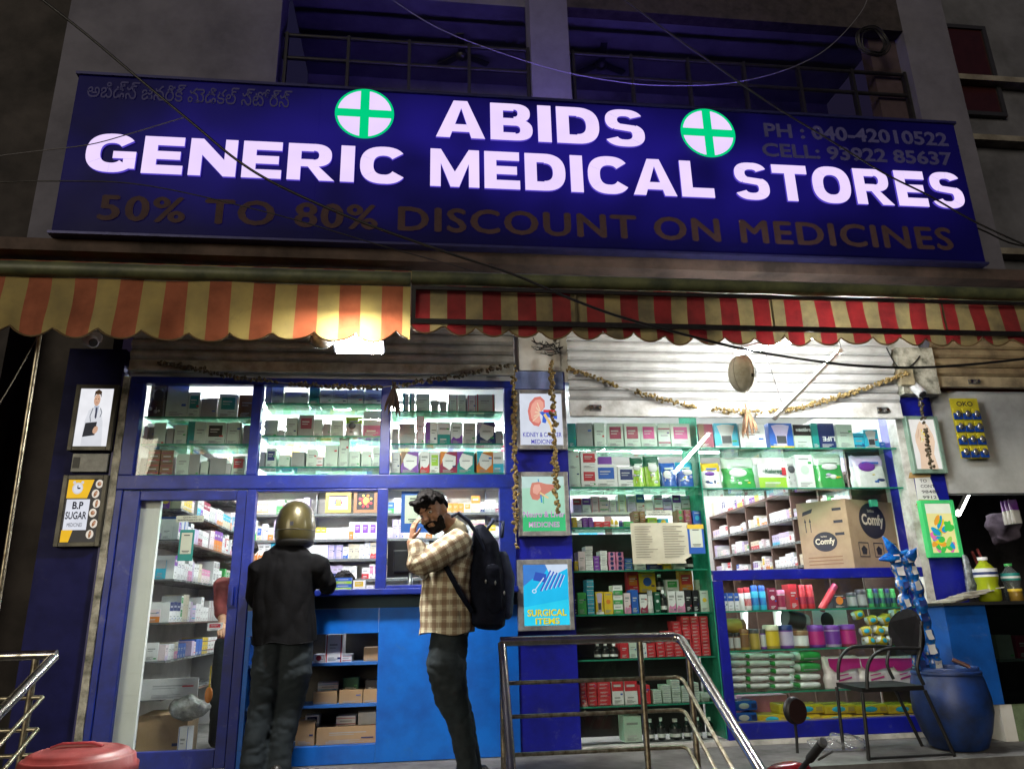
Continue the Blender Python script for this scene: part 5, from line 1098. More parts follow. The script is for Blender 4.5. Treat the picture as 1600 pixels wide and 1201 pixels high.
for (A1, B1, u, v, rr) in ((pl4[3], pl4[0], .50, .40, .24), (pl4[0], pl4[1], .50, .70, .27)):
    w, M = facexf(A1.copy(), B1.copy()); mb = MB()
    r = rr*w
    mb.poly([(w*u+r*math.cos(k*.196), -.0015, H*v+r*.82*math.sin(k*.196)) for k in range(32)], INK, M)
    mb.text('Comfy', w*u-r*.82, w*u+r*.82, H*v-r*.36, H*v+r*.30, -.003, PM('cr'), .03, M=M); mb.text('bamboo', w*u-r*.3, w*u+r*.2, H*v+r*.38, H*v+r*.54, -.003, PM('cr'), .0, M=M)
    mb.build('lettering', bo)
    mb = MB()
    if A1 is pl4[3]:
        mb.poly([(w*q[0], -.0015, H*q[1]) for q in ((.10, .80), (.30, .84), (.33, .90), (.12, .86))], INK, M)
        for k in (.12, .22): mb.poly([(w*(k+q[0]), -.0015, H*q[1]) for q in ((.02, .55), (.035, .55), (.035, .70), (.05, .70), (.0275, .76), (.005, .70), (.02, .70))], INK, M)
        for k in (.84, .66, .48): mb.poly([(w*q[0], -.0015, H*(k+q[1])) for q in ((.72, 0), (.90, .0), (.90, .04), (.72, .04))], INK, M)
        for k in (.12, .17, .07): mb.poly([(w*q[0], -.0015, H*(k+q[1])) for q in ((.12, 0), (.80, .0), (.80, .015), (.12, .015))], PM('br'), M)
    else:
        for k in (.14, .44, .72):
            for q in ((.0, .0, .2, .015), (.0, .20, .2, .215), (.0, .0, .012, .215), (.188, .0, .2, .215)):
                mb.poly([(w*(k+a), -.0015, H*(.16+b2)) for a, b2 in ((q[0], q[1]), (q[2], q[1]), (q[2], q[3]), (q[0], q[3]))], INK, M)
            mb.poly([(w*(k+a), -.002, H*(.16+b2)) for a, b2 in ((.06, .04), (.14, .04), (.16, .12), (.10, .17), (.04, .12))], INK, M)
    mb.build('printed_marks', bo)
tm = at(1364, 783, .2)
MB().box(tm.x-.03, tm.x+.03, tm.y-.02, tm.y+.02, zt-.06, zt+.002, mat('green_tape', (.05, .35, .22), .3)).build('tape', t)

# notices on the glass
a, b = at(989, 881, -.006), at(1074, 816, -.006)
t = thing('paper_notice', 'large creased cream sheet of small print taped inside the display glass', 'notice', ((a.x+b.x)/2, -.006, a.z))
mb = MB(); n = 12; vs = []
for i in range(n+1):
    for j in range(7):
        vs.append((a.x+(b.x-a.x)*i/n-(.0 if not (i == n and j == 0) else .05), -.010-.004*math.sin(i*.9+j)-.006*(j == 0 and i > 8), a.z+(b.z-a.z)*j/6+(.03 if (i == n and j == 0) else 0)))
mb.add(vs, [(i*7+j, (i+1)*7+j, (i+1)*7+j+1, i*7+j+1) for i in range(n) for j in range(6)], mat('cream_paper', (.60, .58, .44), .7, noise_amt=.12, scale=4), True); pp = mb.build('paper', t)
mb = MB()
for cx_ in (.06, .55):
    for k in range(13):
        z = a.z+(b.z-a.z)*(.90-k*.062); L = rnd.uniform(.22, .38)
        mb.box(a.x+(b.x-a.x)*cx_, a.x+(b.x-a.x)*(cx_+L), -.0185, -.018, z, z+.005, mat('faint_print', (.25, .24, .2), .7))
mb.build('printed_lines', pp)
def placard(label, xa, xb, ya, yb, Y, frame, toph='lg', name='payment_placard'):
    a, b = at(xa, yb, Y), at(xb, ya, Y); t = thing(name, label, 'placard', ((a.x+b.x)/2, Y, a.z))
    MB().cbox(a.x, b.x, Y-.006, Y, a.z, b.z, PM(frame), .002).build('backing', t)
    w, h = b.x-a.x, b.z-a.z
    pn = MB().box(a.x+w*.13, b.x-w*.13, Y-.008, Y-.0062, a.z+h*.22, b.z-h*.10, mat('placard_pale', (.55, .60, .50), .5, noise_amt=.05)).build('card', t)
    q = MB()
    for (u0, u1, v0, v1) in ((.3, .7, .80, .83), (.25, .75, .30, .325), (.3, .7, .26, .275)): q.box(a.x+w*u0, a.x+w*u1, Y-.0088, Y-.0082, a.z+h*v0, a.z+h*v1, INK)
    q.build('printed_lines', pn); return t, a, b
placard('teal framed pale payment placard taped to the door glass', 277, 305, 827, 876, -.003, 't')
placard('blue framed pale payment placard in the window behind the bearded man', 626, 672, 767, 832, .022, 'b')
t, a, b = placard('small payment placard with yellow top beside the cream notice', 1077, 1098, 819, 865, -.008, 'b')
MB().box(a.x, b.x, -.0168, -.0145, b.z-.035, b.z, PM('y')).build('yellow_top', t)
def sticker(label, xa, xb, ya, yb, Y):
    a, b = at(xa, yb, Y), at(xb, ya, Y); t = thing('glass_sticker', label, 'sticker', ((a.x+b.x)/2, Y, a.z))
    p = MB().box(a.x, b.x, Y-.002, Y, a.z, b.z, mat('placard_pale', (0,)*3)).build('paper', t)
    h = b.z-a.z; MB().text('GSTIN NO', a.x+(b.x-a.x)*.25, a.x+(b.x-a.x)*.75, a.z+h*.58, a.z+h*.86, Y-.003, INK, .02).text('36APEPR4843Q1Z0', a.x+(b.x-a.x)*.06, a.x+(b.x-a.x)*.94, a.z+h*.14, a.z+h*.42, Y-.003, INK, .02).build('lettering', p)
sticker('small pale sticker of tax digits on the door glass', 275, 319, 805, 815, -.003)
sticker('small white sticker of tax digits on the display glass above the notice', 1010, 1049, 797, 806, -.008)
# ================================================================== SHELVES AND STOCK INSIDE THE SHOP
SHB = mat('brown_shelf_edge', (.10, .055, .04), .5, noise_amt=.2); SHW = mat('white_shelf_board', (.60, .59, .57), .5, noise_amt=.12); SHG = mat('smoky_shelf_glass', (.16, .17, .17), .25, noise_amt=.2)
SPEC = []          # front-local boxes: matrix, width, depth, height, base, style, accent, label, group
def stock(org, dirx, L, z, depth, hmin, hmax, wmin, wmax, where, grp, cols='wwwwwlp', fill=.93, dbl=.0):
    """line of boxes along dirx starting at org (front edge), facing dirx x z"""
    d = Vector(dirx).normalized(); back = Vector((0, 0, 1)).cross(d)
    u = 0; n = 0
    while u < L-wmin:
        w = min(rnd.uniform(wmin, wmax), L-u)
        if rnd.random() < fill:
            run = rnd.choice((1, 1, 2, 3)); h = rnd.uniform(hmin, hmax)
            b = rnd.choice(('w', 'w', 'w', 'w', 'pw', 'lv', 'lg', 'w', 'cr')); st = rnd.choice(('lines', 'bars', 'stripe', 'top', 'panel', 'plain', 'wave', 'bot', 'lines')); a = rnd.choice(('r', 'b', 'p', 'o', 'gr', 'pk', 'n', 'y', 'g', 'c', 'm', 'lg', 'lv', 'g'))
            if rnd.random() < .06: b = rnd.choice(('y', 'p', 'gr', 'o', 'c', 'b'))
            for q in range(run):
                if u+w > L: break
                p = Vector(org)+d*u; M = Matrix(((d.x, back.x, 0, p.x), (d.y, back.y, 0, p.y), (0, 0, 1, z), (0, 0, 0, 1)))
                n += 1
                SPEC.append((M, w*.96, depth*rnd.uniform(.7, 1), h*rnd.uniform(.97, 1.0), b, st, a, '%s, %s %s' % (STY[st].format(b=COL[b][0], a=COL[a][0]).replace('carton', 'medicine box'), ORD[min(n-1, 58)], where), grp))
                if rnd.random() < dbl and h < hmax*.62: SPEC.append((M @ Matrix.Translation((0, 0, h+.0006)), w*.95, depth*.8, h*.8, b, st, a, '%s, atop box %d %s' % (STY[st].format(b=COL[b][0], a=COL[a][0]).replace('carton', 'medicine box'), n, where), grp))
                u += w
        else: u += w
# wall behind the counter
ZBK = [at(460, y, 2.38).z for y in (906, 874, 843, 802.6)]; ZBK += [ZBK[-1]+.30, ZBK[-1]+.60]
U1 = thing('wall_shelves', 'white wall shelves of medicine boxes on the wall behind the service hatch', 'shelves', (-.4, 2.5, .06))
for i, z in enumerate(ZBK):
    MB().box(-2.10, 1.19, 2.38, 2.598, z-.022, z-.001, SHW).box(-2.10, 1.19, 2.376, 2.3795, z-.024, z+.002, SHG).build('shelf', U1)
    nm = ['lowest hatch shelf', 'second hatch shelf', 'third hatch shelf', 'picture shelf', 'high hatch shelf', 'topmost hatch shelf'][i]
    x0 = -1.95
    if i == 3: stock((-1.95, 2.40, 0), (1, 0, 0), .72, z, .15, .10, .19, .05, .09, 'on '+nm, 'medicine boxes on the hatch wall'); stock((-.50, 2.40, 0), (1, 0, 0), 1.6, z, .15, .10, .2, .05, .1, 'beyond the pictures on '+nm, 'medicine boxes on the hatch wall')
    else: stock((x0, 2.40, 0), (1, 0, 0), 3.1, z, .16, .12, .22 if i else .17, .05, .085, 'on '+nm, 'medicine boxes on the hatch wall', fill=.95)
for x in (-1.2, -.05, .7): MB().box(x, x+.012, 2.5, 2.599, ZBK[0]-.2, 2.95, GREYM).build('upright', U1)
# wall beyond the door glass
ZL = [at(240, y, .5).z for y in (794, 842, 904, 972, 1032, 1092)]
U2 = thing('wall_shelves', 'smoky shelves of medicine boxes running back along the wall beyond the door glass', 'shelves', (-2.25, 1.4, .06))
MB().box(-2.30, -2.03, .04, .08, .061, 2.04, mat('door_side_white', (.86, .85, .84), .4, noise_amt=.08, scale=4)).build('end_panel', U2)
ZL = [ZL[0]+.62, ZL[0]+.31] + ZL
for i, z in enumerate(ZL):
    MB().box(-2.398, -2.02, .50, 2.59, z-.014, z-.002, SHG).box(-2.0198, -2.016, .50, 2.59, z-.016, z, SHB if i % 2 else SHG).build('shelf', U2)
    nm = 'door-wall shelf %s' % ('eight seven six five four three two one'.split()[i])
    if i < 7:
        stock((-2.03, .52, 0), (0, 1, 0), 2.0, z, .2, .11, .20 if i != 6 else .15, .05, .11, 'from glass on '+nm, 'medicine boxes on the door wall', dbl=.6, fill=.96)
        stock((-2.37, .505, 0), (1, 0, 0), .30, z, .02, .10, .17, .07, .12, 'at the shelf end of '+nm, 'medicine boxes on the door wall')
# corridor cabinet on the far wall
XR = 3.93
ZR = [atx(1170, y, XR).z for y in (893, 860, 826, 787)]
U3 = thing('corridor_cabinet', 'white cabinet with brown uprights full of medicine boxes behind the big carton', 'cabinet', (4.1, 2.3, .06))
ups = [.45+.58*k for k in range(7)]
for y in ups: MB().box(XR, 4.279, y-.012, y+.012, .061, ZR[3]+.001 if y > 2.3 else ZR[3]+.26, SHB).build('upright', U3)
for i, z in enumerate(ZR):
    MB().box(XR+.004, 4.277, .45, 3.95, z-.02, z-.001, SHW).box(XR, XR+.0038, .45, 3.95, z-.024, z+.002, SHB if i == 3 else SHG).build('shelf', U3)
    nm = ['lowest', 'second', 'third', 'top'][i]+' corridor shelf'
    for k in range(6):
        stock((XR+.015, ups[k+1]-.02, 0), (0, -1, 0), .53, z, .18, .07, .16 if i < 3 else .22, .045, .09, 'in bay %s of %s' % (ORD[k], nm), 'medicine boxes in the corridor cabinet', fill=.9)
MB().box(4.262, 4.279, .45, 3.95, .07, 2.4, WHITE).build('back_panel', U3)
stock((1.75, 3.9, 0), (1, 0, 0), 1.5, 1.95, .15, .12, .22, .06, .1, 'on the far corridor shelf', 'medicine boxes at the corridor end'); stock((1.75, 3.9, 0), (1, 0, 0), 1.5, 1.58, .15, .1, .2, .06, .1, 'on the lower far corridor shelf', 'medicine boxes at the corridor end')
U4 = thing('wall_shelves', 'far white shelves at the end of the corridor', 'shelves', (2.5, 4.1, .06))
for z in (1.95, 1.58): MB().box(1.7, 3.4, 3.88, 4.199, z-.02, z-.001, SHW).build('shelf', U4)
MB().box(2.32, 2.40, 3.4, 3.45, .061, 2.3, SHB).build('upright', U4)
def visible(sp):
    p = sp[0] @ Vector((sp[1]/2, 0, sp[3]/2)); x, y, w = proj(p)
    t = (.02-CAM.y)/(p.y-CAM.y); q = CAM+(p-CAM)*t
    ok = (-2.18 < q.x < -1.44 and .2 < q.z < 1.97) or (-1.31 < q.x < -.36 and 1.27 < q.z < 2.05) or (-.29 < q.x < .61 and 1.28 < q.z < 2.05) or (2.33 < q.x < 4.2 and 1.36 < q.z < 2.17) or (-2.25 < q.x < .67 and 2.15 < q.z < 2.92) or (1.2 < q.x < 2.33 and 1.75 < q.z < 2.6)
    t2 = (1.2-CAM.x)/(p.x-CAM.x) if p.x > 1.2 else None
    # seen through the opening and not by the central pillar
    return ok, sp[1]*sp[3]/(w*w)
vis = [(visible(s)[1], i) for i, s in enumerate(SPEC) if visible(s)[0]]
vis.sort(reverse=True)
keep = {i for _, i in vis[:235]}
print('stock boxes', len(SPEC), 'seen', len(vis))
rest = MB()
for i, (M, w, d, h, b, st, a, lb, grp) in enumerate(SPEC):
    mb = MB() if i in keep else rest; n0 = len(mb.v)
    mb.box(0, w, 0, d, 0, h, PM(a if st in ('hex', 'body') else b)); decal(mb, 0, w, 0, h, 0, st, b, a)
    for k in range(n0, len(mb.v)): mb.v[k] = M @ mb.v[k]
    lb = lb if len(lb.split()) <= 16 else lb.replace('medicine box', 'box')
    if i in keep: tag(mb.build('medicine_box'), uniq(lb), 'medicine box', grp)
tag(rest.build('medicine_stock'), 'small medicine boxes filling the deeper shelves inside the shop', 'medicine stock', kind='stuff')

# cartons kept under the counter
cb = 'upper cupboard shelf'
row('upper cupboard shelf', 1038, [Bx(489, 506, 1022, 'w', 'dot', 'r'), ('box', 507, 535, 991, 'w', 'bars', 'r'), Bx(527, 549, 1022, 'w', 'stripe', 'r'), ('box', 567, 593, 1011, 'cb', 'plain', 'g')], 'helmeted man', yf=.06, z=.7505, depth=.2)
row('middle cupboard shelf', 1108, [Bx(489, 527, 1080, 'cb', 'plain'), Bx(529, 566, 1077, 'cb', 'plain'), Bx(567, 592, 1076, 'cb', 'plain')], 'helmeted man', yf=.06, z=.4605, depth=.2)
row('piled on the middle cupboard cartons', 1078, [Bx(495, 527, 1066, 'w', 'stripe', 'c', 1079.5), Bx(535, 560, 1058, 'dg', 'plain', 'g', 1076.5), Bx(570, 590, 1062, 'dk', 'plain', 'g', 1075.5)], 'helmeted man', yf=.09, depth=.14)
row('cupboard floor', 1163, [Bx(462, 492, 1125, 'cb', 'plain'), Bx(493, 590, 1134, 'cb', 'lines')], 'helmeted man', yf=.05, z=.187, depth=.22)
row('piled on the cupboard floor cartons', 1134, [Bx(476, 498, 1117, 'w', 'panel', 'n', 1134), Bx(525, 556, 1118, 'w', 'stripe', 'r', 1133.5), Bx(558, 586, 1112, 'lg', 'plain', 'g', 1133.5)], 'helmeted man', yf=.1, depth=.14)
# on the counter behind the hatch
row('counter top behind the hatch', 927, [('stack', 523, 549, 902, 'b', 'bot', 'lm', 2), Bx(551, 570, 906, 'w', 'panel', 'y'), Bx(572, 584, 914, 'w', 'lines')], 'helmeted man', yf=.16, z=1.2745, depth=.08)
# floor of the door side
def loosebox(name, label, x0, x1, y, d, z0, z1, b, st, a, rot=0, cat='carton'):
    mb = MB(); carton_mesh(mb, x0, x1, y, d, z0, z1, b, st, a, rot); return tag(mb.build(name), label, cat)
def wx(px, Y, py=1100): return at(px, py, Y).x
loosebox('open_carton', 'large brown cardboard carton on the floor just inside the door glass', wx(214, .5), wx(290, .5), .55, .4, .061, at(250, 1118, .5).z, 'cb', 'plain', 'g', .06)
loosebox('product_carton', 'tall white carton with blue band before the floor carton inside the door', wx(283, .4), wx(300, .4), .42, .08, .061, at(290, 1140, .4).z+.02, 'w', 'bars', 'b', -.2)
loosebox('product_carton', 'flat white carton lying on the floor inside the door glass', wx(222, .2), wx(258, .2), .2, .16, .061, .13, 'w', 'panel', 'm', .15)
loosebox('product_carton', 'small crumpled white carton lying near the door stile', wx(282, .2), wx(303, .2), .22, .1, .061, .12, 'w', 'lines', 'g', -.4)
loosebox('glass_tray', 'grey glass tray of blister strips on the door-wall shelf above the floor carton', wx(222, .45, 1070), wx(308, .45, 1070), .45, .03, ZL[7]+.001, ZL[7]+.15, 'lg', 'lines', 'g', .12, 'tray')
bag = MB(); c = at(296, 1105, .5)
bag.ell(c, (.16, .1, .09), mat('crumpled_plastic_bag', (.42, .42, .40), .25, noise_amt=.5, scale=14, bump=1.0), None, 20, 12)
for v in bag.v: v += Vector(noise.noise_vector(v*9))*.035
tag(bag.build('plastic_bag'), 'crumpled grey plastic bag on top of the floor carton inside the door', 'plastic bag')
t = tag(MB().tube([at(203, 1040, .4), at(210, 1160, .3)], .012, PM('b'), 8).build('blue_stick'), 'blue stick leaning inside the door at the white end panel', 'stick')
oz = at(327, 1075, .45); t = thing('orange_duster', 'orange plastic handled brush standing inside the door near the stile', 'brush', (oz.x, oz.y, oz.z))
MB().tube([oz, at(330, 1040, .45)], .006, PM('y'), 6).build('handle', t); MB().ell(at(326, 1085, .45), (.03, .015, .06), PM('o')).build('head', t)
# pictures on the wall shelf
for (xa, xb, ya, yb, fc, back, lbl) in ((508, 549, 769, 801, 'gd', 'lv', 'gold framed ornamental picture on the wall shelf behind the hatch'), (552, 590, 764, 801, 'br', 'k', 'dark framed red and gold patterned picture on the wall shelf behind the hatch')):
    a, b = at(xa, yb, 2.42), at(xb, ya, 2.42); t = thing('framed_picture', lbl, 'picture', ((a.x+b.x)/2, 2.42, a.z)); m = MB(); k = .035
    for q in ((a.x, b.x, a.z, a.z+k), (a.x, b.x, b.z-k, b.z), (a.x, a.x+k, a.z+k+.0005, b.z-k-.0005), (b.x-k, b.x, a.z+k+.0005, b.z-k-.0005)): m.box(q[0], q[1], 2.41, 2.44, q[2], q[3], PM(fc))
    m.build('frame', t); m = MB(); m.box(a.x+k, b.x-k, 2.425, 2.43, a.z+k, b.z-k, PM(back)); cx, cz = (a.x+b.x)/2, (a.z+b.z)/2
    for j in range(3):
        for q in range(8):
            an = q*.785+j*.4; r = .03+.035*j
            if r*1.2 < (b.z-a.z)/2-k: m.ell((cx+r*math.cos(an), 2.424, cz+r*math.sin(an)), (.016, .002, .016), PM(rnd.choice(('pk', 'o', 'b', 'gd', 'r') if back == 'lv' else ('gd', 'r', 'o'))), None, 8, 5)
    m.ell((cx, 2.423, cz), (.03, .002, .04), PM('gd'), None, 12, 6); m.build('ornament', t)
# monitor back
a, b = at(604, 914, .26), at(661, 843, .26)
t = thing('computer_monitor', 'black computer monitor seen from behind on the counter beside the bearded man', 'monitor', ((a.x+b.x)/2, .3, 1.275))
MB().cbox(a.x, b.x, .26, .29, a.z+.06, b.z, DARK, .006).cbox(a.x+.05, b.x-.05, .235, .2595, a.z+.1, b.z-.08, DARK, .01).build('screen_back', t)
sx = at(641, 900, .22).x
MB().lathe([(.10, 0), (.10, .012), (.02, .02), (.018, .13)], (sx, .27, 1.2752), GREYM, 20).build('stand', t)

# ================================================================== OUTSIDE: RAILINGS
def railing(label, XL, XRr, zt, yf, downs, mids, posts, pivot, endx=None):
    t = thing('steel_railing', label, 'railing', (pivot, yf, .06))
    for (pts, r, nm, m) in downs: MB().tube(pts, r, m, 12).build(nm, t)
    for (p0, p1) in posts:
        MB().tube([p0, p1], .019, DULLST, 10).lathe([(.05, 0), (.05, .012), (.02, .03)], (p0[0], p0[1], p0[2]), DULLST, 14).build('post', t)
    return t
RY = -1.02
def bend(p0, p1, p2, r=.06, n=6):
    p0, p1, p2 = Vector(p0), Vector(p1), Vector(p2); a = p1+(p0-p1).normalized()*r; b = p1+(p2-p1).normalized()*r
    return [p0]+[(a*(1-f)**2+p1*2*f*(1-f)+b*f*f) for f in [k/n for k in range(n+1)]]+[p2]
zl = at(920, 998, RY).z; xl = at(784, 1003, RY).x; xr = at(1062, 996, RY).x
e1 = atx(1196, 1215, xr); e2 = atx(802, 1240, xl)
print('rail', xl, xr, zl, e1, e2)
dirR = (e1-Vector((xr, RY, zl))); dirL = (e2-Vector((xl, RY, zl)))
if dirL.y > -.2: dirL = Vector((0, -.55, -.62))
ext = 1.25
downs = [(bend((xl-.012, RY, zl), (xr, RY, zl), Vector((xr, RY, zl))+dirR*ext, .07), .030, 'handrail', STEEL), ([(xl, RY, zl-.012), Vector((xl, RY, zl-.012))+dirL*1.3], .028, 'handrail', STEEL)]
for py in (1063, 1115, 1174):
    z = at(900, py, RY).z; o = xr-.01
    downs.append((bend((xl+.01, RY, z), (o, RY, z), Vector((o, RY, z))+dirR*1.0, .05), .0125, 'mid_rail', DULLST))
    downs.append(([(xl, RY+.001, z), Vector((xl, RY, z))+dirL*.9], .0125, 'mid_rail', DULLST))
posts = [((at(1000, 1010, RY).x, RY, .0605), (at(1000, 1010, RY).x, RY, zl-.02)), ((at(1083, 1030, RY).x-.03, RY, .0605), (at(1083, 1030, RY).x-.03, RY, zl-.02)), ((xl+.0, RY+.002, .0605), (xl+.0, RY+.002, zl-.03))]
railing('stainless steel railing with bent handrail in front of the display cabinet', xl, xr, zl, RY, downs, None, posts, 1.1)
xq = at(85, 1021, RY).x; zq = at(60, 1023, RY).z
e3 = atx(-12, 1122, xq); dq = e3-Vector((xq, RY, zq)); print('leftrail', xq, zq, e3)
if dq.y > -.2: dq = Vector((0, -.55, -.3))
dn = [([(xq-1.2, RY, zq), (xq+.012, RY, zq)], .028, 'handrail', STEEL), ([(xq, RY, zq-.012), Vector((xq, RY, zq-.012))+dq*1.6], .028, 'handrail', STEEL)]
for py in (1090, 1140, 1180):
    z = at(30, py, RY).z; dn.append(([(xq-1.2, RY, z), (xq-.03, RY, z)], .0125, 'mid_rail', DULLST)); dn.append(([(xq-.03, RY, z), Vector((xq-.03, RY, z))+dq*.9], .0125, 'mid_rail', DULLST))
railing('stainless steel railing with bright slanting handrail beside the red bin', 0, 0, 0, RY, dn, None, [((xq-.10, RY, .0605), (xq-.10, RY, zq-.02)), ((xq-.9, RY, .0605), (xq-.9, RY, zq-.02))], xq-.5)
# red bin with its lid
c = at(122, 1190, -2.35); r = at(212, 1184, -2.35).x-c.x
REDP = mat('red_plastic', (.42, .035, .04), .38, noise_amt=.22, scale=7, bump=.08, dark=(.25, .03, .035)); PINKD = mat('dusty_red_plastic', (.34, .05, .045), .42, noise_amt=.3, scale=6, wear=.4, wearcol=(.45, .22, .2))
t = thing('red_bin', 'red plastic bin with a domed lid at the foot of the slanting handrail', 'bin', (c.x, c.y, -.45))
MB().lathe([(r*.78, -.45-c.z+.0), (r*.80, -.45-c.z+.02), (r*.92, -.10), (r*.93, -.05)], c, REDP, 32).build('body', t)
ld = MB().lathe([(r*.97, -.055), (r*1.02, -.05), (r*1.02, -.015), (r*.97, -.005), (r*.95, .02), (r*.90, .026), (r*.88, .022), (r*.84, .040), (r*.70, .052), (r*.68, .048), (r*.52, .060), (r*.2, .064), (0, .064)], c, PINKD, 40).build('lid', t)
MB().tube([c+Vector((-.10, -.03, .055)), c+Vector((-.06, -.03, .068)), c+Vector((.06, -.03, .068)), c+Vector((.10, -.03, .055))], .016, REDP, 10).build('handle', ld)

# ---- chair
CH = thing('metal_chair', 'black metal tube armchair with oval back standing before the lower display', 'chair', (3.3, -.56, .06))
Yn, Yb = -.77, -.36
def cp(px, py, Y): return at(px, py, Y)
def fl_(p): return Vector((p.x, p.y, .062))
r_ = .0125
A0, A1 = cp(1347, 1080, Yn), cp(1443, 1069, Yn); B0, B1 = cp(1306, 1064, Yb), cp(1394, 1060, Yb)
zseat = (A0.z+A1.z+B0.z+B1.z)/4
for p in (A0, A1, B0, B1): p.z = zseat
mb = MB(); mb.add([A0, A1, B1, B0, A0-Vector((0, 0, .03)), A1-Vector((0, 0, .03)), B1-Vector((0, 0, .03)), B0-Vector((0, 0, .03))], [(0, 1, 2, 3), (7, 6, 5, 4), (0, 4, 5, 1), (1, 5, 6, 2), (2, 6, 7, 3), (3, 7, 4, 0)], mat('worn_black_seat', (.014, .013, .013), .6, spec=.2, noise_amt=.4, scale=8)); mb.build('seat', CH)
fN = cp(1358, 1188, Yn); fN2 = cp(1492, 1182, Yn); fB = cp(1318, 1170, Yb); fB2 = cp(1440, 1160, Yb)
dz = Vector((0, 0, -.03))
for (a, b) in ((A0+dz, fN), (A1+dz, fN2), (B0+dz, fB), (B1+dz, fB2)): MB().tube([a, Vector((b.x, b.y, .063))], r_, IRON, 8).build('leg', CH)
MB().tube([Vector((fN.x, fN.y, .075)), Vector((fN2.x, fN2.y, .075))], .009, IRON, 8).build('stretcher', CH)
def curve(pts, Y):
    P = [at(x, y, Y) for x, y in pts]; out = []
    for i in range(len(P)-1):
        p0, p1, p2_, p3 = P[max(0, i-1)], P[i], P[i+1], P[min(len(P)-1, i+2)]
        for k in range(5):
            f = k/5; out.append(.5*((2*p1)+(p2_-p0)*f+(2*p0-5*p1+4*p2_-p3)*f*f+(3*p1-p0-3*p2_+p3)*f**3))
    return out+[P[-1]]
MB().tube(curve([(1355, 1076), (1355, 1046), (1361, 1028), (1376, 1016), (1400, 1012), (1440, 1013)], Yn), r_, IRON, 8).build('armrest', CH)
MB().tube(curve([(1310, 1062), (1310, 1040), (1315, 1024), (1328, 1012), (1350, 1009), (1391, 1010)], Yb), r_, IRON, 8).build('armrest', CH)
MB().tube(curve([(1440, 970), (1438, 1013), (1433, 1043), (1443, 1069)], Yn), r_, IRON, 8).build('back_post', CH)
MB().tube(curve([(1396, 985), (1391, 1012), (1386, 1036), (1396, 1060)], Yb), r_, IRON, 8).build('back_post', CH)
mb = MB(); n = 26; c1 = at(1441, 990, Yn); c2 = at(1392, 992, Yb); m0 = (c1+c2)/2; ud = (c1-c2)/2; hh = .145
vs = []
for s in (-1, 1):
    for k in range(n):
        a = 2*math.pi*k/n; ca, sa = math.cos(a), math.sin(a)
        vs.append(m0+ud*ca*1.08+Vector((.035*(1-ca*ca)+s*.009, 0, hh*1.12*sa+.02)))
mb.add(vs, [list(range(n)), list(range(2*n-1, n-1, -1))]+[(k, (k+1) % n, n+(k+1) % n, n+k) for k in range(n)], mat('black_back_pad', (.010, .008, .009), .7, spec=.12, noise_amt=.3, scale=9)); mb.build('backrest', CH)
# ---- blue drum, hose, packet strip
dc = at(1470, 1178, -.50); dx_ = dc.x; dY = -.50; ztop = at(1466, 1041, dY).z; rT = (at(1509, 1041, dY).x-at(1423, 1041, dY).x)/2
dx_ = (at(1509, 1041, dY).x+at(1423, 1041, dY).x)/2+.05
DR = mat('blue_drum_plastic', (.008, .036, .17), .45, noise_amt=.5, scale=5, bump=.2, dark=(.008, .016, .05), wear=.4, wearcol=(.10, .12, .16))
t = thing('blue_drum', 'blue plastic drum standing on the pavement between the chair and the neighbouring counter', 'drum', (dx_, dY, .06)); Hd = ztop-.06
MB().lathe([(rT*.72, .001), (rT*.86, .02), (rT*1.05, Hd*.22), (rT*1.2, Hd*.45), (rT*1.2, Hd*.62), (rT*1.1, Hd*.85), (rT*1.0, Hd*.95), (rT*1.0, Hd), (rT*.92, Hd), (rT*.92, Hd*.9), (rT*1.0, Hd*.6), (rT*.7, .03), (0, .03)], (dx_, dY, .06), DR, 40).build('body', t)
MB().lathe([(rT*1.03, 0), (rT*1.07, .012), (rT*1.07, .03), (rT*1.02, .036)], (dx_, dY, ztop-.06), DR, 40).build('rim', t)
MB().tube(arc((dx_+rT*1.24, dY-.03, .06+Hd*.55), .06, -70, 70, 8, (0, 1, 0), (0, 0, 1)), .012, DR, 8).build('handle', t)
hp = [at(1488, 1030, dY+.05), at(1512, 1040, dY), at(1535, 1068, dY-.05), at(1549, 1110, dY-.1), at(1544, 1148, dY-.12), at(1520, 1172, dY-.12)]
o = MB().tube([p for i in range(5) for p in [hp[i].lerp(hp[i+1], f/4) for f in range(4)]]+[hp[-1]], .016, mat('brown_hose', (.12, .045, .03), .4, noise_amt=.3), 8).build('hose'); tag(o, 'reddish brown hose hanging in an arc out of the blue drum', 'hose')
t = thing('packet_strip', 'tall shiny strip of blue wrapped packets standing in the blue drum', 'packet strip', (dx_, dY, ztop-.2))
FB = mat('blue_shiny_film', (.01, .16, .55), .15, noise_amt=.5, scale=12, bump=1.2, coat=.8, dark=(.005, .03, .2)); FS = mat('silver_film', (.42, .46, .5), .2, metal=.6, noise_amt=.5, scale=15, bump=1.0)
spine = [(1452, 1045), (1441, 1010), (1432, 970), (1424, 930), (1414, 890), (1402, 862)]
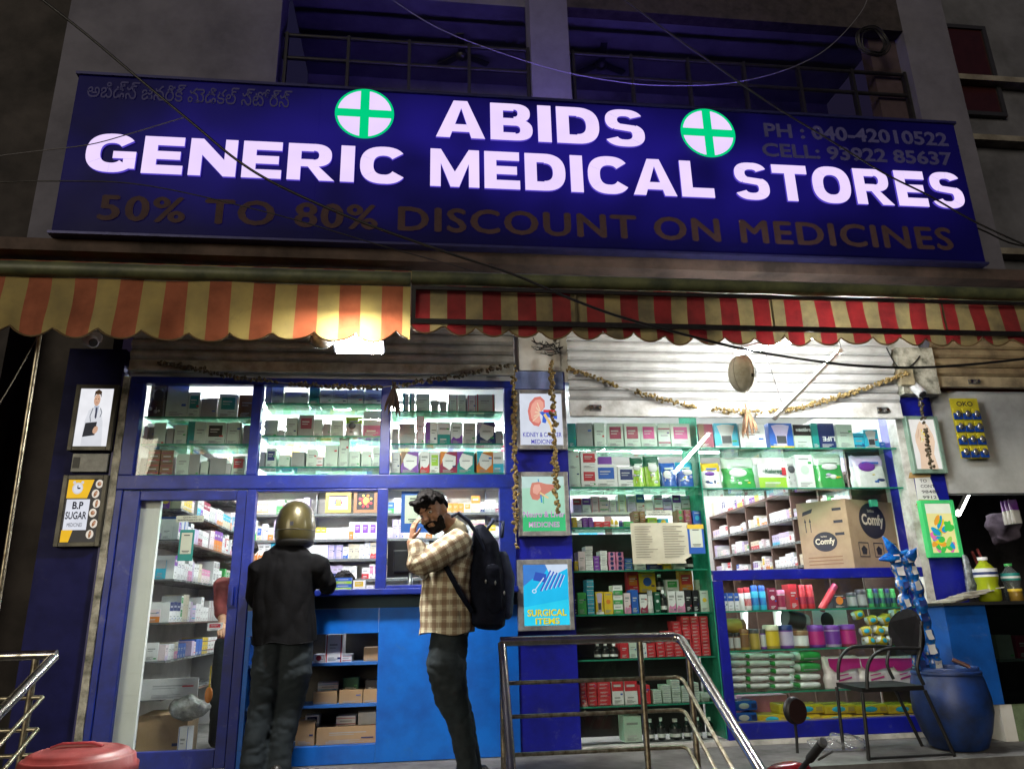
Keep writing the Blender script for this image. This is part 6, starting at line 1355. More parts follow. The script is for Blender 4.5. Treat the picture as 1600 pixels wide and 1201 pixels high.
for col_ in range(2):
    mb = MB(); P = []; RR = []; n = 44
    for k in range(n+1):
        f = k/n*4.999; i = int(f); g = f-i
        px = spine[i][0]+(spine[i+1][0]-spine[i][0])*g+(col_-.5)*(25-5*k/n); py = spine[i][1]+(spine[i+1][1]-spine[i][1])*g
        P.append(at(px, py, dY-.02+.03*col_)); q = abs(math.sin(k/n*math.pi*8+col_*.7)); RR.append((.040+.016*q, .012+.020*q))
    mb.loft(P, RR, FB, n=16); ks = mb.mi(FS)
    for i, ff in enumerate(mb.f):
        if (i*7+i//16*3+col_) % 11 == 0 or (col_ == 0 and i % 16 in (8, 9) and i % 3): mb.m[i] = ks
    for k in range(8):
        j = int((k+.5)/8*n); c = P[j]; M = Matrix.Translation(c+Vector((rnd.uniform(-.008, .008), -RR[j][1]-.004, 0))) @ Matrix.Rotation(rnd.uniform(-.3, .1), 4, 'Y')
        w, h = rnd.uniform(.018, .028), rnd.uniform(.02, .035)
        mb.add([(w*u, rnd.uniform(-.004, .003), h*v2) for u, v2 in ((-1, -1), (0, -1.05), (1, -1), (1.02, 0), (1, 1), (0, .95), (-1, 1), (-.97, 0))], [list(range(8))], PM(rnd.choice(('lg', 'w', 'n', 'lg'))), False, M)
    mb.v = [v+Vector(noise.noise_vector(v*42))*.005+Vector(noise.noise_vector(v*13))*.012 for v in mb.v]; mb.build('packet_sleeve', t)
for (pa, pb) in (((1404, 872), (1380, 838)), ((1400, 868), (1374, 874)), ((1422, 872), (1431, 856))):
    a, b = at(*pa, dY-.03), at(*pb, dY-.05); mb = MB(); mb.loft([a, a.lerp(b, .5), b], [(.045, .022), (.040, .016), (.008, .004)], FB, n=12)
    mb.v = [v+Vector(noise.noise_vector(v*42))*.012 for v in mb.v]; mb.build('packet_wing', t)
# plastic bag on the pavement
mb = MB(); c = Vector((atx(1312, 1165, 3.0).x, -.34, .06)); c.x = at(1312, 1165, -.34).x
mb.ell((c.x, c.y, .10), (.20, .10, .06), CLEAR, None, 24, 14)
for v in mb.v:
    v += Vector(noise.noise_vector(v*10))*.06+Vector(noise.noise_vector(v*27))*.02
    if v.z < .062: v.z = .062
tag(mb.build('clear_plastic_bag'), 'crumpled clear plastic bag on the pavement behind the chair legs', 'plastic bag')
# ---- scooter
sy = -1.95
t = thing('motor_scooter', 'red scooter at the kerb, only its round mirror and handle grip rising into view', 'scooter', (at(1250, 1200, sy).x, sy, -.45))
SRED = mat('scooter_red', (.22, .012, .015), .22, noise_amt=.1, coat=.6)
mc = at(1244, 1110, sy); rx = (at(1260, 1110, sy).x-mc.x); rz = at(1244, 1089, sy).z-mc.z
Mm = Matrix.Translation(mc) @ Matrix.Rotation(.12, 4, 'Z')
MB().ell((0, .02, 0), (rx*1.08, .035, rz*1.06), DARK, Mm, 24, 14).build('mirror_shell', t)
MB().add([(rx*.93*math.cos(k*.262), -.0165, rz*.93*math.sin(k*.262)) for k in range(24)], [list(range(24))], mat('mirror_glass', (.75, .42, .36), .04, metal=1, noise_amt=0), False, Mm).build('mirror_glass', t)
st = at(1246, 1176, sy+.03); MB().tube([mc+Vector((0, .03, -rz)), mc+Vector((.004, .04, -rz-.06)), st], .008, DARK, 8).build('mirror_stem', t)
g0 = at(1264, 1186, sy-.1); g1 = at(1284, 1161, sy-.2)
MB().tube([g0, g0.lerp(g1, .1), g0.lerp(g1, .9), g1], [.019, .022, .022, .025], RUBBER, 14).build('grip', t)
MB().tube([g1, g1+(g1-g0).normalized()*.02], .022, GREYM, 12).build('bar_end', t)
hb = g0-(g1-g0).normalized()*.7
MB().tube([hb, g0], .014, DARK, 8).build('handlebar', t)
MB().tube([g0.lerp(g1, .2)+Vector((.02, -.03, -.01)), g1+Vector((.02, -.05, -.03))], .006, GREYM, 8).build('lever', t)
hc = g0.lerp(hb, .28)
MB().cbox(hc.x-.13, hc.x+.10, hc.y-.06, hc.y+.09, hc.z-.13, hc.z+.005, SRED, .035).build('headset', t)
MB().tube([hc-Vector((0, 0, .1)), Vector((hc.x+.02, hc.y+.05, -.1))], .03, DARK, 10).build('steering_column', t)
MB().loft([(hc.x+.05, hc.y+.12, -.28), (hc.x+.03, hc.y+.11, .0), (hc.x, hc.y+.06, .25)], [(.2, .05), (.22, .05), (.14, .05)], SRED).build('front_apron', t)
for (yy, nm) in ((hc.y+.15, 'wheel'), (hc.y-1.0, 'wheel')):
    w = MB().tube([(hc.x+.03, yy+.20*math.cos(k*.262), -.23+.20*math.sin(k*.262)) for k in range(24)], .045, RUBBER, 10, True).build('wheel', t)
MB().cbox(hc.x-.15, hc.x+.2, hc.y-.55, hc.y+.05, -.25, -.2, DARK, .02).build('footboard', t)
MB().loft([(hc.x+.03, hc.y-.5, -.05), (hc.x+.03, hc.y-.9, .02), (hc.x+.03, hc.y-1.3, .05)], [(.17, .17), (.2, .2), (.12, .12)], SRED).build('rear_body', t)
MB().cbox(hc.x-.12, hc.x+.18, hc.y-1.2, hc.y-.5, .22, .3, RUBBER, .03).build('seat', t)

# ---- neighbour's counter
a, b = at(1474, 946, -.36), at(1539, 946, -.36); zc = a.z
t = thing('stall_counter', 'blue sided stall counter with a dark glass case at the edge of the neighbouring shop', 'counter', (4.8, -.2, .06))
MB().cbox(a.x, b.x, -.36, -.03, .32, zc, mat('counter_blue_side', (.006, .09, .40), .4, noise_amt=.25, scale=4, wear=.25), .004).build('side_panel', t)
MB().box(b.x-.04, b.x+.06, -.352, -.04, .061, .318, WHITE).box(b.x+.062, 6.5, -.35, -.04, .061, .318, mat('pale_green_plinth', (.16, .22, .12), .6, noise_amt=.3)).build('plinth', t)
MB().box(b.x+.002, 6.5, -.355, -.03, .32, zc-.002, glassmat('dark_case_glass', (.22, .28, .26), 1.0)).build('glass_case', t)
MB().box(a.x-.03, 6.5, -.40, .30 if False else -.02, zc+.001, zc+.022, RUBBER).build('rubber_mat', t)
MB().box(b.x+.05, 6.4, -.33, -.06, .62, .64, SHG).build('case_shelf', t)
for i in range(7):
    x = b.x+.08+i*.17; mb = MB(); carton_mesh(mb, x, x+rnd.uniform(.09, .15), -.3, .12, .6405, .64+rnd.uniform(.12, .22), rnd.choice(('dk', 'dg', 'br', 'm', 'g')), 'lines', 'g', .03)
    tag(mb.build('product_carton'), '%s dim packet along the shelf inside the dark glass case' % ORD[i], 'packet', 'packets in the dark glass case')
zt_ = zc+.0225
def bottle(label, xa, xb, ya, Y, liquid, capm, lab):
    p, q = at(xa, 930, Y), at(xb, 930, Y); r = (q.x-p.x)/2; x = (p.x+q.x)/2; h = at((xa+xb)/2, ya, Y).z-zt_
    t = thing('drink_bottle', label, 'bottle', (x, Y, zt_))
    MB().lathe([(r*.8, .001), (r*.95, h*.03), (r, h*.25), (r*.86, h*.38), (r, h*.52), (r*.98, h*.70), (r*.6, h*.82), (r*.36, h*.89), (r*.36, h*.93)], (x, Y, zt_), liquid, 22).build('body', t)
    MB().lathe([(r*.42, h*.93), (r*.44, h), (0, h)], (x, Y, zt_), capm, 16).build('cap', t); MB().lathe([(r*1.02, h*.55), (r*1.02, h*.74)], (x, Y, zt_), lab[0], 22).lathe([(r*1.03, h*.60), (r*1.03, h*.66)], (x, Y, zt_), lab[1], 22).build('label_band', t)
bottle('bottle of lime yellow drink with white cap on the stall counter', 1531, 1562, 870, -.22, mat('lime_drink', (.42, .50, .02), .12, noise_amt=.08, trans=.3), PM('w'), (PM('w'), PM('n')))
bottle('clear water bottle with green cap and label on the stall counter', 1573, 1597, 880, -.15, glassmat('pet_plastic', (.75, .82, .82), 2.0, 1.4, .05, .08), PM('gr'), (PM('t'), PM('w')))
for i in range(9):
    px = 1468+i*7; c = at(px+14, 934, -.2); M = Matrix.Translation((c.x, -.2, zt_+.012+.010*i)) @ Euler((rnd.uniform(-.08, .08), -.1-.05*rnd.random(), rnd.uniform(-.5, .5))).to_matrix().to_4x4()
    mb = MB().box(-.13, .13, -.09, .09, -.004, .003, mat('worn_paper_%d' % (i % 3), ((.40, .36, .28), (.30, .27, .22), (.45, .42, .36))[i % 3], .7), M)
    tag(mb.build('booklet'), 'worn booklet in the slipping heap beside the lime drink bottle', 'booklet', 'heap of worn booklets')
jx = at(1585, 932, -.25)
t = thing('glass_jar', 'small amber glass jar in front of the water bottle on the stall counter', 'jar', (jx.x, -.27, zt_)); MB().lathe([(.045, .001), (.05, .01), (.05, .075), (.046, .08)], (jx.x, -.27, zt_), mat('amber_glass', (.30, .18, .03), .1, noise_amt=.1, trans=.4), 18).build('body', t); MB().lathe([(.052, .076), (.052, .095), (0, .096)], (jx.x, -.27, zt_), PM('y'), 18).build('lid', t)
# inside the stall
a, b = at(1497, 803, .5), at(1514, 768, .9)
t = thing('stall_tube_light', 'lit white tube light slanting inside the neighbouring stall', 'tube light', a); MB().tube([a, b], .022, emat('stall_tube', (1, .97, .9), 25.0), 10).build('tube', t); MB().tube([a+Vector((.03, .03, .03)), b+Vector((.03, .03, .03))], .02, WHITE, 8).build('batten', t)
mb = MB(); c = at(1568, 822, .8); mb.ell(c, (.16, .12, .17), mat('lilac_cloth', (.16, .13, .19), .85, noise_amt=.4, scale=8, bump=.5), None, 24, 16)
for v in mb.v: v += Vector(noise.noise_vector(v*6))*.08+Vector(noise.noise_vector(v*15))*.03
tag(mb.build('lilac_cloth'), 'bundled lilac cloth hanging inside the neighbouring stall', 'cloth')
mb = MB(); c = at(1585, 800, .3)
for k in range(3): pouch(mb, c.x-.02+.002*k, c.x+.07, .3+.05*k, .05, c.z-.10, c.z+.12, FOIL('lg'), FOIL('p'))
tag(mb.build('snack_strip'), 'strip of silver and purple snack packets hanging in the stall opening', 'packets')
for i, (p, q) in enumerate((((1519, 862), (1536, 900)), ((1527, 858), (1549, 905)))):
    tag(MB().tube([at(*p, .2), at(*q, .0)], .013, mat('dull_red_pipe', (.22, .04, .035), .4), 8).build('red_rod'), 'dull red rod slanting behind the lime drink bottle', 'rod', 'red rods in the stall')
mb = MB(); c = at(1515, 900, -.08); mb.loft([c+Vector((0, 0, -.16)), c, c+Vector((-.01, 0, .16))], [(.05, .03), (.045, .03), (.02, .02)], FS, n=14)
for v in mb.v: v += Vector(noise.noise_vector(v*20))*.02
tag(mb.build('foil_roll'), 'crumpled silver foil packet standing behind the booklets', 'foil packet')
# ================================================================== PEOPLE
def remesh(mb, voxel, smooth=3, wr=0.0, wf=9.0, stretch=(1, 1, 1), seed=0):
    o = bpy.data.objects.new('tmp', mb.mesh('tmp')); C.objects.link(o)
    m = o.modifiers.new('r', 'REMESH'); m.mode = 'VOXEL'; m.voxel_size = voxel; m.use_smooth_shade = True
    if smooth: s = o.modifiers.new('s', 'SMOOTH'); s.iterations = smooth; s.factor = .5
    dg = bpy.context.evaluated_depsgraph_get(); me = bpy.data.meshes.new_from_object(o.evaluated_get(dg))
    vs = [v.co.copy() for v in me.vertices]; ns = [v.normal.copy() for v in me.vertices]; fs = [list(p.vertices) for p in me.polygons]
    bpy.data.objects.remove(o)
    if wr:
        for i, v in enumerate(vs):
            q = Vector((v.x*stretch[0], v.y*stretch[1], v.z*stretch[2]))*wf+Vector((seed, 0, 0))
            d = abs(noise.noise(q))+.5*abs(noise.noise(q*2.1+Vector((3, 1, 2))))-.42
            vs[i] = v+ns[i]*(d*wr)
    return vs, fs
def finish(vs, fs, m, name, parent, axes=None):
    mb = MB(); mb.add(vs, fs, m, True); pts = [v.copy() for v in mb.v]; o = mb.build(name, parent)
    if axes:
        au = o.data.attributes.new('pu', 'FLOAT', 'POINT'); av = o.data.attributes.new('pv', 'FLOAT', 'POINT'); U = []; V = []
        for p in pts:
            best = None
            for (a, b, ref, rr, v0) in axes:
                ab = b-a; t = max(0, min(1, (p-a).dot(ab)/ab.length_squared)); q = a+ab*t; d = (p-q).length/rr
                if best is None or d < best[0]: best = (d, a, ab, t, q, ref, rr, v0)
            _, a, ab, t, q, ref, rr, v0 = best; ax = ab.normalized(); x = (ref-ax*ref.dot(ax)).normalized(); y = ax.cross(x); r = p-q
            U.append(math.atan2(r.dot(y), r.dot(x))*rr); V.append(v0+t*ab.length+(0 if 0 < t < 1 else (p-q).dot(ax)))
        au.data.foreach_set('value', U); av.data.foreach_set('value', V)
    return o
SK = mat('brown_skin', (.34, .175, .10), .5, noise_amt=.12, scale=14, bump=.05)
HAIRM = mat('black_hair', (.010, .008, .008), .7, noise_amt=.4, scale=40, bump=.5, spec=.1)
EYEW = mat('eye_white', (.5, .48, .45), .3, noise_amt=0); EYED = mat('eye_dark', (.01, .007, .006), .2, noise_amt=0)
def headframe(f, u):
    f = Vector(f).normalized(); u = Vector(u); u = (u-f*u.dot(f)).normalized(); s = u.cross(f)   # s: the person's left... in a right-handed frame
    return f, u, s
def head(mb, o, f, u, s, k=1.0):
    M = Matrix(((s.x, f.x, u.x, o.x), (s.y, f.y, u.y, o.y), (s.z, f.z, u.z, o.z), (0, 0, 0, 1))) @ Matrix.Scale(k, 4)
    mb.ell((0, 0, .012), (.076, .096, .102), SK, M, 20, 14); mb.ell((0, .030, -.07), (.056, .062, .058), SK, M); mb.ell((0, .055, -.105), (.026, .026, .022), SK, M)
    mb.loft([(0, .088, .012), (0, .106, -.018), (0, .112, -.036)], [.011, .014, .018], SK, M=M, n=10)
    mb.ell((0, .080, .022), (.055, .022, .012), SK, M)
    for q in (-1, 1):
        mb.ell((q*.078, -.008, -.018), (.010, .022, .034), SK, M, 12, 8); mb.ell((q*.045, .066, -.035), (.022, .024, .02), SK, M, 12, 8)
    mb.ell((0, .092, -.066), (.024, .012, .008), SK, M, 12, 8); mb.ell((0, .089, -.079), (.021, .012, .008), SK, M, 12, 8)
    return M
def facebits(M, par):
    for q in (-1, 1):
        MB().ell((q*.031, .083, .0), (.014, .010, .008), EYEW, M, 12, 8).ell((q*.031+.002, .0905, .0), (.006, .004, .0065), EYED, M, 10, 6).build('eye', par)
        MB().loft([(q*.014, .098, .020), (q*.032, .100, .027), (q*.052, .088, .020)], [.004, .006, .003], HAIRM, M=M, n=8).build('eyebrow', par)
def blobs(M, name, par, rule, n, r, rad=(.080, .100, .108), c=(0, 0, .010), seed=1, voxel=.006, m=None):
    rr = random.Random(seed); mb = MB()
    for i in range(n):
        z = 1-2*(i+.5)/n; a = i*2.39996; q = math.sqrt(1-z*z); d = (q*math.cos(a), q*math.sin(a), z)
        if rule(*d):
            p = [c[k]+d[k]*rad[k]*(1+rr.uniform(-.04, .06)) for k in range(3)]; mb.ell(p, tuple(r*rr.uniform(.75, 1.25) for _ in range(3)), HAIRM, M, 8, 6)
    vs, fs = remesh(mb, voxel, 1, .006, 60, seed=seed); return finish(vs, fs, m or HAIRM, name, par)
def hand(mb, w, d, n, k=1.0, curl=.5, side=1):
    w = Vector(w); d = Vector(d).normalized(); n = Vector(n); n = (n-d*n.dot(d)).normalized(); s = d.cross(n)*side
    mb.loft([w-d*.02, w+d*.03*k, w+d*.085*k], [(.026*k, .019*k), (.036*k, .016*k), (.040*k, .013*k)], SK, side=s, n=14)
    for i, (o, L) in enumerate(((-.031, .070), (-.0105, .080), (.0105, .075), (.031, .060))):
        b = w+d*.082*k+s*o*k; a1, a2, a3 = curl*.45, curl*1.0, curl*1.5
        p1 = b+(d*math.cos(a1)+n*math.sin(a1)+s*o*2)*L*.45*k; p2 = p1+(d*math.cos(a2)+n*math.sin(a2))*L*.32*k; p3 = p2+(d*math.cos(a3)+n*math.sin(a3))*L*.25*k
        mb.loft([b-d*.01, p1, p2, p3], [.0092*k, .0085*k, .0078*k, .0062*k], SK, side=s, n=10)
    t0 = w+d*.025*k-s*.03*k; t1 = t0+(d*.6-s*.7+n*.25)*.042*k; t2 = t1+(d*.9-s*.25+n*.35)*.034*k
    mb.loft([t0, t1, t2], [.013*k, .010*k, .0075*k], SK, side=n, n=10)
def seglist(pts, rads, ref):
    out = []; v = 0
    for i in range(len(pts)-1):
        a, b = Vector(pts[i]), Vector(pts[i+1]); r0 = rads[i] if not isinstance(rads[i], tuple) else sum(rads[i])/2; r1 = rads[i+1] if not isinstance(rads[i+1], tuple) else sum(rads[i+1])/2
        out.append((a, b, Vector(ref), (r0+r1)/2, v)); v += (b-a).length
    return out
def cloth(name, par, parts, m, voxel=.009, wr=.010, wf=9, stretch=(1, 1, 1), seed=0, axes=False, smooth=3, hem=None):
    mb = MB(); ax = []
    for (pts, rads, side) in parts:
        mb.loft(pts, rads, m, side=side, n=20)
        if axes: 
            rm = max(sum(r)/2 if isinstance(r, tuple) else r for r in rads); rl = [rm]*len(pts); ax += seglist(pts, rl, side)
    vs, fs = remesh(mb, voxel, smooth, wr, wf, stretch, seed)
    if hem:
        for v in vs: v.z = max(v.z, hem+.008*math.sin(v.x*23)+.006*math.sin(v.y*31))
    return finish(vs, fs, m, name, par, ax if axes else None)
def shoe(par, a, d, m):
    a = Vector((a.x, a.y, .06)); d = Vector((d[0], d[1], 0)).normalized()
    mb = MB(); mb.loft([a-d*.07+Vector((0, 0, .045)), a+Vector((0, 0, .05)), a+d*.10+Vector((0, 0, .04)), a+d*.17+Vector((0, 0, .03))], [(.038, .042), (.045, .048), (.048, .036), (.035, .022)], m, side=(d.y, -d.x, 0))
    vs, fs = remesh(mb, .008, 2)
    for v in vs: v.z = max(v.z, .0605)
    finish(vs, fs, m, 'shoe', par)
SHOE = mat('dark_shoe_leather', (.02, .018, .016), .4, noise_amt=.3)

# ---- bearded man with backpack, in profile, hand to his face
def plaidmat():
    m = bpy.data.materials.new('checked_shirt_cloth'); m.use_nodes = True; nt = m.node_tree; N = nt.nodes; L = nt.links; b = N['Principled BSDF']; b.inputs['Roughness'].default_value = .85; b.inputs['Specular IOR Level'].default_value = .2
    def band(attr, per, ph, w, soft):
        a = N.new('ShaderNodeAttribute'); a.attribute_name = attr
        q = N.new('ShaderNodeMath'); q.operation = 'MULTIPLY_ADD'; q.inputs[1].default_value = 1/per; q.inputs[2].default_value = ph; L.new(a.outputs['Fac'], q.inputs[0])
        f = N.new('ShaderNodeMath'); f.operation = 'PINGPONG'; f.inputs[1].default_value = .5; L.new(q.outputs[0], f.inputs[0])
        r = N.new('ShaderNodeMapRange'); r.inputs['From Min'].default_value = w/2-soft; r.inputs['From Max'].default_value = w/2+soft; r.inputs['To Min'].default_value = 1; r.inputs['To Max'].default_value = 0; L.new(f.outputs[0], r.inputs[0]); return r.outputs[0]
    def mix(f, c1, c2, k):
        x = N.new('ShaderNodeMix'); x.data_type = 'RGBA'; s = N.new('ShaderNodeMath'); s.operation = 'MULTIPLY'; s.inputs[1].default_value = k; L.new(f, s.inputs[0]); L.new(s.outputs[0], x.inputs['Factor'])
        if isinstance(c1, tuple): x.inputs[6].default_value = (*c1, 1)
        else: L.new(c1, x.inputs[6])
        x.inputs[7].default_value = (*c2, 1); return x.outputs[2]
    base = (.58, .53, .37)
    c = mix(band('pu', .070, .0, .46, .03), base, (.17, .09, .06), .66)
    c = mix(band('pv', .070, .25, .46, .03), c, (.18, .11, .065), .66)
    c = mix(band('pu', .070, .5, .06, .02), c, (.65, .62, .5), .5); c = mix(band('pv', .070, .75, .06, .02), c, (.65, .62, .5), .5)
    L.new(c, b.inputs['Base Color'])
    tc = N.new('ShaderNodeTexCoord'); nz = N.new('ShaderNodeTexNoise'); nz.inputs['Scale'].default_value = 22; nz.inputs['Detail'].default_value = 4; bp = N.new('ShaderNodeBump'); bp.inputs['Strength'].default_value = .35; bp.inputs['Distance'].default_value = .01
    L.new(tc.outputs['Object'], nz.inputs[0]); L.new(nz.outputs[0], bp.inputs['Height']); L.new(bp.outputs[0], b.inputs['Normal'])
    return m
PLAID = plaidmat()
Y0 = -.86
def J(px, py, dy=0): return at(px, py, Y0+dy)
foot = J(738, 1243); pr_ = thing('person', 'bearded man in a checked shirt with a backpack, bowed head resting on his raised hand', 'person', (foot.x, Y0, .06))
f, u, s = headframe((-.48, -.82, -.33), (-.40, .0, .92))
ho = J(676, 798, -.06)
body = MB(); Mh = head(body, ho, f, u, s, 1.10)
nb = J(716, 832, 0)
body.loft([nb-Vector((0, 0, .05)), nb+Vector((-.03, -.01, .03)), ho-u*.05-f*.03], [.075, .062, .060], SK, n=16)
tor = [J(702, 968), J(700, 940), J(702, 885), J(711, 850), J(717, 832)]
body.loft(tor, [(.10, .11), (.13, .14), (.14, .16), (.11, .16), (.06, .07)], SK)
nS, nE, nW = J(716, 848, -.15), J(654, 884, -.26), J(643, 845, -.21)
body.loft([nS, nE], [.055, .045], SK); body.loft([nE, nE.lerp(nW, .5), nW], [.045, .043, .032], SK)
hd = (ho+f*.05-u*.02)-nW
hand(body, nW, Vector((.10, .02, .9)), Vector((.75, .35, .1)), 1.0, .5, 1)
fS, fE, fW = J(708, 850, .17), J(696, 915, .16), J(680, 893, .0)
body.loft([fS, fE], [.055, .045], SK); body.loft([fE, fW], [.043, .032], SK); hand(body, fW, Vector((-.6, -.5, .15)), Vector((0, .3, -1)), 1.0, .7, 1)
nl = [J(702, 992, -.02), J(697, 1040, -.09), J(706, 1093, -.09), J(719, 1126, -.08), J(729, 1190, -.08), J(734, 1226, -.08)]
fl2 = [J(704, 992, .08), J(702, 1040, .10), J(712, 1093, .10), J(724, 1126, .10), J(736, 1190, .10), J(742, 1222, .10)]
for lg in (nl, fl2): body.loft(lg, [.10, .085, .07, .06, .045, .05], SK)
vs, fs = remesh(body, .0045, 2); finish(vs, fs, SK, 'body', pr_)
facebits(Mh, pr_)
blobs(Mh, 'hair', pr_, lambda x, y, z: (z > .42 and y > -.2) or (y < .12 and z > -.25 and not (abs(x) > .8 and z < .1)) or (z > .30 and y > .4 and abs(x) > .3), 420, .020, seed=3)
hmb = MB()
for i in range(26):
    a = rnd.uniform(-1, 1); hmb.ell((a*.055, .085+rnd.uniform(-.02, .022), .083+rnd.uniform(-.012, .018)), (.02, .022, .015), HAIRM, Mh, 8, 6)
vs, fs = remesh(hmb, .006, 1, .006, 60); finish(vs, fs, HAIRM, 'hair', pr_)
bm_ = MB()
for i in range(150):
    a = -1.45+2.9*((i*.618) % 1); t2 = (i*.377) % 1
    rr = .058+.010*abs(math.sin(a)); zz = -.052-.072*t2; yy = .030+.074*math.cos(a)*(1-.25*t2)
    if abs(a) < .5 and zz > -.088: continue
    if abs(a) < 1.0 and zz > -.07: continue
    bm_.ell((math.sin(a)*rr*(1-.35*t2), yy, zz), (.012, .012, .013), HAIRM, Mh, 8, 6)
for i in range(9): bm_.ell((-.028+.007*i, .104-.006*abs(i-4)*.6, -.054-.001*abs(i-4)), (.008, .007, .006), HAIRM, Mh, 8, 6)
vs, fs = remesh(bm_, .006, 1, .004, 60); finish(vs, fs, HAIRM, 'beard', pr_)
shp = [([J(698, 1006), J(699, 960), J(699, 925), J(702, 885), J(710, 856), J(717, 836)], [(.185, .185), (.182, .182), (.178, .18), (.170, .19), (.145, .195), (.075, .085)], (-1, -.3, 0)),
       ([J(720, 846, -.14), J(690, 864, -.22), nE+Vector((0, 0, .0))], [.098, .088, .076], (0, -1, .2)), ([nE, J(653, 860, -.235), J(652, 852, -.225)], [.074, .066, .062], (0, -1, 0)),
       ([J(712, 846, .15), fE], [.09, .07], (0, 1, 0)), ([fE, fE.lerp(fW, .7)], [.068, .055], (0, 1, 0))]
cloth('shirt', pr_, shp, PLAID, .010, .015, 8, (1, 1, .6), 2, True, hem=J(700, 988).z)
cloth('collar', pr_, [([J(718, 838), J(712, 828, 0), J(704, 822, -.01)], [(.075, .08), (.076, .08), (.070, .075)], (-1, 0, 0))], mat('shirt_collar_cream', (.42, .37, .25), .85), .008, .004)
tee = MB(); c = J(662, 893, -.08); tee.ell(c, (.035, .09, .05), mat('white_undershirt', (.55, .54, .50), .85, noise_amt=.2, scale=10), None, 16, 10); tee.build('undershirt', pr_)
JEAN1 = mat('dark_teal_jeans', (.012, .022, .028), .8, noise_amt=.35, scale=7, bump=.3)
cloth('jeans', pr_, [([J(704, 975)]+[Vector(p) for p in nl], [.11, .125, .128, .106, .078, .066, .07], (1, 0, 0)), ([J(706, 975, .05)]+[Vector(p) for p in fl2], [.12, .12, .105, .09, .074, .064, .068], (1, 0, 0))], JEAN1, .010, .014, 9, (1, 1, 1.6), 5)
shoe(pr_, J(734, 1235, -.08), (-1, -.25), SHOE); shoe(pr_, J(742, 1235, .10), (-1, -.25), SHOE)
# ---- his backpack
def sloft(mb, pts, rads, m, side, e=.62, n=26):
    k0 = len(mb.v); mb.loft(pts, rads, m, side=side, n=n); P = [Vector(p) for p in pts]
    t0 = (P[1]-P[0]).normalized(); t1 = (P[-1]-P[-2]).normalized(); PP = [P[0]-t0*.03]+P+[P[-1]+t1*.03]; RR = [(rads[0][0]*.55, rads[0][1]*.55)]+list(rads)+[(rads[-1][0]*.55, rads[-1][1]*.55)]
    for i in range(len(PP)):
        t = (PP[min(len(PP)-1, i+1)]-PP[max(0, i-1)]).normalized(); x = (Vector(side)-t*Vector(side).dot(t)).normalized(); y = t.cross(x)
        for j in range(n):
            a = 2*math.pi*j/n; ca, sa = math.cos(a), math.sin(a); mb.v[k0+i*n+j] = PP[i]+x*RR[i][0]*math.copysign(abs(ca)**e, ca)+y*RR[i][1]*math.copysign(abs(sa)**e, sa)
BPN = mat('navy_backpack_nylon', (.004, .006, .016), .8, noise_amt=.35, scale=9, bump=.35, spec=.15); BPB = mat('blue_backpack_nylon', (.008, .016, .055), .75, noise_amt=.35, scale=9, bump=.35)
bp = thing('backpack', 'dark navy backpack with blue straps worn by the bearded man', 'backpack', (J(765, 985).x, Y0, J(765, 985).z))
mb = MB(); sloft(mb, [J(750, 826), J(757, 850), J(763, 895), J(765, 940), J(762, 976)], [(.045, .12), (.090, .15), (.115, .165), (.125, .165), (.110, .155)], BPN, (1, -.2, .15))
vs, fs = remesh(mb, .009, 2, .010, 7); finish(vs, fs, BPN, 'main_compartment', bp)
mb = MB(); sloft(mb, [J(786, 868, .02), J(792, 905, .02), J(790, 960, .02)], [(.035, .10), (.052, .13), (.045, .125)], BPB, (1, -.2, .1)); vs, fs = remesh(mb, .008, 2, .008, 8); finish(vs, fs, BPB, 'front_pocket', bp)
mb = MB(); sloft(mb, [J(770, 888, -.165), J(773, 950, -.165)], [(.05, .02), (.05, .02)], BPN, (1, 0, 0)); vs, fs = remesh(mb, .007, 2, .005, 9); finish(vs, fs, BPN, 'side_pocket', bp)
for (px, py) in ((759, 908), (774, 910), (788, 926)): MB().ell(J(px, py, -.19), (.006, .006, .014), GREYM).build('zip_pull', bp)
def ribbon(pts, w, th, side, m, nm): MB().loft(pts, [(w, th)]*len(pts), m, side=side, n=12).build(nm, bp)
ribbon([J(706, 806, -.15), J(716, 801, -.15), J(732, 814, -.14), J(748, 838, -.13), J(757, 862, -.12)], .012, .034, (.3, 0, 1), BPB, 'shoulder_strap')
ribbon([J(688, 868, -.20), J(702, 895, -.205), J(718, 925, -.20), J(738, 955, -.17)], .017, .006, (.8, 0, .6), BPN, 'lower_strap')
ribbon([J(756, 832, -.02), J(771, 812, -.02), J(786, 815, -.02), J(784, 838, -.02)], .014, .03, (1, 0, 0), BPB, 'grab_handle')

# ---- helmeted man at the hatch, from behind
Y0 = -.36
foot = J(410, 1230); p2_ = thing('person', 'man in a gold helmet and loose black shirt leaning on the service hatch', 'person', (foot.x, Y0, .06))
ho = J(462, 818, .02); f, u, s = headframe((.12, 1, -.12), (.03, .05, 1))
body = MB(); Mh2 = head(body, ho, f, u, s, 1.0); nb = J(457, 852)
body.loft([nb-Vector((0, 0, .05)), nb+Vector((0, 0, .03)), ho-u*.06], [.075, .062, .06], SK)
body.loft([J(447, 982), J(447, 950), J(448, 900), J(452, 866), J(456, 850)], [(.11, .09), (.14, .11), (.16, .12), (.16, .10), (.07, .07)], SK)
rS, rE, rW = J(495, 880), J(511, 914, .05), J(508, 922, .26)
lS, lE, lW = J(408, 882), J(398, 935, .05), J(425, 930, .26)
for (a, b, c_, sd) in ((rS, rE, rW, 1), (lS, lE, lW, -1)):
    body.loft([a, b], [.055, .045], SK); body.loft([b, b.lerp(c_, .4), c_], [.046, .042, .030], SK); hand(body, c_, Vector((-.25*sd, 1, .02)), Vector((0, 0, -1)), 1.0, .35, sd)
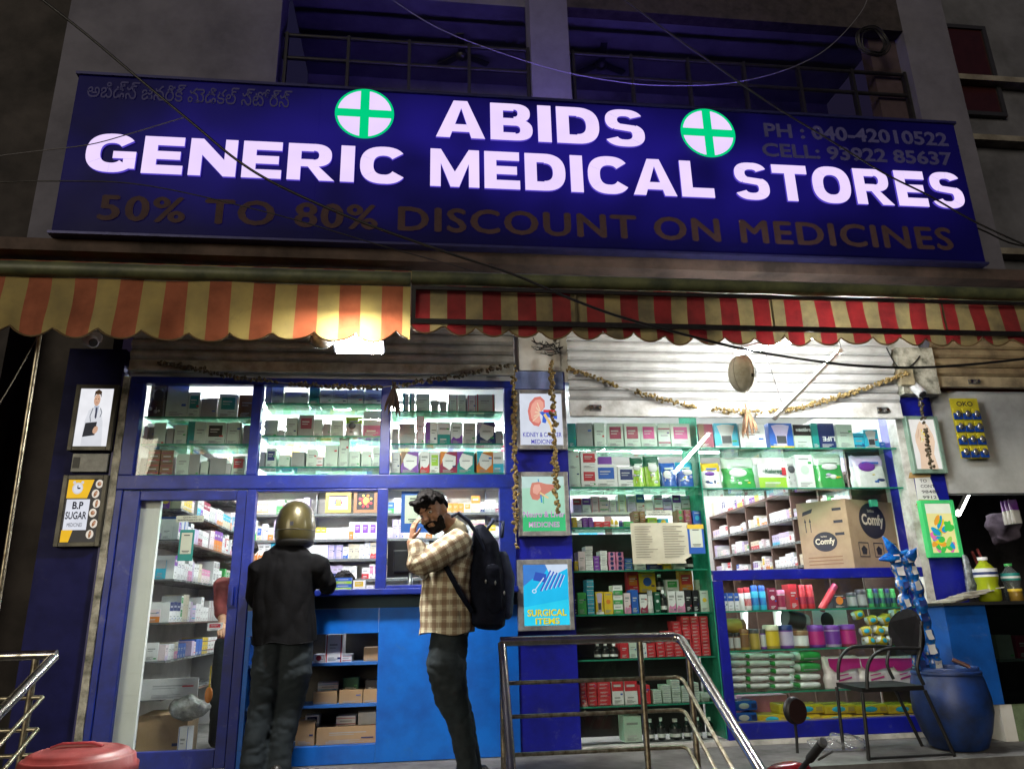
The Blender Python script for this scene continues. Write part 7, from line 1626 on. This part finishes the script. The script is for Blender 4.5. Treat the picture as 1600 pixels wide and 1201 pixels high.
ll = [J(424, 1004), J(418, 1050), J(411, 1098, .03), J(398, 1160), J(393, 1212, -.02)]; rl = [J(463, 1004), J(462, 1050), J(454, 1098, .05), J(440, 1160, .03), J(434, 1206, .02)]
for lg in (ll, rl): body.loft(lg, [.10, .085, .065, .05, .045], SK)
vs, fs = remesh(body, .0045, 2); finish(vs, fs, SK, 'body', p2_)
HG = mat('gold_olive_helmet', (.075, .062, .020), .36, metal=.4, noise_amt=.25, scale=6, coat=.5, wear=.35, wearcol=(.16, .14, .09))
MB().lathe([(.150, -.115), (.158, -.09), (.160, -.03), (.152, .04), (.128, .105), (.085, .150), (.04, .168), (0, .172)], ho+Vector((0, .0, -.005)), HG, 36, None, .90, 1.08).build('helmet', p2_)
MB().lathe([(.118, -.165), (.142, -.15), (.152, -.118), (.150, -.112)], ho+Vector((0, 0, -.005)), mat('helmet_rubber_edge', (.012, .012, .012), .6), 32, None, .90, 1.06).build('helmet_padding', p2_)
MB().tube([ho+Vector((.142*math.cos(k*.131), .171*math.sin(k*.131), -.055)) for k in range(49)], .004, mat('helmet_seam', (.02, .018, .01), .5), 6, True).build('helmet_seam', p2_)
MB().box(ho.x-.012, ho.x+.012, ho.y-.1735, ho.y-.168, ho.z-.03, ho.z-.002, INK).build('helmet_sticker', p2_)
BLKC = mat('black_shirt_cloth', (.006, .006, .007), .9, noise_amt=.3, scale=10, bump=.2, spec=.08)
cloth('shirt', p2_, [([J(443, 1022), J(444, 975), J(446, 930), J(448, 892), J(453, 866), J(457, 848)], [(.225, .16), (.218, .155), (.210, .15), (.205, .145), (.185, .12), (.085, .08)], (1, 0, 0)), ([J(483, 880), J(497, 885), rE], [.07, .085, .072], (0, 0, 1)), ([J(418, 882), J(405, 888), lE], [.07, .085, .072], (0, 0, 1)), ([rE, rE.lerp(rW, .22)], [.072, .064], (0, 0, 1)), ([lE, lE.lerp(lW, .22)], [.074, .066], (0, 0, 1))], BLKC, .010, .030, 6, (1, 1, .45), 9, hem=J(444, 1004).z)
cloth('collar', p2_, [([J(458, 852), J(459, 842)], [(.082, .082), (.076, .078)], (1, 0, 0))], BLKC, .008, .0)
JEAN2 = mat('grey_blue_jeans', (.022, .029, .034), .85, noise_amt=.2, scale=3, bump=.3, dark=(.012, .017, .021), spec=.2)
cloth('jeans', p2_, [([J(430, 985)]+ll, [.12, .12, .112, .092, .082, .086], (1, 0, 0)), ([J(458, 985)]+rl, [.12, .12, .112, .092, .080, .084], (1, 0, 0))], JEAN2, .010, .015, 8, (1, 1, 1.5), 4)
shoe(p2_, J(391, 1226), (-.1, 1), SHOE); shoe(p2_, J(434, 1222), (.1, 1), SHOE)

# ---- the two people inside the shop
def insider(label, hx, hy, Y, shirtm, reach=None, hairlen=.25, seated=False):
    global Y0
    Y0 = Y; o = J(hx, hy); t = thing('person', label, 'person', (o.x, Y, .062)); f, u, s = headframe((-.5, -.5, -.35) if reach is not None else (.1, -.7, -.75), (0, .1, 1))
    b = MB(); M = head(b, o, f, u, s, 1.0); nb = o-Vector((0, 0, .20)); b.loft([nb, o-u*.06], [.06, .058], SK)
    hipz = o.z-.78; chest = nb-Vector((0, 0, .16)); hip = Vector((o.x, Y, max(.5, hipz)))
    b.loft([hip, chest, nb], [(.15, .11), (.16, .11), (.07, .07)], SK)
    parts = [([hip-Vector((0, 0, .05)), hip.lerp(chest, .5), chest, chest+Vector((0, 0, .11)), nb+Vector((0, 0, .01))], [(.185, .13), (.18, .125), (.19, .13), (.175, .10), (.08, .075)], (1, 0, 0))]
    for sd in (-1, 1):
        S_ = chest+Vector((sd*.17, 0, .09)); E_ = S_+Vector((sd*.06, -.05, -.27)); W_ = E_+Vector((-sd*.03, -.2, -.10))
        if reach is not None and sd == -1: W_ = reach; E_ = S_.lerp(W_, .5)+Vector((.0, .03, -.10))
        b.loft([S_, E_], [.052, .043], SK); b.loft([E_, W_], [.043, .030], SK); hand(b, W_, (W_-E_), Vector((.2, .3, -1)), 1, .6, sd)
        parts.append(([S_, E_], [.085, .07], (0, 0, 1)))
    for sd in (-1, 1): b.loft([hip+Vector((sd*.09, 0, 0)), Vector((o.x+sd*.1, Y-(.3 if seated else 0), .45 if seated else .5)), Vector((o.x+sd*.1, Y-(.3 if seated else 0), .08))], [.1, .07, .045], SK)
    vs, fs = remesh(b, .006, 2); finish(vs, fs, SK, 'body', t); facebits(M, t)
    blobs(M, 'hair', t, lambda x, y, z: z > .3 or (y < .1 and z > -.35), 260, .022, seed=11)
    cloth('shirt', t, parts, shirtm, .012, .012)
    cloth('trousers', t, [([hip+Vector((sd*.07, 0, .02)), Vector((o.x+sd*.1, Y-(.3 if seated else 0), .45 if seated else .5)), Vector((o.x+sd*.1, Y-(.3 if seated else 0), .10))], [.13, .095, .08], (1, 0, 0)) for sd in (-1, 1)], JEAN1, .012, .01)
    return t
rc = at(347, 975, .85)
insider('shopkeeper in dull red shirt holding out a small carton, mostly behind the door stile', 384, 862, 1.05, mat('dull_red_shirt', (.26, .05, .045), .85, noise_amt=.3, scale=8), rc)
loosebox('product_carton', 'small white carton held out by the shopkeeper behind the door glass', rc.x-.10, rc.x+.02, rc.y-.09, .05, rc.z-.045, rc.z+.015, 'w', 'panel', 'r', .2)
insider('seated shopkeeper with only black hair showing above the service hatch sill', 537, 914, .95, mat('grey_shirt_cloth', (.2, .2, .22), .85), None, seated=True)
print('objects', len(S.objects))
